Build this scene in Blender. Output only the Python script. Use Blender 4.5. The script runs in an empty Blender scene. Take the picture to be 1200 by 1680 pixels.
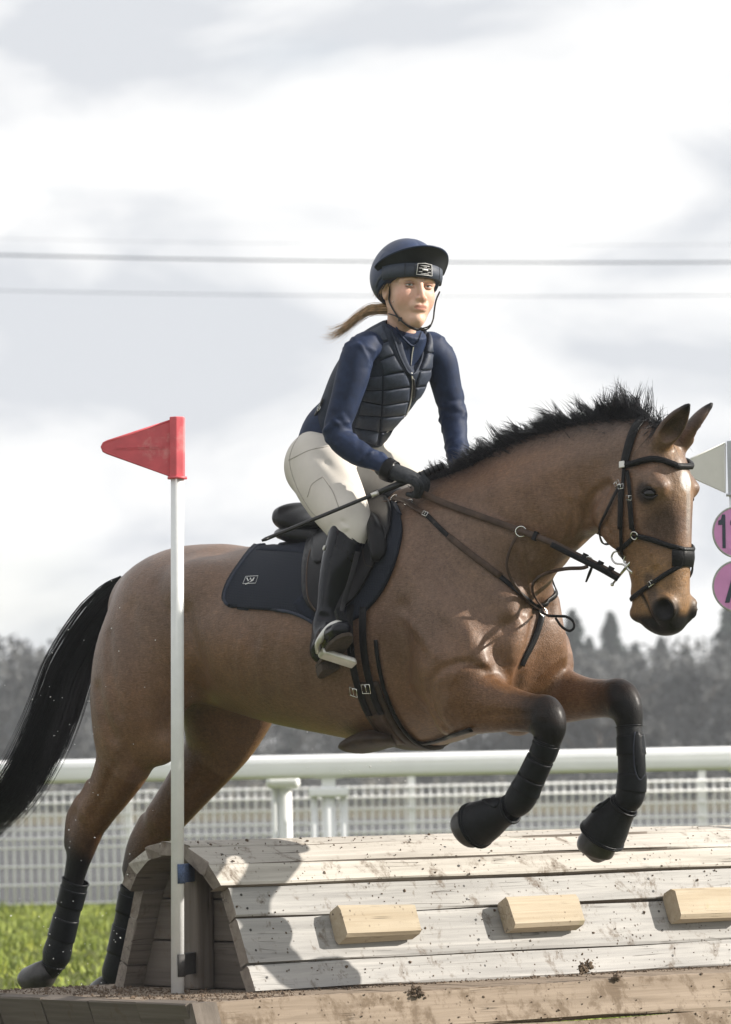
import bpy, bmesh, math, random
import numpy as np
from mathutils import Vector, Matrix
from mathutils.bvhtree import BVHTree

random.seed(7)
RNG = np.random.default_rng(11)
scene = bpy.context.scene
COL = scene.collection

# ------------------------------------------------------------------ camera
DIST, FPX, CAMH = 15.0, 7500.0, 1.10          # metres to the horse, focal length in photo pixels, eye height
PITCH = math.atan((1270 - 840) / FPX)
ROLL = 0.02
CAM = np.array([0.0, -DIST, CAMH])
FWD = np.array([0.0, math.cos(PITCH), math.sin(PITCH)])
UP0 = np.array([0.0, -math.sin(PITCH), math.cos(PITCH)])
XA = np.array([1.0, 0.0, 0.0])
UPV = math.cos(ROLL) * UP0 + math.sin(ROLL) * XA
RGT = math.cos(ROLL) * XA - math.sin(ROLL) * UP0
cd = bpy.data.cameras.new('camera')
cam = bpy.data.objects.new('camera', cd)
COL.objects.link(cam)
cam.matrix_world = Matrix(((RGT[0], UPV[0], -FWD[0], CAM[0]), (RGT[1], UPV[1], -FWD[1], CAM[1]),
                           (RGT[2], UPV[2], -FWD[2], CAM[2]), (0, 0, 0, 1)))
cd.sensor_fit = 'HORIZONTAL'; cd.sensor_width = 36.0
cd.lens = 36.0 * FPX / 1200.0
cd.clip_start = 0.5; cd.clip_end = 6000.0
cd.dof.use_dof = True
cd.dof.focus_distance = 14.55
cd.dof.aperture_fstop = (cd.lens / 1000.0) / 0.024
scene.camera = cam

# ------------------------------------------------------------------ sky and sun
SUN_AZ, SUN_EL = math.radians(0.0), math.radians(27.0)     # azimuth from +X towards +Y
w = bpy.data.worlds.new('World'); scene.world = w; w.use_nodes = True
nt = w.node_tree
for n in list(nt.nodes): nt.nodes.remove(n)
out = nt.nodes.new('ShaderNodeOutputWorld')
bg = nt.nodes.new('ShaderNodeBackground'); bg.inputs[1].default_value = 0.1
sky = nt.nodes.new('ShaderNodeTexSky'); sky.sky_type = 'NISHITA'; sky.sun_disc = False
sky.sun_elevation = SUN_EL; sky.sun_rotation = math.pi / 2 - SUN_AZ
sky.air_density = 1.0; sky.dust_density = 1.2
tc = nt.nodes.new('ShaderNodeTexCoord')
mp = nt.nodes.new('ShaderNodeMapping'); mp.inputs['Scale'].default_value = (1.0, 1.0, 2.6); mp.inputs['Location'].default_value = (0.36, 0.1, 0.71)
n1 = nt.nodes.new('ShaderNodeTexNoise'); n1.inputs['Scale'].default_value = 11.0; n1.inputs['Detail'].default_value = 5.0
n1.inputs['Roughness'].default_value = 0.5; n1.inputs['Distortion'].default_value = 0.35
n2 = nt.nodes.new('ShaderNodeTexNoise'); n2.inputs['Scale'].default_value = 5.0; n2.inputs['Detail'].default_value = 3.0
cr = nt.nodes.new('ShaderNodeValToRGB')           # light and dark cloud
cr.color_ramp.elements[0].position = 0.38; cr.color_ramp.elements[0].color = (4.45, 4.6, 4.85, 1)
cr.color_ramp.elements[1].position = 0.54; cr.color_ramp.elements[1].color = (6.4, 6.4, 6.35, 1)
e = cr.color_ramp.elements.new(0.46); e.color = (5.6, 5.66, 5.75, 1)
cov = nt.nodes.new('ShaderNodeValToRGB')          # how much cloud covers the blue
cov.color_ramp.elements[0].position = 0.30; cov.color_ramp.elements[0].color = (0.66, 0.66, 0.66, 1)
cov.color_ramp.elements[1].position = 0.46; cov.color_ramp.elements[1].color = (1, 1, 1, 1)
mx = nt.nodes.new('ShaderNodeMixRGB')
L = nt.links.new
L(tc.outputs['Generated'], mp.inputs['Vector'])
L(mp.outputs[0], n1.inputs['Vector']); L(mp.outputs[0], n2.inputs['Vector'])
L(n1.outputs['Fac'], cr.inputs[0]); L(n2.outputs['Fac'], cov.inputs[0])
L(cov.outputs[0], mx.inputs[0]); L(sky.outputs[0], mx.inputs[1]); L(cr.outputs[0], mx.inputs[2])
L(mx.outputs[0], bg.inputs[0]); L(bg.outputs[0], out.inputs[0])

sd = bpy.data.lights.new('sun', 'SUN'); sd.energy = 5.0; sd.angle = math.radians(0.6); sd.color = (1.0, 0.93, 0.83)
sun = bpy.data.objects.new('sun', sd); COL.objects.link(sun)
sdir = Vector((math.cos(SUN_EL) * math.cos(SUN_AZ), math.cos(SUN_EL) * math.sin(SUN_AZ), math.sin(SUN_EL)))
sun.rotation_euler = sdir.to_track_quat('Z', 'Y').to_euler(); sun.location = (20, 0, 20)

vs = scene.view_settings
vs.view_transform = 'Standard'; vs.look = 'None'; vs.gamma = 1.0; vs.exposure = 0.75
vs.use_curve_mapping = False

# ------------------------------------------------------------------ pixel <-> world helpers
def ray(px, py):
    d = FWD * FPX + RGT * (px - 600.0) - UPV * (py - 840.0)
    return d / np.linalg.norm(d)
def W(px, py, y):
    d = ray(px, py); t = (y - CAM[1]) / d[1]
    return CAM + d * t
def PX(p):
    q = np.asarray(p, float) - CAM; f = q @ FWD
    return np.array([600 + FPX * (q @ RGT) / f, 840 - FPX * (q @ UPV) / f])

YAW = math.radians(42.0)
HO = np.array([-0.08, 0.0, 0.0])
HH = np.array([math.cos(YAW), -math.sin(YAW), 0.0])       # heading of the horse
HR = np.array([-math.sin(YAW), -math.cos(YAW), 0.0])      # its right side, towards the camera
HZ = np.array([0.0, 0.0, 1.0])
def HP(px, py, l):
    d = ray(px, py); t = (l - (CAM - HO) @ HR) / (d @ HR)
    q = CAM + d * t - HO
    return np.array([q @ HH, l, q[2]])
def HW(p):
    p = np.asarray(p, float)
    return HO + p[..., 0:1] * HH + p[..., 1:2] * HR + p[..., 2:3] * HZ
def WH(p):
    q = np.asarray(p, float) - HO
    return np.stack([q @ HH, q @ HR, q @ HZ], -1)

# ------------------------------------------------------------------ objects
def link(o):
    COL.objects.link(o); return o
def tag(o, label=None, cat=None, group=None, kind=None):
    if label: o['label'] = label
    if cat: o['category'] = cat
    if group: o['group'] = group
    if kind: o['kind'] = kind
    return o
def thing(name, loc, label, cat, group=None):
    o = bpy.data.objects.new(name, None); o.empty_display_size = 0.05
    link(o); o.location = Vector([float(v) for v in loc])
    return tag(o, label, cat, group)
def base_of(o):
    b = np.zeros(3)
    while o is not None:
        b = b + np.array(o.location); o = o.parent
    return b
def mesh_obj(name, verts, faces, mat, parent=None, smooth=True, attrs=None, recalc=False, at=None, flat=None):
    """verts in world space; the object's origin goes to `at` (default: the parent's)"""
    v = np.asarray(verts, dtype=np.float64).reshape(-1, 3)
    pb = base_of(parent) if parent is not None else np.zeros(3)
    loc = pb if at is None else np.asarray(at, float)
    me = bpy.data.meshes.new(name)
    fl = faces.tolist() if isinstance(faces, np.ndarray) else [list(map(int, f)) for f in faces]
    me.from_pydata((v - loc).tolist(), [], fl)
    if recalc:
        bm = bmesh.new(); bm.from_mesh(me); bmesh.ops.recalc_face_normals(bm, faces=bm.faces); bm.to_mesh(me); bm.free()
    if smooth: me.polygons.foreach_set('use_smooth', np.ones(len(me.polygons), dtype=bool))
    if attrs:
        for k, a in attrs.items():
            a = np.asarray(a, dtype=np.float32)
            if a.ndim == 1:
                at_ = me.attributes.new(k, 'FLOAT', 'POINT'); at_.data.foreach_set('value', a.ravel())
            elif a.shape[1] == 3:
                at_ = me.attributes.new(k, 'FLOAT_VECTOR', 'POINT'); at_.data.foreach_set('vector', a.ravel())
    me.update()
    if isinstance(mat, str): mat = M[mat]
    me.materials.append(mat)
    o = bpy.data.objects.new(name, me); link(o)
    if parent is not None: o.parent = parent
    o.location = Vector((loc - pb).tolist())
    return o
def copy_tree(o, parent=None):
    c = o.copy(); link(c); c.parent = parent
    for ch in o.children: copy_tree(ch, c)
    return c
def modifier(o, kind, **kw):
    m = o.modifiers.new(kind.lower(), kind)
    for k, v_ in kw.items(): setattr(m, k, v_)
    return m

class MB:
    """collects shapes into one mesh"""
    def __init__(s): s.v = []; s.f = []; s.n = 0
    def add(s, v, f):
        v = np.asarray(v, float); s.v.append(v)
        s.f += [[int(i) + s.n for i in q] for q in f]; s.n += len(v); return s
    def box(s, c, hx, hy, hz, X=(1, 0, 0), Y=(0, 1, 0), Z=(0, 0, 1)):
        c, X, Y, Z = (np.asarray(a, float) for a in (c, X, Y, Z))
        v = [c + X * hx * i + Y * hy * j + Z * hz * k for i in (-1, 1) for j in (-1, 1) for k in (-1, 1)]
        return s.add(v, [(0, 1, 3, 2), (4, 6, 7, 5), (0, 4, 5, 1), (2, 3, 7, 6), (0, 2, 6, 4), (1, 5, 7, 3)])
    def tube(s, pts, rad, seg=8, closed=False, caps=True, up=None, flat=1.0):
        v, f = tube_mesh(pts, rad, seg, closed, caps, up, flat); return s.add(v, f)
    def build(s, name, mat, parent=None, **kw):
        return mesh_obj(name, np.concatenate(s.v), s.f, mat, parent, **kw)

def frames(P, closed=False, up=None):
    P = np.asarray(P, float); n = len(P)
    if closed: T = np.roll(P, -1, 0) - np.roll(P, 1, 0)
    else:
        T = np.empty_like(P); T[1:-1] = P[2:] - P[:-2]; T[0] = P[1] - P[0]; T[-1] = P[-1] - P[-2]
    T /= np.linalg.norm(T, axis=1)[:, None] + 1e-12
    N = np.empty_like(P)
    a = np.array([0, 0, 1.0]) if up is None else np.asarray(up, float)
    if abs(T[0] @ a) > 0.95 and up is None: a = np.array([1.0, 0, 0])
    for i in range(n):
        if up is None and i > 0: a = N[i - 1]
        q = a - T[i] * (a @ T[i]); N[i] = q / (np.linalg.norm(q) + 1e-12)
    return T, N, np.cross(T, N)
def tube_mesh(pts, rad, seg=8, closed=False, caps=True, up=None, flat=1.0):
    P = np.asarray(pts, float); n = len(P)
    R = np.broadcast_to(np.asarray(rad, float), (n,))
    T, N, B = frames(P, closed, up)
    a = np.arange(seg) * 2 * math.pi / seg
    ring = P[:, None] + R[:, None, None] * (np.cos(a)[None, :, None] * N[:, None] * flat + np.sin(a)[None, :, None] * B[:, None])
    v = ring.reshape(-1, 3); f = []
    m = n if closed else n - 1
    for i in range(m):
        i2 = (i + 1) % n
        for j in range(seg):
            k = (j + 1) % seg
            f.append((i * seg + j, i * seg + k, i2 * seg + k, i2 * seg + j))
    if caps and not closed:
        f.append(tuple(range(seg - 1, -1, -1))); f.append(tuple((n - 1) * seg + j for j in range(seg)))
    return v, f
def catmull(P, n, closed=False):
    """n samples per span through the points P (any dimension)"""
    P = np.asarray(P, float)
    if closed: Q = np.concatenate([P[-1:], P, P[:2]])
    else: Q = np.concatenate([2 * P[:1] - P[1:2], P, 2 * P[-1:] - P[-2:-1]])
    outp = []
    for i in range(1, len(Q) - 2):
        p0, p1, p2, p3 = Q[i - 1:i + 3]
        for k in range(n):
            t = k / n
            outp.append(0.5 * (2 * p1 + (p2 - p0) * t + (2 * p0 - 5 * p1 + 4 * p2 - p3) * t * t + (3 * p1 - p0 - 3 * p2 + p3) * t ** 3))
    if not closed: outp.append(P[-1])
    return np.array(outp)

# ------------------------------------------------------------------ materials
M = {}
class NT:
    def __init__(s, name):
        s.m = bpy.data.materials.new(name); s.m.use_nodes = True; s.t = s.m.node_tree
        s.b = s.t.nodes['Principled BSDF']; M[name] = s.m
    def n(s, kind, **kw):
        nd = s.t.nodes.new('ShaderNode' + kind)
        for k, v in kw.items():
            if k.startswith('_'): setattr(nd, k[1:], v)
            else:
                key = int(k[1:]) if k[0] == 'i' and k[1:].isdigit() else k.replace('__', ' ')
                if isinstance(v, bpy.types.NodeSocket): s.t.links.new(v, nd.inputs[key])
                else: nd.inputs[key].default_value = v
        return nd
    def coord(s, attr=None, scale=(1, 1, 1), which='Object', rot=(0, 0, 0)):
        src = s.n('Attribute', _attribute_name=attr).outputs['Vector'] if attr else s.n('TexCoord').outputs[which]
        return s.n('Mapping', Vector=src, Scale=scale, Rotation=rot).outputs[0]
    def noise(s, vec, scale, detail=4.0, rough=0.55, dist=0.0):
        return s.n('TexNoise', Vector=vec, Scale=scale, Detail=detail, Roughness=rough, Distortion=dist).outputs['Fac']
    def voro(s, vec, scale, out='Distance', rnd=1.0):
        return s.n('TexVoronoi', Vector=vec, Scale=scale, Randomness=rnd).outputs[out]
    def ramp(s, fac, stops):
        r = s.n('ValToRGB', Fac=fac); el = r.color_ramp.elements
        for i, (p, c) in enumerate(stops):
            q = el[i] if i < 2 else el.new(p)
            q.position = p
            q.color = (c, c, c, 1) if isinstance(c, (int, float)) else tuple(c) + ((1,) if len(c) == 3 else ())
        return r.outputs[0]
    def mix(s, fac, a, b, mode='MIX'):
        r = s.t.nodes.new('ShaderNodeMixRGB'); r.blend_type = mode
        for i, v in enumerate((fac, a, b)):
            if isinstance(v, bpy.types.NodeSocket): s.t.links.new(v, r.inputs[i])
            elif i == 0: r.inputs[0].default_value = v
            else: r.inputs[i].default_value = tuple(v) + ((1,) if len(v) == 3 else ())
        return r.outputs[0]
    def math(s, op, a, b=0.0):
        r = s.t.nodes.new('ShaderNodeMath'); r.operation = op
        for i, v in enumerate((a, b)):
            if isinstance(v, bpy.types.NodeSocket): s.t.links.new(v, r.inputs[i])
            else: r.inputs[i].default_value = v
        return r.outputs[0]
    def set(s, **kw):
        for k, v in kw.items():
            k = k.replace('__', ' ')
            if isinstance(v, bpy.types.NodeSocket): s.t.links.new(v, s.b.inputs[k])
            else: s.b.inputs[k].default_value = tuple(v) + ((1,) if isinstance(v, tuple) and len(v) == 3 and s.b.inputs[k].type == 'RGBA' else ()) if isinstance(v, tuple) else v
        return s
    def bump(s, height, strength=0.3, dist=0.01):
        b = s.n('Bump', Height=height, Strength=strength, Distance=dist)
        s.t.links.new(b.outputs[0], s.b.inputs['Normal']); return s

def simple(name, col, rough=0.5, metal=0.0, var=0.15, scale=30.0, bump=0.0, bscale=200.0, spec=0.5, sheen=0.0, coat=0.0, dirt=None, dirtamt=0.5):
    t = NT(name); c = t.coord()
    nz = t.noise(c, scale, 5.0, 0.6)
    lo = tuple(x * (1 - var) for x in col); hi = tuple(min(1, x * (1 + var)) for x in col)
    colr = t.ramp(nz, [(0.3, lo), (0.7, hi)])
    if dirt is not None:
        d = t.ramp(t.noise(c, scale * 0.35, 7.0, 0.7), [(dirtamt, 0.0), (dirtamt + 0.12, 1.0)])
        colr = t.mix(d, colr, dirt)
    t.set(Base__Color=colr, Roughness=rough, Metallic=metal, Specular__IOR__Level=spec, Sheen__Weight=sheen, Coat__Weight=coat)
    if bump: t.bump(t.noise(c, bscale, 3.0, 0.6), bump, 0.004)
    return t.m

def wood(name, c1, c2, c3, dirt=0.56, dirtcol=(0.10, 0.07, 0.045), rough=0.85, moss=0.0, speck=0.3):
    t = NT(name)
    g = t.coord('gv', (1.2, 1, 1))
    st = t.coord('gv', (1.5, 38, 38))
    grain = t.noise(st, 1.0, 6.0, 0.65, 0.6)
    fine = t.noise(t.coord('gv', (5, 160, 160)), 1.0, 4.0, 0.7)
    big = t.noise(g, 2.6, 3.0, 0.5)
    col = t.ramp(grain, [(0.28, c1), (0.72, c3), (0.5, c2)])
    col = t.mix(t.math('MULTIPLY', fine, 0.5), col, tuple(x * 0.55 for x in c1))
    col = t.mix(t.ramp(big, [(0.35, 0.0), (0.75, 0.5)]), col, tuple(x * 0.7 for x in c2))
    crack = t.ramp(t.noise(t.coord('gv', (0.9, 26, 26)), 1.0, 2.0, 0.5, 0.25), [(0.485, 0.0), (0.5, 1.0), (0.515, 0.0)])
    crackm = t.math('MULTIPLY', crack, t.ramp(t.noise(g, 5.0, 2.0), [(0.5, 0.0), (0.62, 1.0)]))
    col = t.mix(t.math('MULTIPLY', crackm, 0.7), col, (0.035, 0.028, 0.022))
    d = t.ramp(t.noise(g, 9.0, 9.0, 0.75, 0.3), [(dirt, 0.0), (dirt + 0.1, 1.0)])
    col = t.mix(t.math('MULTIPLY', d, 0.75), col, dirtcol)
    sp = t.ramp(t.voro(g, 42.0), [(0.10, 1.0), (0.2, 0.0)])
    spm = t.math('MULTIPLY', sp, t.ramp(t.noise(g, 7.0, 3.0), [(0.62 - speck * 0.4, 0.0), (0.78 - speck * 0.4, 1.0)]))
    col = t.mix(spm, col, (0.07, 0.05, 0.035))
    if moss:
        mm = t.ramp(t.noise(g, 6.0, 4.0), [(0.62, 0.0), (0.72, moss)])
        col = t.mix(mm, col, (0.16, 0.22, 0.03))
    t.set(Base__Color=col, Roughness=rough, Specular__IOR__Level=0.25)
    hgt = t.math('ADD', t.math('MULTIPLY', grain, 0.6), t.math('SUBTRACT', t.math('MULTIPLY', spm, 0.6), crackm))
    t.bump(hgt, 0.5, 0.004)
    return t.m
# ------------------------------------------------------------------ setting materials
wood('wood_pale', (0.35, 0.325, 0.29), (0.50, 0.47, 0.425), (0.64, 0.61, 0.56), dirt=0.56, speck=0.4)
wood('wood_grey', (0.25, 0.245, 0.24), (0.40, 0.392, 0.378), (0.54, 0.525, 0.50), dirt=0.55, speck=0.4)
wood('wood_block', (0.36, 0.29, 0.20), (0.47, 0.40, 0.30), (0.56, 0.49, 0.38), dirt=0.59, speck=0.25, moss=0.5)
wood('wood_base', (0.18, 0.14, 0.105), (0.27, 0.215, 0.165), (0.36, 0.295, 0.235), dirt=0.50, speck=0.45)
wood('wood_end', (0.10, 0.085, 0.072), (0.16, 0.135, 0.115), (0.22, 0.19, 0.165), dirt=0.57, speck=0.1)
wood('wood_end2', (0.17, 0.145, 0.12), (0.25, 0.215, 0.185), (0.33, 0.29, 0.25), dirt=0.57, speck=0.1)
simple('white_plastic', (0.86, 0.87, 0.89), 0.35, var=0.05, scale=3.0, dirt=(0.55, 0.53, 0.48), dirtamt=0.66)
simple('white_wire', (0.90, 0.90, 0.90), 0.4, var=0.06, scale=8.0)
simple('pole_white', (0.70, 0.71, 0.72), 0.45, var=0.06, scale=14.0, bump=0.15, bscale=60, dirt=(0.30, 0.26, 0.21), dirtamt=0.66)
simple('flag_red', (0.56, 0.085, 0.105), 0.5, var=0.14, scale=14.0, bump=0.2, bscale=25, dirt=(0.62, 0.26, 0.26), dirtamt=0.55)
simple('flag_white', (0.66, 0.66, 0.62), 0.45, var=0.08, scale=10.0)
simple('sleeve_grey', (0.42, 0.44, 0.48), 0.45, var=0.08, scale=10.0)
simple('disc_pink', (0.64, 0.28, 0.56), 0.5, var=0.10, scale=16.0, dirt=(0.46, 0.22, 0.42), dirtamt=0.6)
simple('disc_edge', (0.34, 0.36, 0.33), 0.6, var=0.2, scale=60.0)
simple('letter_dark', (0.035, 0.05, 0.075), 0.5, var=0.1)
simple('webbing_blue', (0.06, 0.09, 0.17), 0.8, var=0.5, scale=160.0, bump=0.4, bscale=300)
simple('bracket_dark', (0.035, 0.033, 0.032), 0.7, var=0.3, scale=60.0)
simple('cable', (0.10, 0.115, 0.15), 0.6, var=0.1)
simple('mud', (0.115, 0.085, 0.062), 0.95, var=0.4, scale=40.0, bump=0.6, bscale=120, spec=0.15)
simple('moss', (0.16, 0.25, 0.02), 0.9, var=0.3)

t = NT('grass_ground'); c = t.coord()
g1 = t.noise(c, 1.3, 6.0, 0.7); g2 = t.noise(c, 14.0, 5.0, 0.7)
col = t.ramp(g1, [(0.32, (0.05, 0.06, 0.02)), (0.68, (0.11, 0.12, 0.035)), (0.5, (0.075, 0.088, 0.027))])
col = t.mix(t.ramp(g2, [(0.4, 0.0), (0.75, 0.6)]), col, (0.17, 0.19, 0.04))
t.set(Base__Color=col, Roughness=0.95, Specular__IOR__Level=0.1).bump(g2, 0.8, 0.03)
t = NT('tarmac'); c = t.coord()
col = t.ramp(t.noise(c, 0.35, 4.0), [(0.35, (0.022, 0.023, 0.026)), (0.65, (0.055, 0.057, 0.06))])
t.set(Base__Color=col, Roughness=0.85)
t = NT('field'); c = t.coord()
col = t.ramp(t.noise(c, 0.12, 5.0, 0.6), [(0.35, (0.075, 0.07, 0.05)), (0.65, (0.14, 0.125, 0.085))])
t.set(Base__Color=col, Roughness=0.95, Specular__IOR__Level=0.1)
t = NT('grass_blade'); c = t.coord()
oi = t.noise(c, 3.0, 4.0, 0.7)
col = t.ramp(oi, [(0.3, (0.09, 0.13, 0.022)), (0.7, (0.36, 0.38, 0.07)), (0.5, (0.21, 0.26, 0.038))])
t.set(Base__Color=col, Roughness=0.6, Specular__IOR__Level=0.3, Transmission__Weight=0.0)
def foliage(name, c1, c2):
    t = NT(name); c = t.coord()
    inf = t.n('ObjectInfo').outputs['Random']
    col = t.ramp(t.noise(c, 1.1, 4.0, 0.65), [(0.35, c1), (0.65, c2)])
    col = t.mix(t.math('MULTIPLY', inf, 0.35), col, tuple(x * 0.55 for x in c1))
    t.set(Base__Color=col, Roughness=0.8, Specular__IOR__Level=0.15)
foliage('conifer', (0.04, 0.058, 0.052), (0.075, 0.10, 0.085))
foliage('twigs', (0.10, 0.105, 0.108), (0.165, 0.168, 0.165))
foliage('twigs_pale', (0.20, 0.195, 0.18), (0.32, 0.31, 0.28))
simple('bark', (0.07, 0.06, 0.05), 0.9, var=0.3, scale=6.0)

# ------------------------------------------------------------------ ground
def sheet(name, x0, x1, y0, y1, z, mat, nx=1, ny=1, amp=0.0):
    xs = np.linspace(x0, x1, nx + 1); ys = np.linspace(y0, y1, ny + 1)
    v = [(x, y, z + (amp * (math.sin(x * 1.7 + y * .6) + math.sin(y * 1.1 - x * .4)) if amp else 0)) for y in ys for x in xs]
    f = [(j * (nx + 1) + i, j * (nx + 1) + i + 1, (j + 1) * (nx + 1) + i + 1, (j + 1) * (nx + 1) + i) for j in range(ny) for i in range(nx)]
    return tag(mesh_obj(name, v, f, mat), kind='structure')
sheet('ground', -2500, 2500, -60, 5000, -0.02, 'field')
sheet('lawn', -60, 60, -40, 26.2, 0.0, 'grass_ground')
sheet('road', -200, 200, 27.0, 100.0, -0.012, 'tarmac')

def grass_mesh():
    n = 80000
    x = RNG.uniform(-5.6, 4.6, n); y = RNG.uniform(0.4, 25.5, n)
    near = RNG.random(n) < 0.25
    y = np.where(near, RNG.uniform(-1.5, 8, n), y)
    keep = np.ones(n, bool)
    x, y = x[keep], y[keep]; n = len(x)
    clump = 0.6 + 0.8 * np.sin(x * 2.3 + np.sin(y * 1.7)) * np.sin(y * 1.9 + x)
    h = RNG.uniform(0.035, 0.085, n) * np.clip(clump, 0.5, 1.5)
    a = RNG.uniform(0, 2 * np.pi, n); wv = RNG.uniform(0.004, 0.009, n)
    lean = RNG.uniform(0.01, 0.06, n); b = RNG.uniform(0, 2 * np.pi, n)
    v = np.zeros((n, 5, 3))
    dx, dy = np.cos(a) * wv, np.sin(a) * wv
    lx, ly = np.cos(b) * lean, np.sin(b) * lean
    for k, (s, q, zz) in enumerate([(-1, 0, 0), (1, 0, 0), (0.8, .35, .6), (-0.8, .35, .6), (0, 1, 1)]):
        v[:, k, 0] = x + s * dx + q * lx; v[:, k, 1] = y + s * dy + q * ly; v[:, k, 2] = zz * h
    i = np.arange(n) * 5
    f = [(q, q + 1, q + 2, q + 3) for q in i] + [(q + 3, q + 2, q + 4) for q in i]
    return v.reshape(-1, 3), f
v, f = grass_mesh()
tag(mesh_obj('grass', v, f, 'grass_blade'), 'short bright green turf growing beside the jump and under the fence', 'grass', kind='stuff')

# ------------------------------------------------------------------ background trees
def leaf_cloud(n, fn, size, flat=0.5):
    """n small triangles spread by fn(n) -> positions"""
    p = fn(n); d = RNG.normal(size=(n, 3)); d /= np.linalg.norm(d, axis=1)[:, None]
    e = np.cross(d, RNG.normal(size=(n, 3))); e /= np.linalg.norm(e, axis=1)[:, None]
    s = size * RNG.uniform(0.5, 1.4, n)[:, None]
    v = np.stack([p - d * s, p + d * s * 0.6 + e * s * flat, p + d * s * 0.5 - e * s * flat], 1).reshape(-1, 3)
    return v, np.arange(3 * n).reshape(-1, 3)
def conifer_crown(h, r):
    def fn(n):
        k = RNG.random(n) ** 0.75                     # 0 at the base, 1 at the tip
        a = RNG.uniform(0, 2 * np.pi, n)
        lay = 0.72 + 0.28 * np.cos(k * 34 + 1.5 * np.sin(a * 3))
        rad = r * (1 - k) ** 0.85 * lay * np.sqrt(RNG.random(n)) * (1 + 0.25 * np.sin(a * 5 + k * 9)) + 0.03
        return np.stack([np.cos(a) * rad, np.sin(a) * rad, h * (0.10 + 0.9 * k) - rad * 0.22], 1)
    return leaf_cloud(3600, fn, 0.17)
def broad_crown(h, r, lobes=11):
    c = np.stack([RNG.normal(0, r * 0.42, lobes), RNG.normal(0, r * 0.42, lobes), h * RNG.uniform(0.32, 0.88, lobes)], 1)
    rr = r * RNG.uniform(0.28, 0.55, lobes)
    def fn(n):
        i = RNG.integers(0, lobes, n); d = RNG.normal(size=(n, 3)); d /= np.linalg.norm(d, axis=1)[:, None]
        return c[i] + d * (rr[i] * RNG.random(n) ** 0.45)[:, None] * np.array([1, 1, 1.15])
    return leaf_cloud(4200, fn, 0.17, 0.35)
def tree_proto(kind, h, r, mat):
    o = thing('tree', (0, 0, -50), 'x', 'tree')
    if kind == 'c': v, f = conifer_crown(h, r)
    else: v, f = broad_crown(h, r)
    mesh_obj('crown', v + np.array([0, 0, -50]), f, mat, o, smooth=False)
    b = MB(); top = h * (0.95 if kind == 'c' else 0.7)
    zs = np.linspace(0, top, 7); wob = np.cumsum(RNG.normal(0, 0.03 * r, (7, 2)), 0) if kind != 'c' else np.zeros((7, 2))
    P = np.column_stack([wob, zs])
    b.tube(P, np.linspace(0.035 * h, 0.004 * h, 7), 7)
    if kind != 'c':
        for k in range(9):
            i = RNG.integers(1, 5); a = RNG.uniform(0, 6.28); ln = r * RNG.uniform(0.5, 0.95)
            s0 = P[i]; q = np.array([s0 + np.array([math.cos(a) * ln * t_, math.sin(a) * ln * t_, ln * (0.9 * t_ - .1 * t_ * t_)]) for t_ in np.linspace(0, 1, 5)])
            b.tube(q, np.linspace(0.014 * h, 0.003 * h, 5), 5)
    b.v = [x + np.array([0, 0, -50.0]) for x in b.v]
    b.build('trunk', 'bark', o)
    return o
TREES = []
def plant(proto, name, px, ybase, depth, scale, label, group, rot):
    o = copy_tree(proto)
    o.name = name
    p = W(px, 1270, depth)
    o.location = (p[0], depth, -0.05); o.scale = (scale, scale, scale); o.rotation_euler = (0, 0, rot)
    tag(o, label, 'tree', group)
protos_c = [tree_proto('c', 7.0, 2.3, M['conifer']) for _ in range(2)]
protos_b = [tree_proto('b', 5.2, 2.5, M['twigs']) for _ in range(3)]
proto_p = tree_proto('b', 5.2, 1.5, M['twigs_pale'])
con = [(945, 1.06), (972, 0.96), (1008, 1.10), (1048, 0.9), (1090, 0.92), (1130, 0.86), (1205, 1.12), (1265, 1.0), (900, .95), (850, 0.8), (700, 0.74), (560, 0.7), (480, 0.72)]
for i, (px, s) in enumerate(con):
    plant(protos_c[i % 2], 'conifer_tree', px, 0, 205 + (i * 37) % 20, s * 1.18, 'dark blue-green conifer in the blurred far tree line', 'conifers of the far tree line', i * 1.3)
bro = [(-300, 1.1), (-230, 1.0), (-180, 1.15), (-120, 1.05), (1360, 1.1), (1430, 1.0), (1500, 1.1), (-60, 1.05), (-10, 1.1), (30, 1.15), (75, 1.3), (110, 1.1), (150, 1.0), (230, .9), (310, .86), (390, .84), (470, .8), (550, .82), (630, .8), (710, .84), (790, .86), (870, .9), (905, 1.0), (940, 1.1), (975, 1.05), (1010, 1.12), (1050, 1.05), (1085, 1.1), (1125, 1.06), (1165, 1.1), (1205, 1.12), (1250, 1.1), (1300, 1.0)]
for i, (px, s) in enumerate(bro):
    plant(protos_b[i % 3], 'bare_tree', px, 0, 150 + (i * 53) % 24, s * 0.95, 'grey brown bare tree in the blurred far belt of trees', 'bare trees of the far belt', i * 2.1)
for i, (px, s) in enumerate([(30, 1.25), (100, 1.1)]):
    plant(proto_p, 'pale_tree', px, 0, 192 + i * 4, s, 'pale grey leafless tree behind the brown trees at the left edge', 'pale trees at the left', i * 2.0)
for o in protos_c + protos_b + [proto_p]:
    for ch in list(o.children): bpy.data.objects.remove(ch)
    bpy.data.objects.remove(o)
# low scrub closing the gap under the crowns
def scrub(n):
    x = RNG.uniform(-40, 40, n)
    return np.stack([x, 146 + RNG.uniform(-2, 2, n), RNG.random(n) ** 1.3 * (1.5 + 0.5 * np.sin(x * .7))], 1)
v, f = leaf_cloud(22000, scrub, 0.16, 0.3)
tag(mesh_obj('scrub', v, f, 'twigs', smooth=False), 'low grey brown scrub at the foot of the far trees', 'scrub', kind='stuff')

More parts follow.
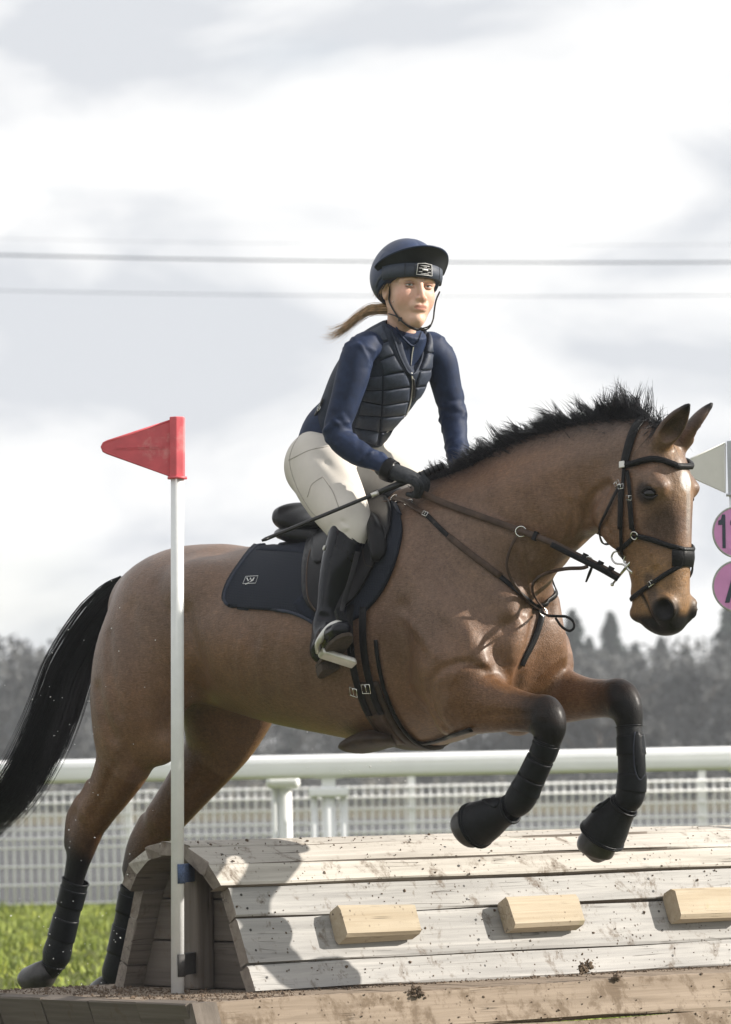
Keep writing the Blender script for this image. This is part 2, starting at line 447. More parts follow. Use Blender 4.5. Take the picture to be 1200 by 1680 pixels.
# power lines far off
for k, (yl, yr, r) in enumerate([(410, 422, 0.026), (470, 475, 0.010), (384, 392, 0.005)]):
    a = W(-400, yl - 5, 120); b = W(1600, yr + 3, 120)
    s_ = np.linspace(0, 1, 24)[:, None]
    P = a + (b - a) * s_; P[:, 2] -= 0.25 * (1 - (2 * s_[:, 0] - 1) ** 2)
    o = MB().tube(P, r, 6).build('power_cable', 'cable')
    tag(o, ['thickest dark power cable crossing the sky behind the helmet', 'thin power cable crossing the sky level with the chin, lowest of three',
            'faint thin power cable crossing the sky, highest of three'][k], 'cable', 'overhead power cables')

# ------------------------------------------------------------------ white mesh fence
YF = 24.5
mf = thing('mesh_fence', (0, YF, 0), 'white welded wire mesh fence with folded ribs behind the running rail', 'fence')
# profile of a wire: straight with two outward folds
prof = [(0.0, 0.02), (0, 0.30), (0, 0.50), (0.0, 0.56), (-0.035, 0.60), (0, 0.64), (0, 0.80), (0, 0.86), (-0.035, 0.90), (0, 0.94), (0, 1.0)]
wire = None
xs = np.arange(-8.2, 8.2, 0.072)
for i, x in enumerate(xs):
    if wire is None:
        P = np.array([(x, YF + a, z) for a, z in prof])
        wire = MB().tube(P, 0.0085, 4).build('wire', 'white_wire', mf, at=(x, YF, 0))
    else:
        o = wire.copy(); link(o); o.parent = mf; o.location = (x, 0, 0)
for a, z in [(0, .04), (0, .20), (0, .36), (0, .52), (-.03, .60), (0, .68), (0, .80), (-.03, .90), (0, .985)]:
    MB().tube([(xs[0] - .03, YF + a - .008, z), (xs[-1] + .03, YF + a - .008, z)], 0.009, 4).build('cross_wire', 'white_wire', mf)
for x in (-8.22, -4.62, -2.1, 0.35, 2.86, 5.4, 8.22):
    b = MB().box((x, YF + 0.05, 0.52), 0.03, 0.03, 0.55); b.build('post', 'white_wire', mf, smooth=False)
# ------------------------------------------------------------------ running rail
YR = 13.2
rr = thing('running_rail', (0, YR, 0), 'white plastic racecourse running rail on posts', 'rail')
n = 20; a = np.linspace(0, 2 * np.pi, n, endpoint=False)
sec = np.stack([0.10 * np.sign(np.cos(a)) * np.abs(np.cos(a)) ** 0.35, 0.072 * np.sign(np.sin(a)) * np.abs(np.sin(a)) ** 0.5], 1)
zr = W(600, 1256, YR)[2]
v = np.concatenate([np.column_stack([np.full(n, x), YR + sec[:, 0], zr + sec[:, 1]]) for x in (-30.0, 30.0)])
f = [(i, (i + 1) % n, n + (i + 1) % n, n + i) for i in range(n)] + [tuple(range(n))[::-1], tuple(range(n, 2 * n))]
mesh_obj('rail', v, f, 'white_plastic', rr, recalc=True)
# groove line moulded along the rail
MB().box((0, YR - 0.098, zr + 0.022), 30.0, 0.004, 0.004).build('rail_rib', 'white_plastic', rr, smooth=False)
def rail_post(px, parent, top, arm):
    p = W(px, 1320, YR); x = p[0]
    b = MB(); b.tube([(x, YR, -0.1), (x, YR, top)], 0.042, 14)
    o = b.build('post', 'white_plastic', parent)
    c = MB()
    if arm:
        c.box((x, YR, top + 0.028), 0.042, 0.05, 0.03)
        v = [(x - .04, YR - .05, top + .05), (x + .04, YR - .05, top + .05), (x + .16, YR - .06, zr - .065), (x - .16, YR - .06, zr - .065),
             (x - .04, YR + .05, top + .05), (x + .04, YR + .05, top + .05), (x + .16, YR + .06, zr - .065), (x - .16, YR + .06, zr - .065)]
        c.add(v, [(0, 1, 2, 3), (7, 6, 5, 4), (0, 3, 7, 4), (1, 5, 6, 2), (3, 2, 6, 7), (0, 4, 5, 1)])
        c.build('bracket', 'white_plastic', o, smooth=False)
        q = MB().box((x, YR - 0.012, top - 0.03), 0.125, 0.07, 0.03)
        k = q.build('cap', 'white_plastic', o, smooth=False); modifier(k, 'BEVEL', width=0.018, segments=3)
        for s in (-1, 1):
            MB().tube([(x + s * .092, YR + .0, -0.1), (x + s * .092, YR, top - .05)], 0.022, 10).build('stay', 'white_plastic', o)
    return o
rail_post(540, rr, W(540, 1292, YR)[2], True)
for px in (1235, -170, -880, 1940): rail_post(px, rr, W(px, 1292, YR)[2], True)
fp = thing('fence_post', (W(465, 1300, YR + .25)[0], YR + .25, 0), 'white plastic post with mushroom cap left of the rail bracket', 'post')
x = fp.location[0]; tp = W(465, 1278, YR + .25)[2]
MB().tube([(x + .012, YR + .25, -.1), (x + .012, YR + .25, tp - .03)], 0.04, 14).build('post', 'white_plastic', fp)
MB().tube([(x - .052, YR + .26, -.1), (x - .052, YR + .26, tp - .03)], 0.022, 10).build('stay', 'white_plastic', fp)
k = MB().box((x, YR + .25, tp - .025), 0.105, 0.075, 0.034).build('cap', 'white_plastic', fp, smooth=False)
modifier(k, 'BEVEL', width=0.028, segments=4)

# ------------------------------------------------------------------ the jump
JA = math.radians(38.0)
JU = np.array([math.cos(JA), math.sin(JA), 0]); JN = np.array([math.sin(JA), -math.cos(JA), 0])
ZB = 0.427
JO = W(297, 1390, -0.40); JO[2] = ZB
def J(u, wv, z): return JO + JU * u + JN * wv + np.array([0, 0, z])
JLEN = 3.0
def board(name, sec, u0, u1, mat, parent, jit=0.0025, rough_end=0.0, nseg=14, org=None, seed=0, dirs=None, bev=0.005, at=None, endmat=None, endmat_dir=None):
    """a board along u with the closed cross-section sec [(w,z)...]; corners eased, edges uneven"""
    rg = np.random.default_rng(seed + 100)
    fn = org or J
    sec = np.asarray(sec, float); m = len(sec)
    s2 = []
    for i in range(m):
        p, a_, b_ = sec[i], sec[i - 1], sec[(i + 1) % m]
        da, db = a_ - p, b_ - p
        s2.append(p + da / np.linalg.norm(da) * bev); s2.append(p + db / np.linalg.norm(db) * bev)
    sec2 = np.array(s2); m2 = len(sec2); cen = sec.mean(0)
    us = np.linspace(u0, u1, nseg + 1); V = []; G = []
    off = rg.uniform(-20, 20, 3)
    ph = rg.uniform(0, 6.28, (m2, 3)); fr = rg.uniform(1.5, 6.0, (m2, 3))
    for i, u in enumerate(us):
        wob = sum(np.sin(u * fr[:, k] + ph[:, k]) for k in range(3)) * jit * 0.5
        d = sec2 - cen; d = d / np.linalg.norm(d, axis=1)[:, None]
        q = sec2 + d * wob[:, None]
        du = rg.uniform(-1, 1, m2) * rough_end if i == 0 else np.zeros(m2)
        for k in range(m2):
            V.append(fn(u + du[k], q[k, 0], q[k, 1])); G.append((u + off[0], q[k, 0] + off[1], q[k, 1] + off[2]))
    F = []
    for i in range(nseg):
        for k in range(m2):
            k2 = (k + 1) % m2
            F.append((i * m2 + k, i * m2 + k2, (i + 1) * m2 + k2, (i + 1) * m2 + k))
    F.append(tuple(range(m2))); F.append(tuple(nseg * m2 + k for k in range(m2))[::-1])
    o = mesh_obj(name, np.array(V), F, mat, parent, smooth=False, attrs={'gv': np.array(G)}, recalc=True, at=at)
    if endmat:
        o.data.materials.append(M[endmat]); out = np.asarray(endmat_dir, float)
        for p in o.data.polygons:
            if np.array(p.normal) @ out < 0.15: p.material_index = 1
    return o
def plank_sec(p, q, th, gap=0.003):
    p, q = np.array(p, float), np.array(q, float); d = (q - p); ln = np.linalg.norm(d); d /= ln
    nrm = np.array([-d[1], d[0]])
    if nrm @ (p + q) * 0.5 < 0 and False: nrm = -nrm
    a_, b_ = p + d * gap, q - d * gap
    return [a_, b_, b_ - nrm * th, a_ - nrm * th]
jump = thing('roll_top_jump', J(JLEN / 2, 0, 0), 'wooden roll-top cross-country fence of weathered planks under the horse', 'jump')
pr = [(0.385, 0.0), (0.348, 0.088), (0.292, 0.232), (0.252, 0.328), (0.205, 0.392), (0.105, 0.443), (0.035, 0.458), (-0.035, 0.458)]
mats = ['wood_grey', 'wood_grey', 'wood_grey', 'wood_pale', 'wood_pale', 'wood_pale', 'wood_pale']
for i in range(7):
    for side in ((1, -1) if i < 6 else (1,)):
        p, q = pr[i], pr[i + 1]
        th = 0.045
        roll = i >= 3
        if roll:
            nn = np.array([q[1] - p[1], p[0] - q[0]]); nn = nn / np.linalg.norm(nn) * 0.012
            p = np.array(p) + nn; q = np.array(q) + nn
        sc_ = np.array(plank_sec(q, p, th))
        sc_[:, 0] *= side
        u0 = -0.045 - 0.015 * random.random() if roll else 0.0
        board('plank', sc_, u0, JLEN + random.uniform(-.01, .01), mats[i], jump, rough_end=0.012 if roll else 0.003, seed=i * 2 + (side < 0), nseg=22, jit=0.0045, endmat='wood_end2',
              endmat_dir=JN * side * (q[1] - p[1]) * 1.0 / np.linalg.norm(np.array(q) - p) + HZ * (p[0] - q[0]) / np.linalg.norm(np.array(q) - p))
# end boards, recessed, one above the other, and the post that carries them
def wz(z):                                       # inside half width at height z
    zz = [p[1] for p in pr]; ww = [p[0] for p in pr]
    return np.interp(z, zz, ww) - 0.05
def JE(u, wv, z): return J(u, wv, z)
def end_board(z0, z1, seed):
    z0 += .002; z1 -= .002
    v = [J(uu, s * wz(z), z) for uu in (0.075, 0.115) for s, z in ((1, z0), (-1, z0), (-1, z1), (1, z1))]
    G = [(s * wz(z) + seed * 3.1, z + seed, uu) for uu in (0.075, 0.115) for s, z in ((1, z0), (-1, z0), (-1, z1), (1, z1))]
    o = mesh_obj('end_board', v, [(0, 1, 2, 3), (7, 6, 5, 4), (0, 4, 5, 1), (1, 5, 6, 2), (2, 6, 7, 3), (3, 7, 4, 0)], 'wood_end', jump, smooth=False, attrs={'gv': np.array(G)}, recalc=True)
    modifier(o, 'BEVEL', width=0.006, segments=2)
for i, (z0, z1) in enumerate([(0.0, 0.15), (0.15, 0.285), (0.285, 0.37), (0.37, 0.435)]): end_board(z0, z1, i + 1)
v = []; G = []
for z in (0.0, 0.425):
    for uu, ww in ((0.005, 0.02), (0.005, 0.125), (0.072, 0.125), (0.072, 0.02)):
        v.append(J(uu, ww - 0.07 + 0.02, z)); G.append((z + 9, ww, uu))
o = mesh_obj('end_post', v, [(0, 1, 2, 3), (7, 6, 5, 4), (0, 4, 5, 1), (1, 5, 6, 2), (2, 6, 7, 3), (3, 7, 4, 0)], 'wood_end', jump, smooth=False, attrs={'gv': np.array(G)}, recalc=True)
modifier(o, 'BEVEL', width=0.010, segments=2)
# step blocks bolted on the face
fd = np.array([pr[1][0] - pr[2][0], pr[1][1] - pr[2][1]]); fd /= np.linalg.norm(fd)      # down the face
fnrm = np.array([-fd[1], fd[0]])
def block(pxc, pyc, ln, seed):
    # where the pixel meets the face plane
    d = ray(pxc, pyc); n3 = JN * fnrm[0] + HZ * fnrm[1]; p0 = J(0, *pr[2])
    t_ = ((p0 - CAM) @ n3) / (d @ n3); c = CAM + d * t_
    u = (c - JO) @ JU; wv = (c - JO) @ JN; z = c[2] - ZB
    cc = np.array([wv, z])
    h_, th = 0.053, 0.068
    sec = [cc - fd * h_ + fnrm * th, cc + fd * h_ + fnrm * th, cc + fd * h_ + fnrm * .001, cc - fd * h_ + fnrm * .001]
    return board('step_block', sec, u - ln / 2, u + ln / 2, 'wood_block', jump, jit=0.004, rough_end=0.004, seed=seed, nseg=6, bev=0.012)
block(606, 1521, 0.30, 31); block(878, 1506, 0.30, 32); block(1148, 1491, 0.31, 33)

# screw heads
b = MB()
for i in range(6):
    p, q = np.array(pr[i]), np.array(pr[i + 1]); nn = np.array([q[1] - p[1], p[0] - q[0]]); nn /= np.linalg.norm(nn)
    for u in (0.05, 0.95, 1.75, 2.55):
        for k in ((.28, .72) if i in (1, 2) else (.5,)):
            c = p * (1 - k) + q * k + nn * (.0125 if i >= 3 else .0005); cc = J(u + random.uniform(-.01, .01), c[0], c[1]); n3 = JN * nn[0] + HZ * nn[1]
            b.tube([cc, cc + n3 * .0012], .0042, 8)
tag(b.build('screw_heads', 'bracket_dark', jump, smooth=False), kind='stuff')
# base platform
plat = thing('jump_platform', J(JLEN / 2, 0, -ZB), 'low brown timber platform carrying the roll-top fence', 'platform')
PU0, PW0, PW1 = -0.47, 0.735, -0.56
# deck boards run across the jump
us = np.arange(PU0, JLEN + 0.4, 0.19)
for i, u in enumerate(us):
    board('deck_board', [(u + .002, 0.0), (u + .188, 0.0), (u + .188, -0.05), (u + .002, -0.05)], PW1 - random.uniform(0, .02), PW0 - 0.0, 'wood_base', plat, seed=200 + i, nseg=6,
          org=lambda a_, b_, c_: J(b_, a_, c_ - 0.001), jit=0.003, bev=0.004)
# front face: sloping planks
pf = [(PW0 + 0.012, 0.004), (PW0 + 0.055, -0.115), (PW0 + 0.098, -0.235), (PW0 + 0.14, -0.35), (PW0 + 0.165, -0.425)]
for i in range(4):
    sc_ = plank_sec(pf[i], pf[i + 1], 0.04)
    board('face_plank', sc_, PU0 - 0.03, JLEN + 0.45, 'wood_base', plat, seed=300 + i, nseg=20, jit=0.004)
# left end: short boards along the top edge, a rail below, rafters
ne = 5; wsp = np.linspace(PW1, PW0 + 0.01, ne + 1)
for i in range(ne):
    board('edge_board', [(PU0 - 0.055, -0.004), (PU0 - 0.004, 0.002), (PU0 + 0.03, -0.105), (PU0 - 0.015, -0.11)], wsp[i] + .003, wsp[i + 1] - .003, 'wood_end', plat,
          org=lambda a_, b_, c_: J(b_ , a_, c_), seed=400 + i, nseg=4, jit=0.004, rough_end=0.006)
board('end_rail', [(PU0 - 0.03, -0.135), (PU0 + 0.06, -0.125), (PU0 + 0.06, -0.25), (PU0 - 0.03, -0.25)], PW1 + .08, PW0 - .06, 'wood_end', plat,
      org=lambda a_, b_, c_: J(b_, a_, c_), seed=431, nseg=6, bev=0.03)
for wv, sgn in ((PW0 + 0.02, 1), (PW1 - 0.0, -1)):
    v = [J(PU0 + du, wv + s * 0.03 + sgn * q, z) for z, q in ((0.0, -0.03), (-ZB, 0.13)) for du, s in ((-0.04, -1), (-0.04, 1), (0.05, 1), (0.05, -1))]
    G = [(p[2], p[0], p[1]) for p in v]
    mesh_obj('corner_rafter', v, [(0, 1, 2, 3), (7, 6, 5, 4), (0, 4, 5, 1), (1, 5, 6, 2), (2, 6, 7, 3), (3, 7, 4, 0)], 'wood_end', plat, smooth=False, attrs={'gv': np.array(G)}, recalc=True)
v = [J(PU0 + .07, PW0 - .03, -.05), J(PU0 + .07, PW1 + .03, -.05), J(PU0 + .07, PW1 + .03, -ZB), J(PU0 + .07, PW0 - .03, -ZB)]
v += [p + JU * .03 for p in v]
mesh_obj('end_panel', v, [(0, 1, 2, 3), (7, 6, 5, 4), (0, 4, 5, 1), (1, 5, 6, 2), (2, 6, 7, 3), (3, 7, 4, 0)], 'wood_end', plat, smooth=False, attrs={'gv': np.array(v)}, recalc=True)

# mud thrown over the planks: clods scattered on the faces
def ico(rg, r):
    ph = (1 + 5 ** .5) / 2
    v = np.array([(-1, ph, 0), (1, ph, 0), (-1, -ph, 0), (1, -ph, 0), (0, -1, ph), (0, 1, ph), (0, -1, -ph), (0, 1, -ph), (ph, 0, -1), (ph, 0, 1), (-ph, 0, -1), (-ph, 0, 1)]) / 1.9
    f = [(0, 11, 5), (0, 5, 1), (0, 1, 7), (0, 7, 10), (0, 10, 11), (1, 5, 9), (5, 11, 4), (11, 10, 2), (10, 7, 6), (7, 1, 8), (3, 9, 4), (3, 4, 2), (3, 2, 6), (3, 6, 8), (3, 8, 9), (4, 9, 5), (2, 4, 11), (6, 2, 10), (8, 6, 7), (9, 8, 1)]
    return v * r * rg.uniform(0.55, 1.3, (12, 1)) * rg.uniform(0.5, 1.2, (1, 3)), f
def mud():
    rg = np.random.default_rng(5); b = MB()
    def spot(u, wv, z, r):
        v, f = ico(rg, r); b.add(v + J(u, wv, z), f)
    for _ in range(520):                                     # flecks on the faces
        i = rg.integers(0, 6); k = rg.random(); p = np.array(pr[i]) * (1 - k) + np.array(pr[i + 1]) * k
        nn = np.array([pr[i + 1][1] - pr[i][1], pr[i][0] - pr[i + 1][0]]); nn /= np.linalg.norm(nn)
        p = p + nn * (0.013 if i >= 3 else 0.001)
        spot(rg.uniform(0, JLEN), p[0], p[1], rg.choice([0.0022, 0.003, 0.004, 0.007], p=[.4, .35, .2, .05]))
    for _ in range(900):                                     # along the foot of the jump
        u = rg.uniform(0, JLEN); wv = 0.385 + abs(rg.normal(0, 0.05)); spot(u, wv, 0.001, rg.choice([0.002, 0.0035, 0.006], p=[.55, .35, .1]))
    for _ in range(1500):
        spot(rg.uniform(-.45, 0.02), rg.uniform(PW1, PW0), 0.001, rg.choice([0.0018, 0.003, 0.005, 0.010], p=[.55, .33, .10, .02]))
    for _ in range(260):
        k = rg.integers(0, 2); q = rg.random(); p = np.array(pf[k]) * (1 - q) + np.array(pf[k + 1]) * q
        spot(rg.uniform(-.3, JLEN), p[0] + .002, p[1], rg.uniform(0.002, 0.005))
    for (px, py, cnt, sp) in ((680, 1630, 70, .030), (958, 1588, 70, .035), (1000, 1648, 40, .016), (1010, 1604, 20, .012)):     # clumps
        d = ray(px, py); t_ = ((J(0, pf[0][0], -.03) - CAM) @ JN) / (d @ JN); c = CAM + d * t_
        u = (c - JO) @ JU; z = c[2] - ZB
        for k in range(cnt):
            g_ = .45 if k < cnt * .6 else 1.0
            spot(u + rg.normal(0, sp * .8 * g_), PW0 + .02 + rg.normal(0, .006), z + rg.normal(0, sp * .55 * g_), rg.uniform(0.005, 0.011) if k < cnt * .6 else rg.uniform(0.002, 0.005))
    return b
tag(mud().build('mud_clods', 'mud', smooth=False), 'dark mud clods and flecks spattered over the planks', 'mud', kind='stuff')

# ------------------------------------------------------------------ flags
text_cache = {}
def text_mesh(s, size, depth, bold=False):
    cu = bpy.data.curves.new('txt', 'FONT'); cu.body = s; cu.size = size; cu.extrude = depth; cu.align_x = 'CENTER'; cu.align_y = 'CENTER'
    cu.resolution_u = 3
    if bold: cu.offset = size * 0.018
    ob = bpy.data.objects.new('txt', cu); link(ob)
    bpy.context.view_layer.update()
    me = bpy.data.meshes.new_from_object(ob.evaluated_get(bpy.context.evaluated_depsgraph_get()))
    v = np.array([x.co[:] for x in me.vertices]); f = [list(p.vertices) for p in me.polygons]
    bpy.data.objects.remove(ob); bpy.data.curves.remove(cu); bpy.data.meshes.remove(me)
    return v, f
def prism(poly, th):
    """poly: (n,3) points and the thickness vector"""
    p = np.asarray(poly, float); n = len(p); th = np.asarray(th, float)
    v = np.concatenate([p, p + th])
    f = [tuple(range(n)), tuple(range(2 * n - 1, n - 1, -1))] + [(i, n + i, n + (i + 1) % n, (i + 1) % n) for i in range(n)]
    return v, f
def flag(base_px, base_py, yd, poly_px, sleeve, flagmat, sleevemat, label, z0, polex, txt=None):
    b0 = W(base_px, 1600, yd); b0[2] = z0
    fl = thing('marker_flag', b0, label, 'flag')
    top = W(polex, sleeve[2], yd)[2]; bot = W(polex, sleeve[3], yd)[2]
    ptop = W(polex, sleeve[2] - 1, yd)
    lean = np.array([ptop[0] - b0[0], 0, ptop[2] - b0[2]]); lean /= np.linalg.norm(lean)
    hgt = ptop[2] - z0
    P = [b0, b0 + lean * hgt / lean[2]]
    MB().tube(P, 0.0205, 16).build('pole', 'pole_white', fl)
    s0 = b0 + lean * (bot - z0) / lean[2]; s1 = b0 + lean * (top - z0 + 0.004) / lean[2]
    b = MB().tube([s0, s1], 0.0265, 6, up=(0.8, -0.6, 0)); k = b.build('sleeve', sleevemat, fl, smooth=False); modifier(k, 'BEVEL', width=0.003, segments=2)
    b = MB().tube([s0 - lean * .004, s0 + lean * .004], 0.031, 16); b.build('sleeve_lip', sleevemat, fl)
    pp = [W(x, y, yd + 0.0) for x, y in poly_px]
    v, f = prism(pp, (0, 0.006, 0)); k = mesh_obj('flag_panel', v, f, flagmat, fl, smooth=False, recalc=True); modifier(k, 'BEVEL', width=0.002, segments=2)
    rim = MB().tube(np.array(pp + [pp[0]]) + np.array([0, 0.003, 0]), 0.0042, 8); rim.build('flag_rim', flagmat, fl)
    return fl, b0, lean
rd = -0.635
tri = [(280, 690), (176, 724), (170, 727), (167, 733), (170, 740), (176, 743), (280, 781)]
fl, b0, lean = flag(291, 1628, rd, tri, (278, 303, 686, 784), 'flag_red', 'flag_red', 'red triangular marker flag on a white pole strapped to the jump end', ZB, 291)
v, f = text_mesh('www.sportsmark.co.uk', 0.020, 0.0012)
c = W(230, 734.5, rd - 0.0005)
mesh_obj('embossed_lettering', v[:, [0, 2, 1]] * np.array([0.83, -1, 1]) + c, f, 'flag_red', fl, smooth=False)
for k, (y0, y1, mt) in enumerate([(1418, 1450, 'webbing_blue'), (1566, 1603, 'bracket_dark')]):
    za, zb = W(291, y0, rd)[2], W(291, y1, rd)[2]
    s0 = b0 + lean * (zb - ZB); s1 = b0 + lean * (za - ZB)
    th_ = np.radians(np.linspace(-88, 80, 12)); rr_ = 0.0222
    P = np.array([(s0 + s1) / 2 + rr_ * np.array([math.cos(q), math.sin(q), 0]) for q in th_]); Nn = np.array([[math.cos(q), math.sin(q), 0] for q in th_])
    T_ = np.gradient(P, axis=0); hh = (za - zb) / 2
    v = np.concatenate([P + np.array([0, 0, hh]), P - np.array([0, 0, hh]), P + Nn * .0022 + np.array([0, 0, hh]), P + Nn * .0022 - np.array([0, 0, hh])]); n_ = len(P)
    f = [(2 * n_ + i, 2 * n_ + i + 1, 3 * n_ + i + 1, 3 * n_ + i) for i in range(n_ - 1)] + [(i, n_ + i, n_ + i + 1, i + 1) for i in range(n_ - 1)] + [(i, i + 1, 2 * n_ + i + 1, 2 * n_ + i) for i in range(n_ - 1)] + [(n_ + i, 3 * n_ + i, 3 * n_ + i + 1, n_ + i + 1) for i in range(n_ - 1)] + [(0, 2 * n_, 3 * n_, n_)]
    mesh_obj('strap', v, f, mt, fl, recalc=True)
    mid = (s0 + s1) / 2; tgt = J(0.06, 0.0, mid[2] - ZB)
    d = tgt - mid; d[2] = 0; ln = np.linalg.norm(d); d /= ln
    MB().box(mid + d * ln / 2, ln / 2, 0.012, (za - zb) / 2 - .002, X=d, Y=np.cross([0, 0, 1.0], d)).build('strap', mt, fl, smooth=False)

yd2 = 0.95
tri2 = [(1190, 727), (1136, 752), (1112, 763), (1108, 768), (1110, 774), (1133, 781), (1190, 808)]
fl2, b2, lean2 = flag(1228, 1600, yd2, tri2, (1189, 1219, 725, 812), 'flag_white', 'sleeve_grey', 'white triangular marker flag partly behind the horse face at the right edge', ZB, 1204)
def disc(px, py, rpx, txt, label, dx):
    c = W(px, py, yd2 - 0.03); r = rpx / (FPX / (DIST + yd2))
    d = thing('number_disc', c, label, 'sign', 'pink number discs below the white flag')
    a = np.linspace(0, 2 * np.pi, 48, endpoint=False)
    ring = np.stack([np.cos(a) * r, np.zeros(48), np.sin(a) * r * 1.03], 1)
    v, f = prism(c + ring, (0, 0.006, 0)); mesh_obj('plate', v, f, 'disc_pink', d, smooth=False, recalc=True)
    P = np.array([c + q + np.array([0, 0.003, 0]) for q in ring]); MB().tube(P, 0.0042, 6, closed=True).build('rim', 'disc_edge', d)
    for ch, x0 in txt:
        if ch == '1':
            pg = [(1185.5, 844), (1190.5, 844), (1191.5, 899.5), (1186, 899.5), (1185.5, 861), (1179, 861.5), (1179, 854.5), (1183.5, 852)]
            v, f = prism(np.array([W(x + x0, y, yd2 - 0.0315) for x, y in pg]), (0, .001, 0))
            mesh_obj('lettering', v, f, 'letter_dark', d, smooth=False, recalc=True); continue
        tv, tf = text_mesh(ch, 0.162, 0.001, True); tv[:, 1] -= (tv[:, 1].max() + tv[:, 1].min()) / 2; tv[:, 0] -= (tv[:, 0].max() + tv[:, 0].min()) / 2
        q = W(x0, py - 1, yd2 - 0.03)
        mesh_obj('lettering', tv[:, [0, 2, 1]] * np.array([0.72, -1, 1]) + q + np.array([0, -0.0015, 0]), tf, 'letter_dark', d, smooth=False)
    MB().box(c + np.array([0, 0.017, 0]), 0.012, 0.012, 0.05).build('clip', 'bracket_dark', d, smooth=False)
disc(1211, 873, 40, (('1', 0), ('1', 20)), 'pink disc bearing a dark numeral, the upper of the two discs', 0.0)
disc(1211, 962, 40, (('A', 1209),), 'pink disc bearing a dark letter A, the lower of the two discs', 0.004)

# ------------------------------------------------------------------ the air: thin haze that greys the far trees
hm = bpy.data.materials.new('haze_air'); hm.use_nodes = True; M['haze_air'] = hm
ht = hm.node_tree; ht.nodes.remove(ht.nodes['Principled BSDF'])
pv = ht.nodes.new('ShaderNodeVolumePrincipled'); pv.inputs['Color'].default_value = (0.86, 0.90, 0.96, 1); pv.inputs['Density'].default_value = 0.0007; pv.inputs['Anisotropy'].default_value = 0.2
ht.links.new(pv.outputs[0], ht.nodes['Material Output'].inputs['Volume'])
b = MB().box((0, 120, 5.0), 300, 160, 6.2); hz = b.build('haze', hm, smooth=False); tag(hz, 'thin pale haze in the air over the course', 'haze', kind='stuff')
# water drops and grit thrown up behind the horse
rg = np.random.default_rng(77); b = MB()
for _ in range(170):
    k = rg.random()
    px, py = (rg.normal(110, 60), rg.normal(1480, 110)) if k < .5 else ((rg.normal(150, 90), rg.normal(1180, 90)) if k < .75 else (rg.normal(620, 70), rg.normal(1260, 30)))
    v, f = ico(rg, rg.uniform(.0013, .0028)); b.add(v + W(px, py, rg.uniform(-.3, .5)), f)
tag(b.build('water_drops', simple('droplet', (0.8, 0.8, 0.8), 0.2, var=.05), smooth=True), 'small pale drops and grit flying around the hind legs', 'water drops', kind='stuff')
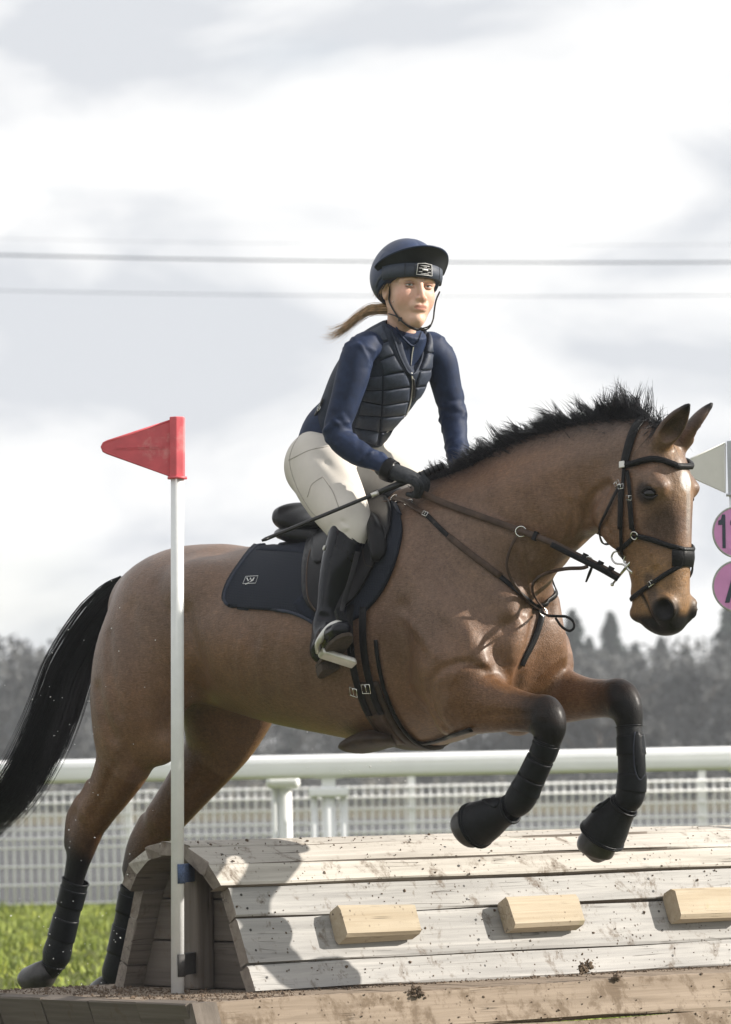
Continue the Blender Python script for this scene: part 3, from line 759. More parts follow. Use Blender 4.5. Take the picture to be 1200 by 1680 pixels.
# ------------------------------------------------------------------ signed-distance modelling of bodies
class Field:
    def __init__(s, lo, hi, h):
        s.h = h; s.lo = np.asarray(lo, float)
        n = np.ceil((np.asarray(hi, float) - s.lo) / h).astype(int) + 1
        s.n = n; s.F = np.full(tuple(n), 0.15, dtype=np.float32)
        s.ax = [(s.lo[i] + h * np.arange(n[i])).astype(np.float32) for i in range(3)]
    def win(s, lo, hi):
        a = np.maximum(np.floor((lo - s.lo) / s.h).astype(int), 0)
        b = np.minimum(np.ceil((hi - s.lo) / s.h).astype(int) + 1, s.n)
        if (b <= a).any(): return None
        sl = tuple(slice(int(a[i]), int(b[i])) for i in range(3))
        X = s.ax[0][sl[0]][:, None, None]; Y = s.ax[1][sl[1]][None, :, None]; Z = s.ax[2][sl[2]][None, None, :]
        return sl, X, Y, Z
    def chain_dist(s, P, R, lat, m):
        """elliptic cone chain; P (n,3), R (n,2) = in-plane, lateral radii"""
        lo = (P - R.max(1)[:, None]).min(0) - m; hi = (P + R.max(1)[:, None]).max(0) + m
        w_ = s.win(lo, hi)
        if w_ is None: return None
        sl, X, Y, Z = w_
        D = np.full(s.F[sl].shape, 0.15, dtype=np.float32)
        o = np.array([q.start for q in sl])
        for i in range(len(P) - 1):
            A, B = P[i], P[i + 1]; r = max(R[i].max(), R[i + 1].max())
            w2 = s.win(np.minimum(A, B) - r - m, np.maximum(A, B) + r + m)
            if w2 is None: continue
            s2 = tuple(slice(max(w2[0][j].start, sl[j].start), min(w2[0][j].stop, sl[j].stop)) for j in range(3))
            if any(q.stop <= q.start for q in s2): continue
            x = s.ax[0][s2[0]][:, None, None]; y = s.ax[1][s2[1]][None, :, None]; z = s.ax[2][s2[2]][None, None, :]
            d = B - A; ln = np.linalg.norm(d)
            if ln < 1e-6: continue
            d = d / ln
            l = lat - d * (lat @ d); l /= np.linalg.norm(l) + 1e-9
            nn = np.cross(d, l)
            qx, qy, qz = x - A[0], y - A[1], z - A[2]
            t = qx * d[0] + qy * d[1] + qz * d[2]
            tc_ = np.clip(t, 0, ln); k = tc_ / ln
            a = t - tc_
            n_ = qx * nn[0] + qy * nn[1] + qz * nn[2]
            l_ = qx * l[0] + qy * l[1] + qz * l[2]
            rn = R[i, 0] + (R[i + 1, 0] - R[i, 0]) * k; rl = R[i, 1] + (R[i + 1, 1] - R[i, 1]) * k
            ra = np.minimum(rn, rl)
            e0 = (a / ra) ** 2 + (n_ / rn) ** 2 + (l_ / rl) ** 2
            e1 = (a / ra ** 2) ** 2 + (n_ / rn ** 2) ** 2 + (l_ / rl ** 2) ** 2
            k0 = np.sqrt(e0)
            dd = (k0 * (k0 - 1) / (np.sqrt(e1) + 1e-6)).astype(np.float32)
            t2 = tuple(slice(s2[j].start - o[j], s2[j].stop - o[j]) for j in range(3))
            D[t2] = np.minimum(D[t2], dd)
        return sl, D
    def combine(s, sl, D, k, mode):
        F = s.F[sl]
        if mode == '+':
            h = np.maximum(k - np.abs(F - D), 0) / k
            s.F[sl] = np.minimum(F, D) - h * h * (k / 4)
        else:
            D = -D; h = np.maximum(k - np.abs(F - D), 0) / k
            s.F[sl] = np.maximum(F, D) + h * h * (k / 4)
    def chain(s, pts, k=0.03, lat=(0, 1, 0), sub=4, mode='+'):
        """pts rows: x y z rn rl"""
        A = np.asarray(pts, float)
        if len(A) > 2: A = catmull(A, sub)
        r = s.chain_dist(A[:, :3], np.maximum(A[:, 3:5], 0.001), np.asarray(lat, float), k + 0.02)
        if r: s.combine(r[0], r[1], k, mode)
    def ell(s, c, r, axes=None, k=0.03, mode='+'):
        c = np.asarray(c, float); r = np.asarray(r, float)
        A = np.eye(3) if axes is None else np.asarray(axes, float)
        w_ = s.win(c - r.max() - k - .02, c + r.max() + k + .02)
        if w_ is None: return
        sl, X, Y, Z = w_; X, Y, Z = X - c[0], Y - c[1], Z - c[2]
        u = [X * A[i, 0] + Y * A[i, 1] + Z * A[i, 2] for i in range(3)]
        k0 = np.sqrt(sum((u[i] / r[i]) ** 2 for i in range(3))); k1 = np.sqrt(sum((u[i] / r[i] ** 2) ** 2 for i in range(3)))
        D = (k0 * (k0 - 1) / (k1 + 1e-6)).astype(np.float32)
        s.combine(sl, D, k, mode)
    def swell(s, pts, amp, rad, sub=4):
        """raise (amp>0) or press in (amp<0) the surface along a path; rad = falloff"""
        P = np.asarray(pts, float)
        if P.ndim == 1: P = P[None]
        if len(P) > 2: P = catmull(P, sub)
        m = 2.4 * rad
        w_ = s.win(P.min(0) - m, P.max(0) + m)
        if w_ is None: return
        sl, X, Y, Z = w_
        D2 = None
        if len(P) == 1: D2 = (X - P[0, 0]) ** 2 + (Y - P[0, 1]) ** 2 + (Z - P[0, 2]) ** 2
        for i in range(len(P) - 1):
            A, d = P[i], P[i + 1] - P[i]; L2 = d @ d + 1e-12
            t = np.clip(((X - A[0]) * d[0] + (Y - A[1]) * d[1] + (Z - A[2]) * d[2]) / L2, 0, 1)
            q = (X - A[0] - t * d[0]) ** 2 + (Y - A[1] - t * d[1]) ** 2 + (Z - A[2] - t * d[2]) ** 2
            D2 = q if D2 is None else np.minimum(D2, q)
        s.F[sl] -= (amp * np.exp(-D2 / (rad * rad))).astype(np.float32)
    def sample(s, p):
        """trilinear"""
        q = (np.asarray(p, float) - s.lo) / s.h
        i = np.clip(np.floor(q).astype(int), 0, s.n - 2); f = q - i
        r = 0
        for a in (0, 1):
            for b in (0, 1):
                for c in (0, 1):
                    w_ = (f[:, 0] if a else 1 - f[:, 0]) * (f[:, 1] if b else 1 - f[:, 1]) * (f[:, 2] if c else 1 - f[:, 2])
                    r = r + w_ * s.F[i[:, 0] + a, i[:, 1] + b, i[:, 2] + c]
        return r
    def mesh(s, F=None, smooth=2):
        return surface_nets(s.F if F is None else F, s.lo, s.h, smooth)
def surface_nets(F, lo, h, smooth=2):
    S = F < 0
    c = np.zeros(tuple(np.array(F.shape) - 1), dtype=np.int8)
    for a in (0, 1):
        for b in (0, 1):
            for d in (0, 1):
                c += S[a:a + c.shape[0], b:b + c.shape[1], d:d + c.shape[2]]
    act = (c > 0) & (c < 8)
    idx = np.argwhere(act); n = len(idx)
    idm = np.full(c.shape, -1, dtype=np.int32); idm[act] = np.arange(n)
    corner = np.array([(a, b, d) for a in (0, 1) for b in (0, 1) for d in (0, 1)])
    val = np.stack([F[idx[:, 0] + a, idx[:, 1] + b, idx[:, 2] + d] for a, b, d in corner], 1)
    acc = np.zeros((n, 3)); cnt = np.zeros(n)
    for i in range(8):
        for j in range(i + 1, 8):
            if np.abs(corner[i] - corner[j]).sum() != 1: continue
            m = (val[:, i] < 0) != (val[:, j] < 0)
            t = val[m, i] / (val[m, i] - val[m, j])
            acc[m] += corner[i] + t[:, None] * (corner[j] - corner[i]); cnt[m] += 1
    V = lo + (idx + acc / cnt[:, None]) * h
    Q = []
    for ax in range(3):
        s1 = [slice(None)] * 3; s2 = [slice(None)] * 3
        s1[ax] = slice(0, -1); s2[ax] = slice(1, None)
        e = S[tuple(s1)] != S[tuple(s2)]
        p = np.argwhere(e)
        o1, o2 = [(1, 2), (2, 0), (0, 1)][ax]
        ok = (p[:, o1] > 0) & (p[:, o2] > 0) & (p[:, o1] < F.shape[o1] - 1) & (p[:, o2] < F.shape[o2] - 1)
        p = p[ok]
        inside = S[p[:, 0], p[:, 1], p[:, 2]]
        def g(a, b):
            q = p.copy(); q[:, o1] -= a; q[:, o2] -= b
            return idm[q[:, 0], q[:, 1], q[:, 2]]
        quad = np.stack([g(1, 1), g(0, 1), g(0, 0), g(1, 0)], 1)
        quad[~inside] = quad[~inside][:, ::-1]
        Q.append(quad)
    Q = np.concatenate(Q)
    for _ in range(smooth): V = laplace(V, Q, 0.5)
    return V, Q
def laplace(V, Q, lam):
    A = np.zeros_like(V); C = np.zeros(len(V))
    for a in range(Q.shape[1]):
        i, j = Q[:, a], Q[:, (a + 1) % Q.shape[1]]
        for k in range(3):
            A[:, k] += np.bincount(i, V[j, k], len(V)) + np.bincount(j, V[i, k], len(V))
        C += np.bincount(i, minlength=len(V)) + np.bincount(j, minlength=len(V))
    return V + lam * (A / np.maximum(C, 1)[:, None] - V)
def vnormals(V, Q):
    n = np.cross(V[Q[:, 2]] - V[Q[:, 0]], V[Q[:, 3]] - V[Q[:, 1]])
    N = np.zeros_like(V)
    for a in range(4):
        for k in range(3): N[:, k] += np.bincount(Q[:, a], n[:, k], len(V))
    return N / (np.linalg.norm(N, axis=1)[:, None] + 1e-12)
def seg_dist(V, P):
    """distance of points V to polyline P and the position along it 0..1"""
    P = np.asarray(P, float); best = np.full(len(V), 1e9); pos = np.zeros(len(V))
    for i in range(len(P) - 1):
        d = P[i + 1] - P[i]; t = np.clip(((V - P[i]) @ d) / (d @ d + 1e-12), 0, 1)
        q = np.linalg.norm(V - P[i] - t[:, None] * d, axis=1); m = q < best
        best[m] = q[m]; pos[m] = (i + t[m]) / (len(P) - 1)
    return best, pos
def sstep(a, b, x):
    t = np.clip((x - a) / (b - a), 0, 1); return t * t * (3 - 2 * t)
# ------------------------------------------------------------------ the horse (local frame: forward, right, up)
HS = 0.0065
hf = Field((-1.62, -0.48, 0.28), (1.62, 0.48, 2.32), HS)
def c_(rows): return [list(HP(r[0], r[1], r[2])) + [r[3], r[4]] for r in rows]
def sagittal(rows):
    """rows: px, top py, bottom py, half width"""
    o = []
    for px, a, b, hw in rows:
        p, q = HP(px, a, 0), HP(px, b, 0)
        o.append([p[0], 0, (p[2] + q[2]) / 2, (p[2] - q[2]) / 2, hw])
    return o
# barrel
hf.chain(sagittal([(250, 935, 1120, .15), (285, 915, 1140, .205), (340, 899, 1152, .245), (410, 897, 1172, .275), (480, 895, 1192, .295), (560, 880, 1208, .31),
                   (630, 858, 1222, .30), (690, 835, 1226, .265), (745, 850, 1215, .235), (800, 890, 1185, .19)]), k=0.04, sub=9)
# croup and dock
hf.chain(c_([(212, 985, 0, .05, .05), (245, 990, 0, .12, .13), (300, 985, 0, .17, .2), (360, 980, 0, .16, .22)]), k=0.06)
# withers
hf.chain(c_([(600, 890, 0, .07, .06), (655, 850, 0, .085, .06), (700, 838, 0, .085, .055), (750, 850, 0, .10, .06)]), k=0.10)
# neck
hf.chain(c_([(745, 935, 0, .27, .20), (800, 900, 0, .25, .165), (850, 860, 0, .215, .13), (900, 823, 0, .18, .105), (950, 793, 0, .155, .092), (1000, 770, 0, .14, .085), (1045, 752, 0, .115, .078)]), k=0.08, sub=8)
# crest line
hf.chain(c_([(700, 838, 0, .05, .04), (770, 795, 0, .045, .035), (840, 752, 0, .045, .032), (910, 727, 0, .045, .032), (980, 715, 0, .045, .032), (1045, 713, 0, .04, .035)]), k=0.06)
for s in (1, -1):
    # haunch, thigh seen from the side
    L_ = lambda rows: [list(HPs(r[0], r[1], r[2], s)) + [r[3], r[4]] for r in rows]
    def HPs(px, py, l, s):
        p = HP(px, py, l); p[1] *= s; return p
    # shoulder blade and upper arm (near coordinates, mirrored)
    hf.chain(L_([(665, 900, .12, .10, .09), (700, 980, .155, .135, .10), (745, 1060, .17, .15, .10), (765, 1110, .165, .12, .095)]), k=0.08)
    # pectoral
    hf.chain(L_([(828, 995, .065, .075, .07), (826, 1055, .078, .088, .075), (806, 1110, .085, .08, .07)]), k=0.05)
    # point of hip
    hf.ell(HPs(330, 965, .19, s), (.13, .07, .08), k=0.08)
# near hind leg
HINDN = [(285, 1005, .12, .225, .15), (248, 1080, .155, .228, .138), (224, 1145, .178, .192, .118), (212, 1200, .18, .150, .098), (204, 1245, .175, .114, .078), (184, 1288, .17, .090, .062), (156, 1332, .165, .072, .05)]
hf.chain(c_(HINDN), k=0.05, sub=7)
hf.chain(c_([(330, 1060, -.06, .14, .10), (335, 1130, -.08, .13, .09), (345, 1190, -.12, .10, .07)]), k=0.05, sub=6)
hf.chain(c_([(163, 1322, .165, .060, .045), (144, 1360, .165, .064, .043), (134, 1392, .165, .054, .040), (124, 1430, .165, .041, .034), (111, 1490, .165, .034, .028), (98, 1545, .165, .034, .028), (92, 1572, .165, .042, .034), (84, 1590, .165, .036, .03), (66, 1600, .165, .036, .034)]), k=0.02)
hf.chain(c_([(132, 1318, .165, .024, .022), (121, 1342, .165, .030, .024), (116, 1385, .165, .026, .022)]), k=0.03)      # point of hock
hf.chain(c_([(152, 1290, .165, .03, .02), (135, 1322, .165, .022, .018)]), k=0.03)     # tendon above it
hf.ell(HP(262, 1222, .17), (.075, .05, .07), k=0.05)                                  # stifle
# far hind leg
HINDF = [(395, 1050, -.13, .20, .14), (385, 1130, -.155, .19, .12), (372, 1190, -.17, .145, .098), (345, 1240, -.17, .115, .078), (310, 1290, -.165, .092, .065), (268, 1345, -.165, .075, .052)]
hf.chain(c_(HINDF), k=0.05, sub=7)
hf.chain(c_([(268, 1345, -.165, .066, .046), (244, 1385, -.165, .062, .043), (228, 1425, -.165, .050, .040), (217, 1470, -.165, .040, .034), (205, 1530, -.165, .034, .028), (193, 1585, -.165, .034, .028), (188, 1606, -.165, .042, .034), (180, 1622, -.165, .036, .032)]), k=0.02)
hf.chain(c_([(240, 1345, -.165, .026, .022), (222, 1385, -.165, .030, .024), (212, 1425, -.165, .026, .022)]), k=0.03)
# near fore
hf.chain(c_([(742, 1085, .17, .17, .09), (765, 1140, .18, .125, .085), (800, 1156, .18, .092, .068), (845, 1165, .175, .068, .054), (880, 1172, .17, .060, .048), (897, 1180, .17, .058, .050)]), k=0.045)
hf.chain(c_([(893, 1166, .17, .052, .048), (903, 1188, .17, .055, .047), (900, 1212, .17, .045, .040), (889, 1240, .17, .034, .032), (872, 1275, .17, .030, .028), (857, 1304, .17, .037, .034), (846, 1316, .17, .036, .034), (822, 1328, .17, .030, .03), (806, 1338, .17, .034, .036)]), k=0.02)
hf.ell(HP(742, 1178, .17), (.07, .05, .055), k=0.05)       # elbow
# far fore
hf.chain(c_([(868, 1075, -.15, .15, .09), (890, 1130, -.16, .115, .08), (925, 1142, -.165, .088, .066), (965, 1146, -.165, .066, .054), (1000, 1146, -.165, .060, .048), (1018, 1150, -.165, .058, .050)]), k=0.045)
hf.chain(c_([(1014, 1138, -.165, .050, .047), (1028, 1158, -.165, .054, .046), (1033, 1185, -.165, .045, .040), (1034, 1215, -.165, .034, .032), (1035, 1258, -.165, .031, .028), (1034, 1300, -.165, .038, .034), (1026, 1316, -.165, .036, .034), (1012, 1332, -.165, .030, .03), (1002, 1345, -.165, .034, .036)]), k=0.02)
hf.ell(HP(850, 1180, -.17), (.07, .05, .055), k=0.05)
# head
HEADC = [(1056, 742, 0, .108, .080), (1071, 778, 0, .124, .094), (1074, 812, 0, .132, .096), (1075, 852, 0, .130, .088), (1079, 895, 0, .120, .080), (1083, 935, 0, .106, .074), (1088, 968, 0, .092, .070), (1093, 995, 0, .078, .066), (1094, 1014, 0, .052, .052)]
hf.chain(c_(HEADC), k=0.05, sub=8)
for s in (1, -1):
    hf.ell(HPs(1028, 838, .058, s), (.118, .042, .128), k=0.035)                     # cheek
    hf.swell([HPs(1000, 800, .09, s), HPs(985, 838, .095, s), HPs(1003, 880, .09, s)], -0.006, 0.014)
    hf.chain([list(HPs(x, y, l, s)) + [a, b] for x, y, l, a, b in ((1058, 776, .074, .024, .016), (1070, 786, .086, .024, .017), (1086, 800, .082, .022, .016))], k=0.03)   # brow
    hf.swell(HPs(1054, 762, .085, s), -0.010, 0.026)
    hf.swell([HPs(1048, 850, .088, s), HPs(1064, 890, .08, s), HPs(1074, 925, .072, s)], 0.007, 0.012)       # facial crest
    hf.swell([HPs(1082, 850, .08, s), HPs(1088, 905, .07, s)], -0.007, 0.025)
    # nostril: rim and hollow
    nc = HPs(1092, 1000, .056, s)
    hf.ell(nc, (.040, .022, .036), k=0.03)
    hf.ell(nc + np.array([.010, .018 * s, 0.0]), (.026, .026, .036), k=0.008, mode='-')
    hf.swell([nc + np.array([-.020, .012 * s, .03]), nc + np.array([.004, .014 * s, .042]), nc + np.array([.028, .008 * s, .026])], 0.006, .010)
    # eye: a bulge with a socket for the eyeball
    hf.swell(HPs(1066, 809, .095, s), 0.008, 0.030)
    hf.ell(HPs(1066, 809, .106, s), (.029, .016, .0185), k=0.012, mode='-')
    hf.swell([HPs(1054, 806, .1, s), HPs(1062, 798, .105, s), HPs(1074, 800, .104, s)], 0.006, 0.008)
    hf.swell([HPs(1056, 816, .1, s), HPs(1066, 820, .102, s), HPs(1076, 816, .1, s)], 0.004, 0.008)
# lips, chin
hf.chain(c_([(1055, 975, 0, .03, .046), (1066, 1008, 0, .034, .048), (1080, 1024, 0, .028, .044), (1104, 1022, 0, .030, .046)]), k=0.025)
hf.ell(HP(1052, 1006, 0), (.034, .040, .030), k=0.02)
for s in (1, -1):
    hf.swell([HPs(1056, 978, .06, s), HPs(1067, 1003, .06, s), HPs(1080, 1028, .05, s)], -0.009, 0.007)
    hf.swell([HPs(1062, 975, .07, s), HPs(1072, 995, .07, s)], 0.004, 0.010)
# ears
for s, bx, by, tx, ty in ((1, 1086, 724, 1132, 662), (-1, 1124, 722, 1169, 661)):
    b_, t_ = HP(bx, by, .052 * s), HP(tx, ty, .078 * s)
    d_ = t_ - b_
    opn = np.array([0.75, 0.55 * s, -0.1]); opn = opn - d_ * (opn @ d_) / (d_ @ d_); opn /= np.linalg.norm(opn)
    sid = np.cross(d_ / np.linalg.norm(d_), opn)
    rows = [(-.12, .030, .026), (0.12, .036, .028), (0.35, .038, .029), (0.6, .032, .025), (0.82, .019, .016), (1.0, .006, .006)]
    hf.chain([list(b_ + d_ * k_ + opn * 0.0) + [a_, r_] for k_, a_, r_ in rows], k=0.02, lat=opn, sub=6)
    rows = [(0.16, .008, .010), (0.3, .025, .022), (0.55, .022, .020), (0.8, .010, .010), (0.93, .003, .004)]
    hf.chain([list(b_ + d_ * k_ + opn * 0.017) + [a_, r_] for k_, a_, r_ in rows], k=0.008, lat=opn, sub=6, mode='-')
# throat
hf.chain(c_([(1015, 830, 0, .07, .05), (975, 828, 0, .07, .05), (935, 855, 0, .08, .06)]), k=0.06, sub=6)
# muscle relief on the near and far sides
def on(px, py, l, s=1):
    """the point of the near surface behind a photo pixel, near the lateral offset l; mirrored for s = -1"""
    ls = np.linspace(l + .09, l - .09, 73); P = np.array([HP(px, py, x) for x in ls]); f_ = hf.sample(P)
    k = np.argmax(f_ < 0) if (f_ < 0).any() and f_[0] > 0 else -1
    p = P[k] if k > 0 else HP(px, py, l)
    return p * np.array([1, s, 1])
for s in (1, -1):
    hf.swell([on(700, 870, .14, s), on(735, 960, .22, s), on(790, 1040, .24, s), on(815, 1080, .22, s)], -0.014, 0.035)     # front of the shoulder
    hf.swell([on(662, 1000, .26, s), on(665, 1070, .28, s), on(672, 1140, .27, s), on(700, 1195, .22, s)], -0.014, 0.034)    # behind the shoulder
    hf.swell([on(705, 1010, .24, s), on(725, 1080, .26, s)], 0.010, 0.06)
    hf.swell([on(700, 1100, .26, s), on(745, 1100, .27, s)], 0.012, 0.05)
    hf.swell([on(960, 880, .06, s), on(900, 950, .09, s), on(860, 1000, .12, s), on(830, 1030, .14, s)], -0.016, 0.022)     # jugular groove
    hf.swell([on(1000, 800, .09, s), on(960, 840, .11, s)], -0.010, 0.02)
    hf.swell([on(300, 1010, .25, s), on(325, 1090, .25, s), on(330, 1140, .22, s)], -0.018, 0.045)                          # flank
    hf.swell([on(820, 800, .11, s), on(900, 770, .1, s), on(980, 745, .09, s)], 0.006, 0.04)
hf.swell([on(160, 1130, .2), on(185, 1210, .25)], -0.010, 0.025)
hf.swell([on(215, 1000, .25), on(228, 1100, .3), on(235, 1160, .29)], -0.007, 0.03)
hf.swell([on(282, 1150, .28), on(270, 1195, .26)], -0.008, 0.025)
# folds of skin at the base of the neck and the armpit
for i in range(6):
    l0 = .10
    hf.swell([on(846 + 9 * i, 905 + 5 * i, .12), on(858 + 8 * i, 945 + 4 * i, .13), on(868 + 6 * i, 985 + 2 * i, .12)], 0.0075 * (1 if i % 2 else -1), 0.009)
for i in range(4): hf.swell([on(955 - 9 * i, 800 + 12 * i, .10), on(962 - 10 * i, 835 + 10 * i, .09), on(955 - 12 * i, 870 + 8 * i, .07)], 0.006 * (1 if i % 2 else -1), 0.010)
hf.swell([on(733, 1196, .24), on(712, 1165, .27), on(705, 1130, .28), on(722, 1100, .28), on(765, 1088, .26), on(800, 1102, .24)], -0.013, 0.013)
hf.swell([on(742, 1150, .27), on(780, 1130, .26), on(815, 1138, .24)], 0.006, 0.03)
for l in (.22,): hf.swell([on(790, 1175, l), on(840, 1172, l), on(875, 1172, l)], -0.006, 0.010)
hf.swell([on(810, 1150, .24), on(850, 1158, .225)], 0.004, 0.012)
for l, x, y in ((.17, 899, 1181), (-.165, 1024, 1154)):
    hf.ell(HP(x + 2, y - 4, l), (.044, .046, .058), k=0.014); hf.ell(HP(x + 6, y + 14, l), (.038, .043, .030), k=0.012); hf.ell(HP(x - 18, y + 8, l), (.024, .026, .030), k=0.015)
    hf.swell([HP(x - 14, y - 22, l + .05), HP(x + 2, y - 8, l + .06), HP(x + 14, y - 2, l + .05)], -0.005, 0.008); hf.swell([HP(x - 10, y + 6, l + .05), HP(x + 14, y + 14, l + .055)], -0.005, 0.008)
    hf.swell([HP(x - 16, y + 30, l + .045), HP(x - 24, y + 50, l + .04)], -0.006, 0.008)
hf.swell([on(888, 1000, 0), on(874, 1045, 0), on(858, 1095, 0), on(848, 1130, 0)], -0.034, 0.024)
for s in (1, -1):
    hf.swell([on(840, 985, .12, s), on(846, 1030, .14, s), on(838, 1075, .15, s)], 0.014, 0.035)
    hf.swell([on(690, 940, .22, s), on(712, 1000, .26, s), on(738, 1055, .27, s)], -0.008, 0.018)
    hf.swell([on(745, 985, .23, s), on(775, 1040, .24, s), on(795, 1085, .23, s)], 0.010, 0.03)
    hf.swell([on(870, 800, .1, s), on(900, 860, .1, s), on(890, 920, .11, s)], 0.008, 0.03)
    hf.swell([on(1000, 795, .09, s), on(972, 815, .1, s), on(965, 850, .09, s)], -0.012, 0.014)
# ribs, triceps edge, haunch seams: shallow relief that catches the sky
for i in range(6): hf.swell([on(400 + 34 * i, 1040, .30), on(392 + 34 * i, 1090, .305), on(398 + 34 * i, 1140, .28)], 0.0022, 0.016)
hf.swell([on(660, 1010, .27), on(690, 1040, .28), on(715, 1075, .285)], 0.007, 0.02)
hf.swell([on(640, 900, .19), on(690, 960, .24), on(735, 1010, .25)], 0.006, 0.03)
hf.swell([on(760, 900, .18), on(800, 960, .2), on(830, 1000, .19)], 0.007, 0.03)
hf.swell([on(800, 830, .14), on(860, 880, .13), on(900, 925, .11)], -0.006, 0.025)
hf.swell([on(180, 1040, .2), on(182, 1100, .24), on(195, 1170, .26)], -0.007, 0.02)
hf.swell([on(255, 960, .24), on(280, 1020, .28), on(290, 1090, .29)], -0.006, 0.025)
hf.swell([on(395, 1010, .29), on(420, 1050, .3)], -0.004, 0.03)
hf.swell([on(190, 1255, .24), on(170, 1300, .21), on(152, 1340, .2)], -0.007, 0.012); hf.swell([on(218, 1262, .235), on(190, 1310, .21)], 0.005, 0.015)
hf.swell([on(330, 1270, -.10), on(285, 1330, -.11)], -0.006, 0.012)
# veins
for P_ in ([(640, 1120), (620, 1150), (590, 1165), (550, 1180), (500, 1178)], [(1078, 900), (1066, 880), (1050, 868)], [(780, 1150), (815, 1162), (850, 1168)], [(225, 1240), (205, 1280), (180, 1320)], [(760, 1010), (772, 1040), (765, 1075)]):
    q_ = []
    for x, y in P_:
        l0 = .30 if 450 < x < 700 else (.075 if x > 1000 else (.24 if x > 700 else .235)); q_.append(on(x, y, l0))
    hf.swell(q_, 0.0042, 0.0065)
# tendons in the legs
for P, l in (((905, 1140), .22), ((1025, 1115), -.12)): pass
HV, HQ = hf.mesh(smooth=4)
# keep the largest shell only is not needed: the chains overlap
HVW = HW(HV)
HQ = HQ[:, ::-1]                 # the local frame is left-handed
HN = vnormals(HVW, HQ)

def horse_colour(V):
    """base colours of the coat in the local frame"""
    n = len(V)
    coat = np.array([0.215, 0.114, 0.062]); rich = np.array([0.165, 0.078, 0.031]); black = np.array([0.0055, 0.005, 0.006])
    tan = np.array([0.30, 0.165, 0.065]); grey = np.array([0.175, 0.115, 0.084])
    C = np.tile(coat, (n, 1))
    def blend(col, w_):
        nonlocal C
        C = C * (1 - w_[:, None]) + np.asarray(col) * w_[:, None]
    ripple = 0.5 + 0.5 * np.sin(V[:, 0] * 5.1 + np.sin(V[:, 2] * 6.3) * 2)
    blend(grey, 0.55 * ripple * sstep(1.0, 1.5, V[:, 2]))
    blend(tan * 0.8, 0.4 * sstep(1.32, 1.18, V[:, 2]) * (np.abs(V[:, 0]) < 0.75))
    # unclipped lower legs: richer brown, then black points
    px = np.array([0.0])
    def leg(P, l, b0, b1, u0, rad=0.19):
        q = np.array([HP(x, y, l) for x, y in P]); d, t = seg_dist(V, q)
        m = (d < rad)
        same = np.sign(V[:, 1]) == np.sign(l)
        t = t + 0.006 * np.sin(V[:, 0] * 61 + V[:, 2] * 43) + 0.004 * np.sin(V[:, 0] * 140 + V[:, 1] * 90)
        w_ = sstep(u0 - .006, u0 + .006, t) * m * same
        blend(rich, w_)
        w_ = sstep(b0, b1, t) * m * same
        blend(black, w_)
    leg([(235, 1080), (215, 1200), (150, 1345), (124, 1430), (92, 1590), (60, 1610)], .17, .38, .57, .27, .2)
    leg([(385, 1080), (372, 1190), (262, 1350), (217, 1470), (190, 1600), (170, 1630)], -.17, .40, .60, .25, .2)
    leg([(742, 1120), (800, 1156), (897, 1180), (889, 1240), (857, 1304), (800, 1345)], .17, .27, .42, .10, .13)
    leg([(868, 1110), (925, 1142), (1022, 1152), (1034, 1215), (1034, 1300), (990, 1350)], -.16, .27, .42, .08, .13)
    # head: tan muzzle, dark nose and lips, dark face sides
    hd = sstep(1.05, 1.15, V[:, 0])
    m0 = HP(1095, 960, 0)
    def ball(px_, py_, l, r0, r1):
        c = HP(px_, py_, l); return sstep(r1, r0, np.linalg.norm(V - c, axis=1))
    blend(tan, 0.85 * sstep(.16, .05, np.abs(V[:, 2] - HP(1090, 965, 0)[2])) * hd)
    for s in (1, -1):
        c = HP(1093, 1002, .052); c[1] *= s
        w_ = sstep(.056, .034, np.linalg.norm((V - c), axis=1)); blend(black * 1.3, w_ * hd)
        d, t_ = seg_dist(V, np.array([HP(1052, 972, .062), HP(1060, 990, .066), HP(1068, 1006, .064), HP(1080, 1030, .05)]) * np.array([1, s, 1])); blend(black * 1.2, 0.9 * sstep(.012, .005, d) * hd)
        d, t_ = seg_dist(V, np.array([HP(1064, 950, .075), HP(1072, 985, .075), HP(1078, 1010, .07)]) * np.array([1, s, 1])); blend(black * 4, 0.6 * sstep(.03, .01, d) * hd)
        c = HP(1062, 808, .09); c[1] *= s
        blend(black * 1.8, 0.85 * sstep(.05, .025, np.linalg.norm(V - c, axis=1)) * hd)
        c = HP(1088, 860, .06); c[1] *= s
        blend(black * 3, 0.55 * sstep(.09, .03, np.linalg.norm(V - c, axis=1)) * hd)
    lipz = HP(1080, 1016, 0)[2]
    blend(black * 1.6, sstep(lipz + .03, lipz - .002, V[:, 2]) * hd * (V[:, 2] > 1.2))
    blend(tan, 0.7 * ball(1122, 800, 0, .02, .09) )
    blend(tan * .9, 0.7 * ball(1100, 740, .02, .02, .06))
    # blaze
    c = HP(1117, 790, 0)
    w_ = sstep(.040, .026, np.sqrt((V[:, 1] / 0.75) ** 2 + ((V[:, 2] - c[2]) / 0.95) ** 2)) * sstep(c[0] - .06, c[0] - .03, V[:, 0]); blend((0.75, 0.73, 0.70), w_)
    w_ = sstep(.016, .006, np.abs(V[:, 1] + 0.004)) * sstep(c[2] - .24, c[2] - .1, V[:, 2]) * sstep(c[2] + .02, c[2] - .03, V[:, 2]) * sstep(1.28, 1.34, V[:, 0]); blend((0.45, 0.42, 0.39), w_ * 0.6)
    for s in (1, -1):
        bx, by, tx, ty = (1086, 724, 1132, 662) if s > 0 else (1124, 722, 1169, 661)
        d, t_ = seg_dist(V, [HP(bx, by, .052 * s), HP(tx, ty, .078 * s)])
        blend(black * 5, 0.6 * sstep(.05, .03, d) * sstep(.12, .4, t_)); blend(black * 1.5, sstep(.05, .03, d) * sstep(.7, .95, t_))
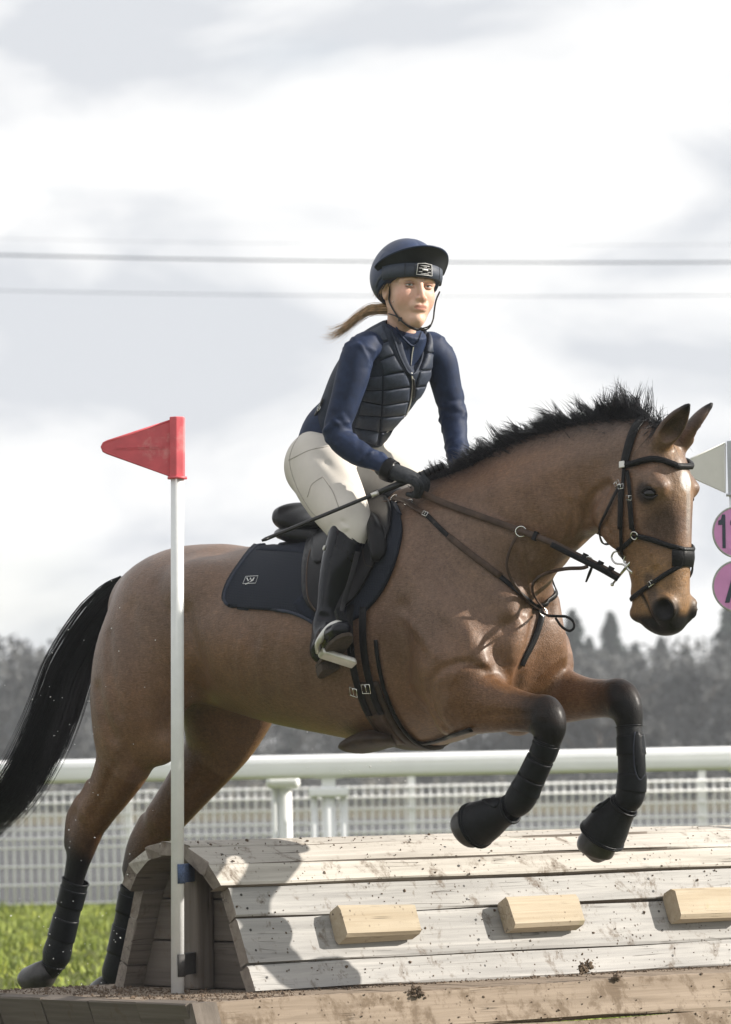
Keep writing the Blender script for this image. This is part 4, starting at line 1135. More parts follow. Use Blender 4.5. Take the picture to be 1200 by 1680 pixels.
    # crest darkening towards the mane (mealy dark hairs)
    cr_ = np.array([HP(x, y, 0) for x, y in ((690, 820), (770, 765), (840, 722), (910, 698), (980, 688), (1050, 690))])
    d, t = seg_dist(V, cr_); blend(black * 3, 0.75 * sstep(.12, .03, d))
    return np.clip(C, 0, 1)
t = NT('coat')
att = t.n('Attribute', _attribute_name='col').outputs['Vector']
c = t.coord()
hair = t.noise(t.coord('hc', (55, 260, 300)), 1.0, 3.0, 0.65, 0.4)
nz = t.noise(c, 9.0, 6.0, 0.65); fz = t.noise(t.coord(scale=(1, 1, 0.35)), 420.0, 2.0, 0.6)
mz = t.noise(t.coord(scale=(1, 1, 0.55)), 95.0, 4.0, 0.7)
col = t.mix(t.ramp(nz, [(0.3, 0.55), (0.7, 0.0)]), att, (0.42, 0.40, 0.40), 'MULTIPLY')
col = t.mix(t.ramp(mz, [(0.3, 0.4), (0.6, 0.0)]), col, (0.35, 0.33, 0.32), 'MULTIPLY')
col = t.mix(t.ramp(mz, [(0.55, 0.0), (0.8, 0.35)]), col, (1.7, 1.65, 1.6), 'MULTIPLY')
col = t.mix(t.ramp(fz, [(0.35, 0.28), (0.65, 0.0)]), col, (0.3, 0.28, 0.28), 'MULTIPLY')
col = t.mix(t.ramp(hair, [(0.3, 0.36), (0.55, 0.0)]), col, (0.3, 0.28, 0.26), 'MULTIPLY')
col = t.mix(t.ramp(hair, [(0.52, 0.0), (0.75, 0.4)]), col, (1.8, 1.7, 1.65), 'MULTIPLY')
mud_ = t.ramp(t.noise(c, 26.0, 8.0, 0.75), [(0.66, 0.0), (0.74, 0.25)])
col = t.mix(mud_, col, (1.6, 1.6, 1.6), 'MULTIPLY')
wr = t.noise(t.coord(scale=(1, 1, 1)), 34.0, 4.0, 0.6, 0.8)
lum = t.n('RGBToBW', Color=col).outputs[0]
t.set(Base__Color=col, Roughness=0.44, Specular__IOR__Level=t.ramp(lum, [(0.01, 0.12), (0.08, 0.36)]), Coat__Weight=t.ramp(lum, [(0.01, 0.14), (0.08, 0.17)]), Coat__Roughness=0.32)
t.bump(t.math('ADD', t.math('ADD', t.math('MULTIPLY', fz, 0.35), t.math('MULTIPLY', hair, 0.7)), t.math('MULTIPLY', wr, 1.0)), 0.55, 0.005)
simple('hair_black', (0.010, 0.010, 0.013), 0.38, var=0.4, scale=40.0, spec=0.25)
simple('eye', (0.006, 0.005, 0.006), 0.06, var=0.1, spec=0.45)
simple('hoof', (0.030, 0.027, 0.026), 0.35, var=0.5, scale=30.0, bump=0.3, bscale=90, dirt=(0.10, 0.075, 0.055), dirtamt=0.6)

hx = HW(HP(560, 1000, 0)); horse = thing('horse', (hx[0], hx[1], 0.35), 'bay horse with black points and white star, in mid-jump over the fence', 'horse')
body = mesh_obj('body', HVW, HQ, 'coat', horse, attrs={'col': horse_colour(HV), 'hc': HV})
HBVH = BVHTree.FromPolygons([Vector(v_) for v_ in HVW.tolist()], HQ.tolist())
def hit(px, py, bvh=None):
    d = ray(px, py)
    r = (bvh or HBVH).ray_cast(Vector(CAM.tolist()), Vector(d.tolist()))
    if r[0] is None: return None, None
    return np.array(r[0]), np.array(r[1])
# ------------------------------------------------------------------ eyes, hooves, mane, tail
def mirror_pts(P): return HW(WH(P) * np.array([1, -1, 1]))
def ball_mesh(c, r, nu=16, nv=10, axes=None):
    A = np.eye(3) if axes is None else np.asarray(axes, float)
    r = np.broadcast_to(np.asarray(r, float), (3,)); v = []; f = []
    for i in range(nv + 1):
        th = math.pi * i / nv
        for j in range(nu):
            a = 2 * math.pi * j / nu
            q = np.array([math.sin(th) * math.cos(a), math.sin(th) * math.sin(a), math.cos(th)]) * r
            v.append(np.asarray(c) + q @ A)
    for i in range(nv):
        for j in range(nu):
            f.append((i * nu + j, (i + 1) * nu + j, (i + 1) * nu + (j + 1) % nu, i * nu + (j + 1) % nu))
    return np.array(v), f
simple('eyelid', (0.016, 0.012, 0.011), 0.45, var=0.2, spec=0.25)
ep, en_ = hit(1067, 810); en_ = HR * .8 + HH * .45 + HZ * .05; en_ /= np.linalg.norm(en_)
eu = np.cross(HZ, en_); eu /= np.linalg.norm(eu); eu = eu if eu @ RGT > 0 else -eu; ew = np.cross(en_, eu); ew = ew if ew[2] > 0 else -ew
ec = ep - en_ * .004
def lid(h0, r_):
    a_ = np.linspace(-1, 1, 13); P = np.array([ec + eu * (.0265 * x) + ew * (h0 * (1 - x * x) - .003 * x) + en_ * (.0215 * math.sqrt(max(0, 1 - .62 * x * x)) - .001) for x in a_]); return P
for m_ in (False, True):
    f_m = mirror_pts if m_ else (lambda x: x)
    v, f = ball_mesh(ec, (.0225, .0235, .020), 22, 16, axes=np.array([en_, eu, ew])); mesh_obj('eye', f_m(v), f, 'eye', horse, recalc=True)
    for h0 in (.0180, -.0155):
        b = MB().tube(lid(h0, 0), np.interp(np.linspace(-1, 1, 13), [-1, 0, 1], [.0025, .0042, .0025]), 8); b.v = [f_m(x) for x in b.v]; b.build('eyelid', 'eyelid', horse, recalc=True)
def loft(rows, seg=24, lat=(0, 1, 0), local=True, cap=True, sub=1, world=False):
    """rows: x y z rn rl in the horse frame -> world mesh of an elliptic loft"""
    A = np.asarray(rows, float)
    if sub > 1 and len(A) > 2: A = catmull(A, sub)
    P = A[:, :3]; T = np.gradient(P, axis=0); T /= np.linalg.norm(T, axis=1)[:, None]
    lat = np.asarray(lat, float); v = []
    a = np.linspace(0, 2 * np.pi, seg, endpoint=False)
    for i in range(len(P)):
        l = lat - T[i] * (lat @ T[i]); l /= np.linalg.norm(l); n = np.cross(T[i], l)
        v.append(P[i] + np.cos(a)[:, None] * n * A[i, 3] + np.sin(a)[:, None] * l * A[i, 4])
    v = np.concatenate(v); f = []
    for i in range(len(P) - 1):
        for j in range(seg):
            k = (j + 1) % seg
            f.append((i * seg + j, i * seg + k, (i + 1) * seg + k, (i + 1) * seg + j))
    if cap: f += [tuple(range(seg))[::-1], tuple((len(P) - 1) * seg + j for j in range(seg))]
    return (v if world else HW(v)), f
def lobj(name, rows, mat, parent, seg=24, sub=1, cap=True, **kw):
    v, f = loft(c_(rows), seg, sub=sub, cap=cap, **kw); return mesh_obj(name, v, f, mat, parent, recalc=True)
lobj('hoof', [(800, 1340, .17, .040, .042), (785, 1348, .17, .054, .056), (771, 1358, .17, .064, .064), (764, 1363, .17, .062, .062), (760, 1366, .17, .050, .050), (759, 1367, .17, .02, .02)], 'hoof', horse, sub=3)
lobj('hoof', [(1000, 1350, -.165, .042, .044), (988, 1370, -.165, .056, .058), (979, 1388, -.165, .062, .064), (975, 1396, -.165, .058, .060), (973, 1401, -.165, .044, .046), (972, 1402, -.165, .02, .02)], 'hoof', horse, sub=3)
lobj('hoof', [(84, 1588, .165, .036, .036), (70, 1600, .165, .050, .050), (55, 1612, .165, .060, .060), (52, 1616, .165, .058, .058)], 'hoof', horse)
lobj('hoof', [(186, 1610, -.165, .036, .036), (176, 1622, -.165, .050, .050), (166, 1636, -.165, .060, .060)], 'hoof', horse)

def strands(paths, r0, sides=3):
    """paths (N,S,3), r0 (N,) root radius, tapering to the tip -> mesh"""
    N, S, _ = paths.shape
    T = np.gradient(paths, axis=1); T /= np.linalg.norm(T, axis=2)[..., None] + 1e-9
    a = np.cross(T, np.array([0.31, 0.83, 0.46])); a /= np.linalg.norm(a, axis=2)[..., None] + 1e-9
    b = np.cross(T, a)
    tap = (1 - np.linspace(0, 1, S) ** 2 * 0.85)
    R = r0[:, None] * tap[None]
    ang = np.arange(sides) * 2 * np.pi / sides
    V = paths[:, :, None] + R[..., None, None] * (np.cos(ang)[None, None, :, None] * a[:, :, None] + np.sin(ang)[None, None, :, None] * b[:, :, None])
    base = (np.arange(N) * S * sides)[:, None, None]
    i = np.arange(S - 1)[None, :, None]; j = np.arange(sides)[None, None, :]; k = (j + 1) % sides
    Q = np.stack([base + i * sides + j, base + i * sides + k, base + (i + 1) * sides + k, base + (i + 1) * sides + j], -1).reshape(-1, 4)
    return V.reshape(-1, 3), Q
def hair_paths(root, direction, length, rg, S=7, curl=0.15, droop=0.0, wave=0.0):
    """root (N,3), direction (N,3)"""
    N = len(root); t = np.linspace(0, 1, S)
    d = direction / np.linalg.norm(direction, axis=1)[:, None]
    side = np.cross(d, rg.normal(size=(N, 3))); side /= np.linalg.norm(side, axis=1)[:, None]
    P = root[:, None] + d[:, None] * (length[:, None] * t[None])[..., None]
    P += side[:, None] * (curl * length * rg.normal(0, 1, N))[:, None, None] * (t ** 2)[None, :, None]
    P[:, :, 2] -= droop * length[:, None] * (t ** 2)[None]
    return P
rgm = np.random.default_rng(3)
# mane along the crest
crest_px = [(690, 822), (730, 796), (780, 764), (830, 735), (880, 714), (930, 702), (980, 695), (1030, 692), (1062, 692)]
crest = catmull(np.array([HP(x, y, 0) for x, y in crest_px]), 24)
def surf_z(p):
    """drop points on the horse from above (local frame)"""
    o = []
    for q in p:
        wq = HW(np.array([q[0], q[1], q[2] + 0.25]))
        r = HBVH.ray_cast(Vector(wq.tolist()), Vector((0, 0, -1)))
        o.append(WH(np.array(r[0])) if r[0] is not None else q)
    return np.array(o)
clumps = 230; LOCK = []
for k in range(clumps):
    u = rgm.random(); i = min(int(u * (len(crest) - 1)), len(crest) - 2)
    c0 = surf_z(crest[i][None])[0] - np.array([0, 0, .006])
    thick = np.interp(u, [0, .12, .3, .6, .85, 1.0], [.35, .55, .85, 1.0, 1.0, .9])
    if u > .70: cd_ = np.array([rgm.normal(-.45, .55), rgm.normal(.1, .3), rgm.normal(.85, .2)])
    else: cd_ = np.array([rgm.normal(-1.15, .35), rgm.normal(.25, .3), rgm.normal(.62, .25)])
    cd_ /= np.linalg.norm(cd_)
    ln = thick * (.045 + .085 * rgm.random() ** 1.8)
    n = rgm.integers(14, 34)
    rt = c0 + np.column_stack([rgm.normal(0, .012, n), rgm.normal(0.004, .014, n), np.zeros(n)])
    tip = c0 + cd_ * ln + np.array([0, 0, .010]) * rgm.normal(.5, 1)
    bend = rgm.normal(0, .25, 3) * ln + np.array([0, 0, .22 * ln]); S_ = 7; tt = np.linspace(0, 1, S_)
    full = rgm.uniform(.6, 1.08, n)
    spread = rgm.normal(0, .0045 + .05 * ln, (n, 3))
    P_ = np.zeros((n, S_, 3))
    for j, t_ in enumerate(tt):
        f_ = (full * t_)[:, None]
        P_[:, j] = rt * (1 - f_) + (tip + spread) * f_ + bend * (f_ * (1 - f_)) * 1.2
    LOCK.append(P_)
mp_, md_, ml_ = [], [], []
# under layer lying close to the near side of the crest
n = 2400
u = rgm.random(n); ii = (u * (len(crest) - 2)).astype(int)
rt = crest[ii] + np.column_stack([rgm.normal(0, .006, n), rgm.normal(0.006, .016, n), np.zeros(n)])
mp_.append(rt); md_.append(np.column_stack([rgm.normal(-.9, .3, n), rgm.normal(.25, .35, n), rgm.normal(.55, .3, n)])); ml_.append(rgm.uniform(.02, .055, n) * np.interp(u, [0, .2, 1], [.5, 1, 1.1]))
root = surf_z(np.concatenate(mp_)) - np.array([0, 0, 0.006])
P = hair_paths(root, np.concatenate(md_), np.concatenate(ml_), rgm, 7, 0.22, -0.12)
P = HW(np.concatenate([P] + LOCK))
v, q = strands(P, rgm.uniform(0.0007, 0.0014, len(P)))
mesh_obj('mane', v, q, 'hair_black', horse)
# forelock between the ears
n = 260
rt = np.array([HP(1085, 706, 0)]) + np.column_stack([rgm.normal(0, .014, n), rgm.normal(0, .022, n), rgm.normal(0, .006, n)])
rt = surf_z(rt)
dr = np.column_stack([rgm.normal(.35, .35, n), rgm.normal(.45, .45, n), rgm.normal(-.15, .35, n)])
up_ = rgm.random(n) < 0.3
dr[up_] = np.column_stack([rgm.normal(-.3, .4, up_.sum()), rgm.normal(0, .4, up_.sum()), rgm.normal(1, .2, up_.sum())])
P = HW(hair_paths(rt, dr, np.where(up_, rgm.uniform(.05, .12, n), rgm.uniform(.04, .1, n)), rgm, 7, 0.35, 0.35))
v, q = strands(P, rgm.uniform(0.0007, 0.0013, n)); mesh_obj('forelock', v, q, 'hair_black', horse)

# tail
tail_c = catmull(np.array([HP(x, y, l) for x, y, l in ((206, 958, 0), (182, 985, .0), (148, 1035, .02), (115, 1098, .04), (92, 1160, .05), (66, 1222, .06), (28, 1290, .07), (-22, 1345, .08), (-70, 1385, .09))]), 5)
tw = np.interp(np.linspace(0, 1, len(tail_c)), [0, .08, .2, .4, .6, .8, 1.0], [.022, .034, .053, .069, .076, .078, .072])
S = len(tail_c); N = 3600
T = np.gradient(tail_c, axis=0); T /= np.linalg.norm(T, axis=1)[:, None]
lat = np.array([0, 1.0, 0]); nrm = np.cross(T, lat); nrm /= np.linalg.norm(nrm, axis=1)[:, None]
ang = rgm.uniform(0, 2 * np.pi, N); rad = np.sqrt(rgm.random(N))
lock = rgm.integers(0, 60, N); la = rgm.uniform(0, 2 * np.pi, 60); lr = np.sqrt(rgm.random(60)) * rgm.choice([1.0, 1.0, 1.0, 1.0, 1.45, 1.75], 60)
pull = 0.62
ox = (1 - pull) * np.cos(ang) * rad + pull * np.cos(la[lock]) * lr[lock] * 1.25
oy = (1 - pull) * np.sin(ang) * rad + pull * np.sin(la[lock]) * lr[lock] * 1.25
full = 0.38 + 0.62 * rgm.random(N) ** 0.7; stray = rgm.random(N) < 0.03
tt = np.linspace(0, 1, S)
P = np.zeros((N, S, 3))
ph = rgm.uniform(0, 6.28, 60); fr = rgm.uniform(2, 5, 60)
for i in range(S):
    k = i / (S - 1)
    idx = np.clip(full * k, 0, 1) * (S - 1); i0 = np.minimum(idx.astype(int), S - 2); ft = (idx - i0)[:, None]
    c = tail_c[i0] * (1 - ft) + tail_c[i0 + 1] * ft
    wv = (tw[i0] * (1 - ft[:, 0]) + tw[i0 + 1] * ft[:, 0]) * np.where(stray, 1.18, 1.0)
    swing = 0.22 * np.sin(fr[lock] * full * k * 1.6 + ph[lock]) * k
    P[:, i] = c + nrm[i0] * ((ox + swing) * wv)[:, None] + lat * (oy * wv * 0.7)[:, None]
P[:, :, 2] += (rgm.normal(0, .006, N)[:, None]) * tt[None] ** 2
v, q = strands(HW(P), rgm.uniform(0.0009, 0.0016, N))
tail = mesh_obj('tail', v, q, 'hair_black', horse)
rows = [list(tail_c[i]) + [tw[i] * .62, tw[i] * .45] for i in range(0, int(S * .66), 2)]
v, f = loft(rows, 14); mesh_obj('dock', v, f, 'hair_black', horse, recalc=True)
# ------------------------------------------------------------------ tack: helpers that lay leather on the body
from mathutils.geometry import delaunay_2d_cdt
simple('leather_black', (0.008, 0.008, 0.009), 0.38, var=0.35, scale=30, bump=0.25, bscale=260, dirt=(0.075, 0.06, 0.05), dirtamt=0.66, spec=0.14)
simple('leather_brown', (0.055, 0.034, 0.024), 0.45, var=0.35, scale=30, bump=0.25, bscale=260, spec=0.22)
simple('leather_tan', (0.036, 0.024, 0.017), 0.5, var=0.35, scale=30, bump=0.25, bscale=260, dirt=(0.06, 0.042, 0.03), dirtamt=0.58, spec=0.22)
simple('saddle_leather', (0.012, 0.012, 0.014), 0.30, var=0.3, scale=14, bump=0.2, bscale=240, spec=0.14)
simple('steel', (0.62, 0.62, 0.60), 0.22, metal=1.0, var=0.1)
simple('steel_dull', (0.62, 0.61, 0.58), 0.42, metal=0.55, var=0.12, scale=18, dirt=(0.30, 0.25, 0.20), dirtamt=0.62)
simple('boot_neoprene', (0.008, 0.009, 0.011), 0.38, var=0.35, scale=90, bump=0.5, bscale=420, dirt=(0.06, 0.05, 0.042), dirtamt=0.68, spec=0.14)
simple('boot_strap', (0.006, 0.007, 0.009), 0.35, var=0.3, scale=40, bump=0.2, bscale=300, spec=0.14)
simple('pad_navy', (0.012, 0.016, 0.028), 0.85, var=0.35, scale=50, bump=0.2, bscale=500, spec=0.2)
simple('pad_binding', (0.016, 0.022, 0.042), 0.7, var=0.25, scale=60, bump=0.4, bscale=300)
simple('print_white', (0.72, 0.72, 0.72), 0.6, var=0.05)
t = NT('pad_mesh'); c = t.coord()
vr = t.voro(c, 190.0, rnd=0.15)
col = t.ramp(vr, [(0.15, (0.004, 0.005, 0.009)), (0.5, (0.013, 0.017, 0.028))])
t.set(Base__Color=col, Roughness=0.8, Specular__IOR__Level=0.25).bump(vr, 0.6, 0.003)

def hit_path(px, bvh=None, n=6, closed=False):
    """px points -> world points and normals on the surface; misses are filled from their neighbours"""
    Q = catmull(np.asarray(px, float), n, closed); P, N = [], []
    for x, y in Q:
        p, nn = hit(x, y, bvh); P.append(p); N.append(nn)
    ok = [i for i, p in enumerate(P) if p is not None]
    b = bvh or HBVH
    if not ok: print('MISS', px); P = [W(x, y, hdep if 'hdep' in globals() else 0) for x, y in Q]; N = [-FWD] * len(P)
    for i, p in enumerate(P):
        if p is None:
            k = min(ok, key=lambda j_: abs(j_ - i)); q = W(Q[i][0], Q[i][1], P[k][1])
            r = b.find_nearest(Vector(q.tolist())); P[i] = np.array(r[0]); N[i] = np.array(r[1])
    P, N = np.array(P), np.array(N)
    for _ in range(3):
        if closed: N = N + 0.5 * (np.roll(N, 1, 0) + np.roll(N, -1, 0))
        else: N[1:-1] = N[1:-1] + 0.5 * (N[:-2] + N[2:])
        N /= np.linalg.norm(N, axis=1)[:, None]
    return P, N
def ribbon(P, N, width, th, closed=False, pad=0.0):
    """a strap: rounded-rectangle section along P with surface normals N"""
    P = np.asarray(P, float); n = len(P)
    if closed: T = np.roll(P, -1, 0) - np.roll(P, 1, 0)
    else: T = np.gradient(P, axis=0)
    T /= np.linalg.norm(T, axis=1)[:, None] + 1e-9
    Wd = np.cross(T, N); Wd /= np.linalg.norm(Wd, axis=1)[:, None] + 1e-9
    N = np.cross(Wd, T)
    wv = np.broadcast_to(np.asarray(width, float), (n,)) / 2
    e = min(th * 0.45, 0.002)
    v = []
    for sx, sz, ex, ez in ((-1, 0, 0, e), (-1, 1, 0, -e), (-1, 1, e, 0), (0, 1, 0, pad), (1, 1, -e, 0), (1, 1, 0, -e), (1, 0, 0, e), (1, 0, -e, 0), (-1, 0, e, 0)):
        v.append(P + Wd * (sx * wv + ex)[:, None] + N * (sz * th + ez))
    m = len(v); V = np.stack(v, 1).reshape(-1, 3); f = []
    for i in range(n if closed else n - 1):
        i2 = (i + 1) % n
        for j in range(m): f.append((i * m + j, i * m + (j + 1) % m, i2 * m + (j + 1) % m, i2 * m + j))
    if not closed: f += [tuple(range(m))[::-1], tuple((n - 1) * m + j for j in range(m))]
    return V, f
def mirror_w(P):
    q = WH(P); q = q * np.array([1, -1, 1]); return HW(q)
def strap(name, px, width, th, mat, parent, lift=0.002, both=False, bvh=None, pad=0.0, n=6):
    P, N = hit_path(px, bvh, n); P = P + N * lift
    V, f = ribbon(P, N, width, th, pad=pad)
    if both:
        P2 = mirror_w(P); N2 = mirror_w(P + N) - P2
        V2, f2 = ribbon(P2[::-1], N2[::-1], width, th, pad=pad)
        f = f + [[i + len(V) for i in q] for q in f2]; V = np.concatenate([V, V2])
    return mesh_obj(name, V, f, mat, parent, smooth=True, recalc=True)
def strap3(name, P, N, width, th, mat, parent, pad=0.0, n=6):
    """strap through given world points"""
    P = catmull(np.asarray(P, float), n); N = catmull(np.asarray(N, float), n); N /= np.linalg.norm(N, axis=1)[:, None]
    V, f = ribbon(P, N, width, th, pad=pad); return mesh_obj(name, V, f, mat, parent, recalc=True)
def drape(name, poly, mat, parent, lift=0.003, th=0.006, step=6.0, bvh=None, both=False, smooth_n=4, closed_sub=3, flatten=0, crown=0.0):
    """lay a flat shape, outlined in photo pixels on the near side, onto the body"""
    B = catmull(np.asarray(poly, float), closed_sub, True) if closed_sub else np.asarray(poly, float)
    # even out the boundary
    bb = []
    for i in range(len(B)):
        a_, b_ = B[i], B[(i + 1) % len(B)]; k = max(1, int(np.linalg.norm(b_ - a_) / step))
        for j in range(k): bb.append(a_ + (b_ - a_) * j / k)
    B = np.array(bb); nb = len(B)
    lo, hi = B.min(0), B.max(0); pts = [tuple(p) for p in B]
    gx = np.arange(lo[0] + step * .5, hi[0], step); gy = np.arange(lo[1] + step * .5, hi[1], step)
    def inside(x, y):
        c = False
        for i in range(nb):
            x1, y1 = B[i]; x2, y2 = B[i - 1]
            if (y1 > y) != (y2 > y) and x < (x2 - x1) * (y - y1) / (y2 - y1) + x1: c = not c
        return c
    for x in gx:
        for y in gy:
            if inside(x, y) and ((B - (x, y)) ** 2).sum(1).min() > (step * .45) ** 2: pts.append((x, y))
    r = delaunay_2d_cdt([Vector(p) for p in pts], [(i, (i + 1) % nb) for i in range(nb)], [], 1, 0.001)
    q2 = np.array([v_[:] for v_ in r[0]]); F = [list(f_) for f_ in r[2]]
    P, N, bad = [], [], []
    for i, (x, y) in enumerate(q2):
        p, nn = hit(x, y, bvh); P.append(p); N.append(nn)
    ok = [i for i, p in enumerate(P) if p is not None]
    if len(ok) < len(P) * .3: return None
    b = bvh or HBVH
    for i, p in enumerate(P):
        if p is None:
            k = min(ok, key=lambda j_: ((q2[j_] - q2[i]) ** 2).sum()); q = W(q2[i][0], q2[i][1], P[k][1])
            rr_ = b.find_nearest(Vector(q.tolist())); P[i] = np.array(rr_[0]); N[i] = np.array(rr_[1])
    P, N = np.array(P), np.array(N)
    E = np.array([(f_[i], f_[(i + 1) % len(f_)]) for f_ in F for i in range(len(f_))])
    def avg(X):
        A = np.zeros_like(X); C = np.zeros(len(X))
        for a_, b_ in ((0, 1), (1, 0)):
            np.add.at(A, E[:, a_], X[E[:, b_]]); np.add.at(C, E[:, a_], 1)
        return A / np.maximum(C, 1)[:, None]
    for _ in range(smooth_n):
        N = N + avg(N); N /= np.linalg.norm(N, axis=1)[:, None]
    inner = np.ones(len(P), bool)
    bcount = {}
    for f_ in F:
        for i in range(len(f_)):
            e_ = (f_[i], f_[(i + 1) % len(f_)]); bcount[e_] = 1
    bed = [e_ for e_ in bcount if (e_[1], e_[0]) not in bcount]
    for e_ in bed: inner[e_[0]] = False
    for _ in range(flatten): P = np.where(inner[:, None], 0.5 * P + 0.5 * avg(P), P)
    cr_ = 0.0
    if crown:
        db = np.array([np.sqrt(((B - q) ** 2).sum(1).min()) for q in q2]); cr_ = (crown * (1 - np.exp(-db / (step * 1.5))))[:, None]
    n = len(P)
    V = np.concatenate([P + N * lift, P + N * (lift + th + cr_)])
    fl = [[i + n for i in f_] for f_ in F] + [f_[::-1] for f_ in F] + [[a_, b_, b_ + n, a_ + n] for a_, b_ in bed]
    if both:
        V2 = mirror_w(V); fl = fl + [[i + 2 * n for i in f_[::-1]] for f_ in fl]; V = np.concatenate([V, V2])
    o = mesh_obj(name, V, fl, mat, parent, recalc=True)
    return o
def bvh_of(o):
    me = o.data; b = np.array(base_of(o))
    v = np.empty(len(me.vertices) * 3); me.vertices.foreach_get('co', v)
    return BVHTree.FromPolygons([Vector(q) for q in (v.reshape(-1, 3) + b).tolist()], [list(p.vertices) for p in me.polygons])
def ring_px(name, px, py, r, wire, parent, p=None, nrm=None, mat='steel', squash=1.0, tilt=None):
    if p is None: p, nrm = hit(px, py); p = p + nrm * 0.006
    nrm = np.asarray(nrm, float); u = np.cross(nrm, [0, 0, 1.0]); u /= np.linalg.norm(u); w_ = np.cross(nrm, u)
    a = np.linspace(0, 2 * np.pi, 24, endpoint=False)
    P = p + r * (np.cos(a)[:, None] * u + squash * np.sin(a)[:, None] * w_)
    return MB().tube(P, wire, 6, closed=True).build(name, mat, parent)
def buckle(px, py, ang, wd, hg, parent, bvh=None, lift=0.007, wire=0.0016, tongue=True):
    p, nn = hit(px, py, bvh)
    if p is None: return
    p = p + nn * lift
    d = ray(px, py); ux = RGT - nn * (RGT @ nn); ux /= np.linalg.norm(ux); uy = np.cross(nn, ux); uy = uy if uy @ UPV > 0 else -uy
    a = math.radians(ang); X = ux * math.cos(a) + uy * math.sin(a); Y = -ux * math.sin(a) + uy * math.cos(a)
    c4 = [p + X * sx * wd / 2 + Y * sy * hg / 2 for sx, sy in ((-1, -1), (1, -1), (1, 1), (-1, 1))]
    b = MB().tube(c4, wire, 6, closed=True)
    if tongue: b.tube([p - Y * hg / 2, p + Y * hg / 2 + nn * .001], wire * .7, 5)
    return b.build('buckle', 'steel', parent)

# ------------------------------------------------------------------ saddle pad
sp_at = hit(450, 960)[0]
pad = thing('saddle_pad', sp_at, 'dark navy mesh saddle pad with piped edge under the saddle', 'saddle pad')
PADP = [(446, 884), (418, 898), (396, 925), (376, 955), (368, 980), (373, 992), (392, 998), (438, 1002), (475, 1005), (500, 1014), (518, 1024), (545, 1028), (580, 1019), (607, 998), (632, 966), (650, 925), (661, 880), (659, 850), (648, 826), (600, 846), (540, 868), (490, 878)]
pad_o = drape('pad', PADP, 'pad_mesh', pad, lift=0.002, th=0.012, both=True)
PB = bvh_of(pad_o)
P, N = hit_path(PADP[:19], PB, 5); V, f = ribbon(P + N * -.003, N, 0.011, 0.006, pad=0.002); o = mesh_obj('binding', V, f, 'pad_binding', pad, recalc=True)
P2 = mirror_w(P); N2 = mirror_w(P + N) - P2; V, f = ribbon(P2[::-1] - N2[::-1] * .003, N2[::-1], 0.011, 0.006, pad=0.002); mesh_obj('binding', V, f, 'pad_binding', pad, recalc=True)
drape('panel', [(432, 888), (420, 902), (470, 905), (507, 908), (507, 893)], 'pad_navy', pad, lift=0.0, th=0.0015, bvh=PB, closed_sub=0)
drape('panel', [(480, 990), (505, 965), (520, 1000), (535, 1022), (516, 1020), (498, 1010)], 'pad_navy', pad, lift=0.0, th=0.0015, bvh=PB, closed_sub=0)
# maker's mark: box, three strokes and a line of small letters
def stroke(pts, wpx, bvh, parent, name='logo', mat='print_white', lift=0.0012):
    P, N = hit_path(pts, bvh, 1); V, f = ribbon(P + N * lift, N, wpx / 500.0, 0.0006); return mesh_obj(name, V, f, mat, parent, recalc=True)
stroke([(404, 946), (424, 945), (420, 957), (399, 958), (404, 946)], 0.9, PB, pad)
stroke([(405.5, 948), (408, 953.5), (411.5, 948.5), (413.5, 953.5), (417.5, 948), (418, 948.2), (414, 953.5)], 1.7, PB, pad)
v, f = text_mesh('WOOF WEAR', 0.0072, 0.0003)
lp, ln_ = hit(410, 955.6, PB); ux = RGT - ln_ * (RGT @ ln_); ux /= np.linalg.norm(ux); uy = np.cross(ln_, ux); uy = uy if uy @ UPV > 0 else -uy
mesh_obj('logo_lettering', lp + ln_ * .0016 + v[:, 0:1] * ux * .8 + v[:, 1:2] * uy + v[:, 2:3] * ln_, f, 'print_white', pad, smooth=False)
drape('label_tab', [(505, 983), (513, 983), (513, 994), (505, 994)], 'leather_black', pad, lift=0.0, th=0.002, bvh=PB, closed_sub=0, step=4)
stroke([(508, 990), (510.5, 985.5), (512, 990), (508, 990)], 0.9, PB, pad, 'label_mark', lift=.0028)

# ------------------------------------------------------------------ saddle
sad = thing('saddle', HW(HP(560, 870, 0)), 'black leather jumping saddle under the rider', 'saddle')
sf = Field((-0.52, -0.30, 1.62), (0.42, 0.30, 2.06), 0.0055)
sf.chain(c_([(492, 852, 0, .048, .125), (508, 856, 0, .052, .135), (532, 862, 0, .044, .130), (560, 858, 0, .034, .12), (600, 842, 0, .036, .10), (632, 822, 0, .042, .075), (648, 816, 0, .034, .055)]), k=0.02, sub=6)
sf.chain(c_([(487, 842, 0, .024, .105), (499, 838, 0, .026, .125)]), k=0.02)      # cantle roll
sm = HW(sf.mesh(smooth=3)[0]), sf.mesh(smooth=0)[1][:, ::-1]
mesh_obj('seat', sm[0], sm[1], 'saddle_leather', sad)
for s in (1, -1):    # panels that bear on the back
    rows = [list(HP(x, y, l)) + [a_, b_] for x, y, l, a_, b_ in ((470, 876, .05, .022, .05), (490, 876, .065, .036, .07), (515, 880, .075, .036, .065), (560, 882, .085, .028, .05), (610, 862, .08, .024, .04))]
    for r_ in rows: r_[1] *= s
    v, f = loft(rows, 16, sub=4); mesh_obj('panel', v, f, 'saddle_leather', sad, recalc=True)
flapP = [(516, 884), (506, 915), (503, 950), (507, 985), (526, 1008), (555, 1008), (580, 992), (602, 965), (622, 930), (640, 892), (649, 855), (645, 826), (628, 822), (590, 842), (550, 862)]
fl_o = drape('flap', flapP, 'saddle_leather', sad, lift=0.022, th=0.006, both=True, bvh=None, flatten=12)
FLB = bvh_of(fl_o)
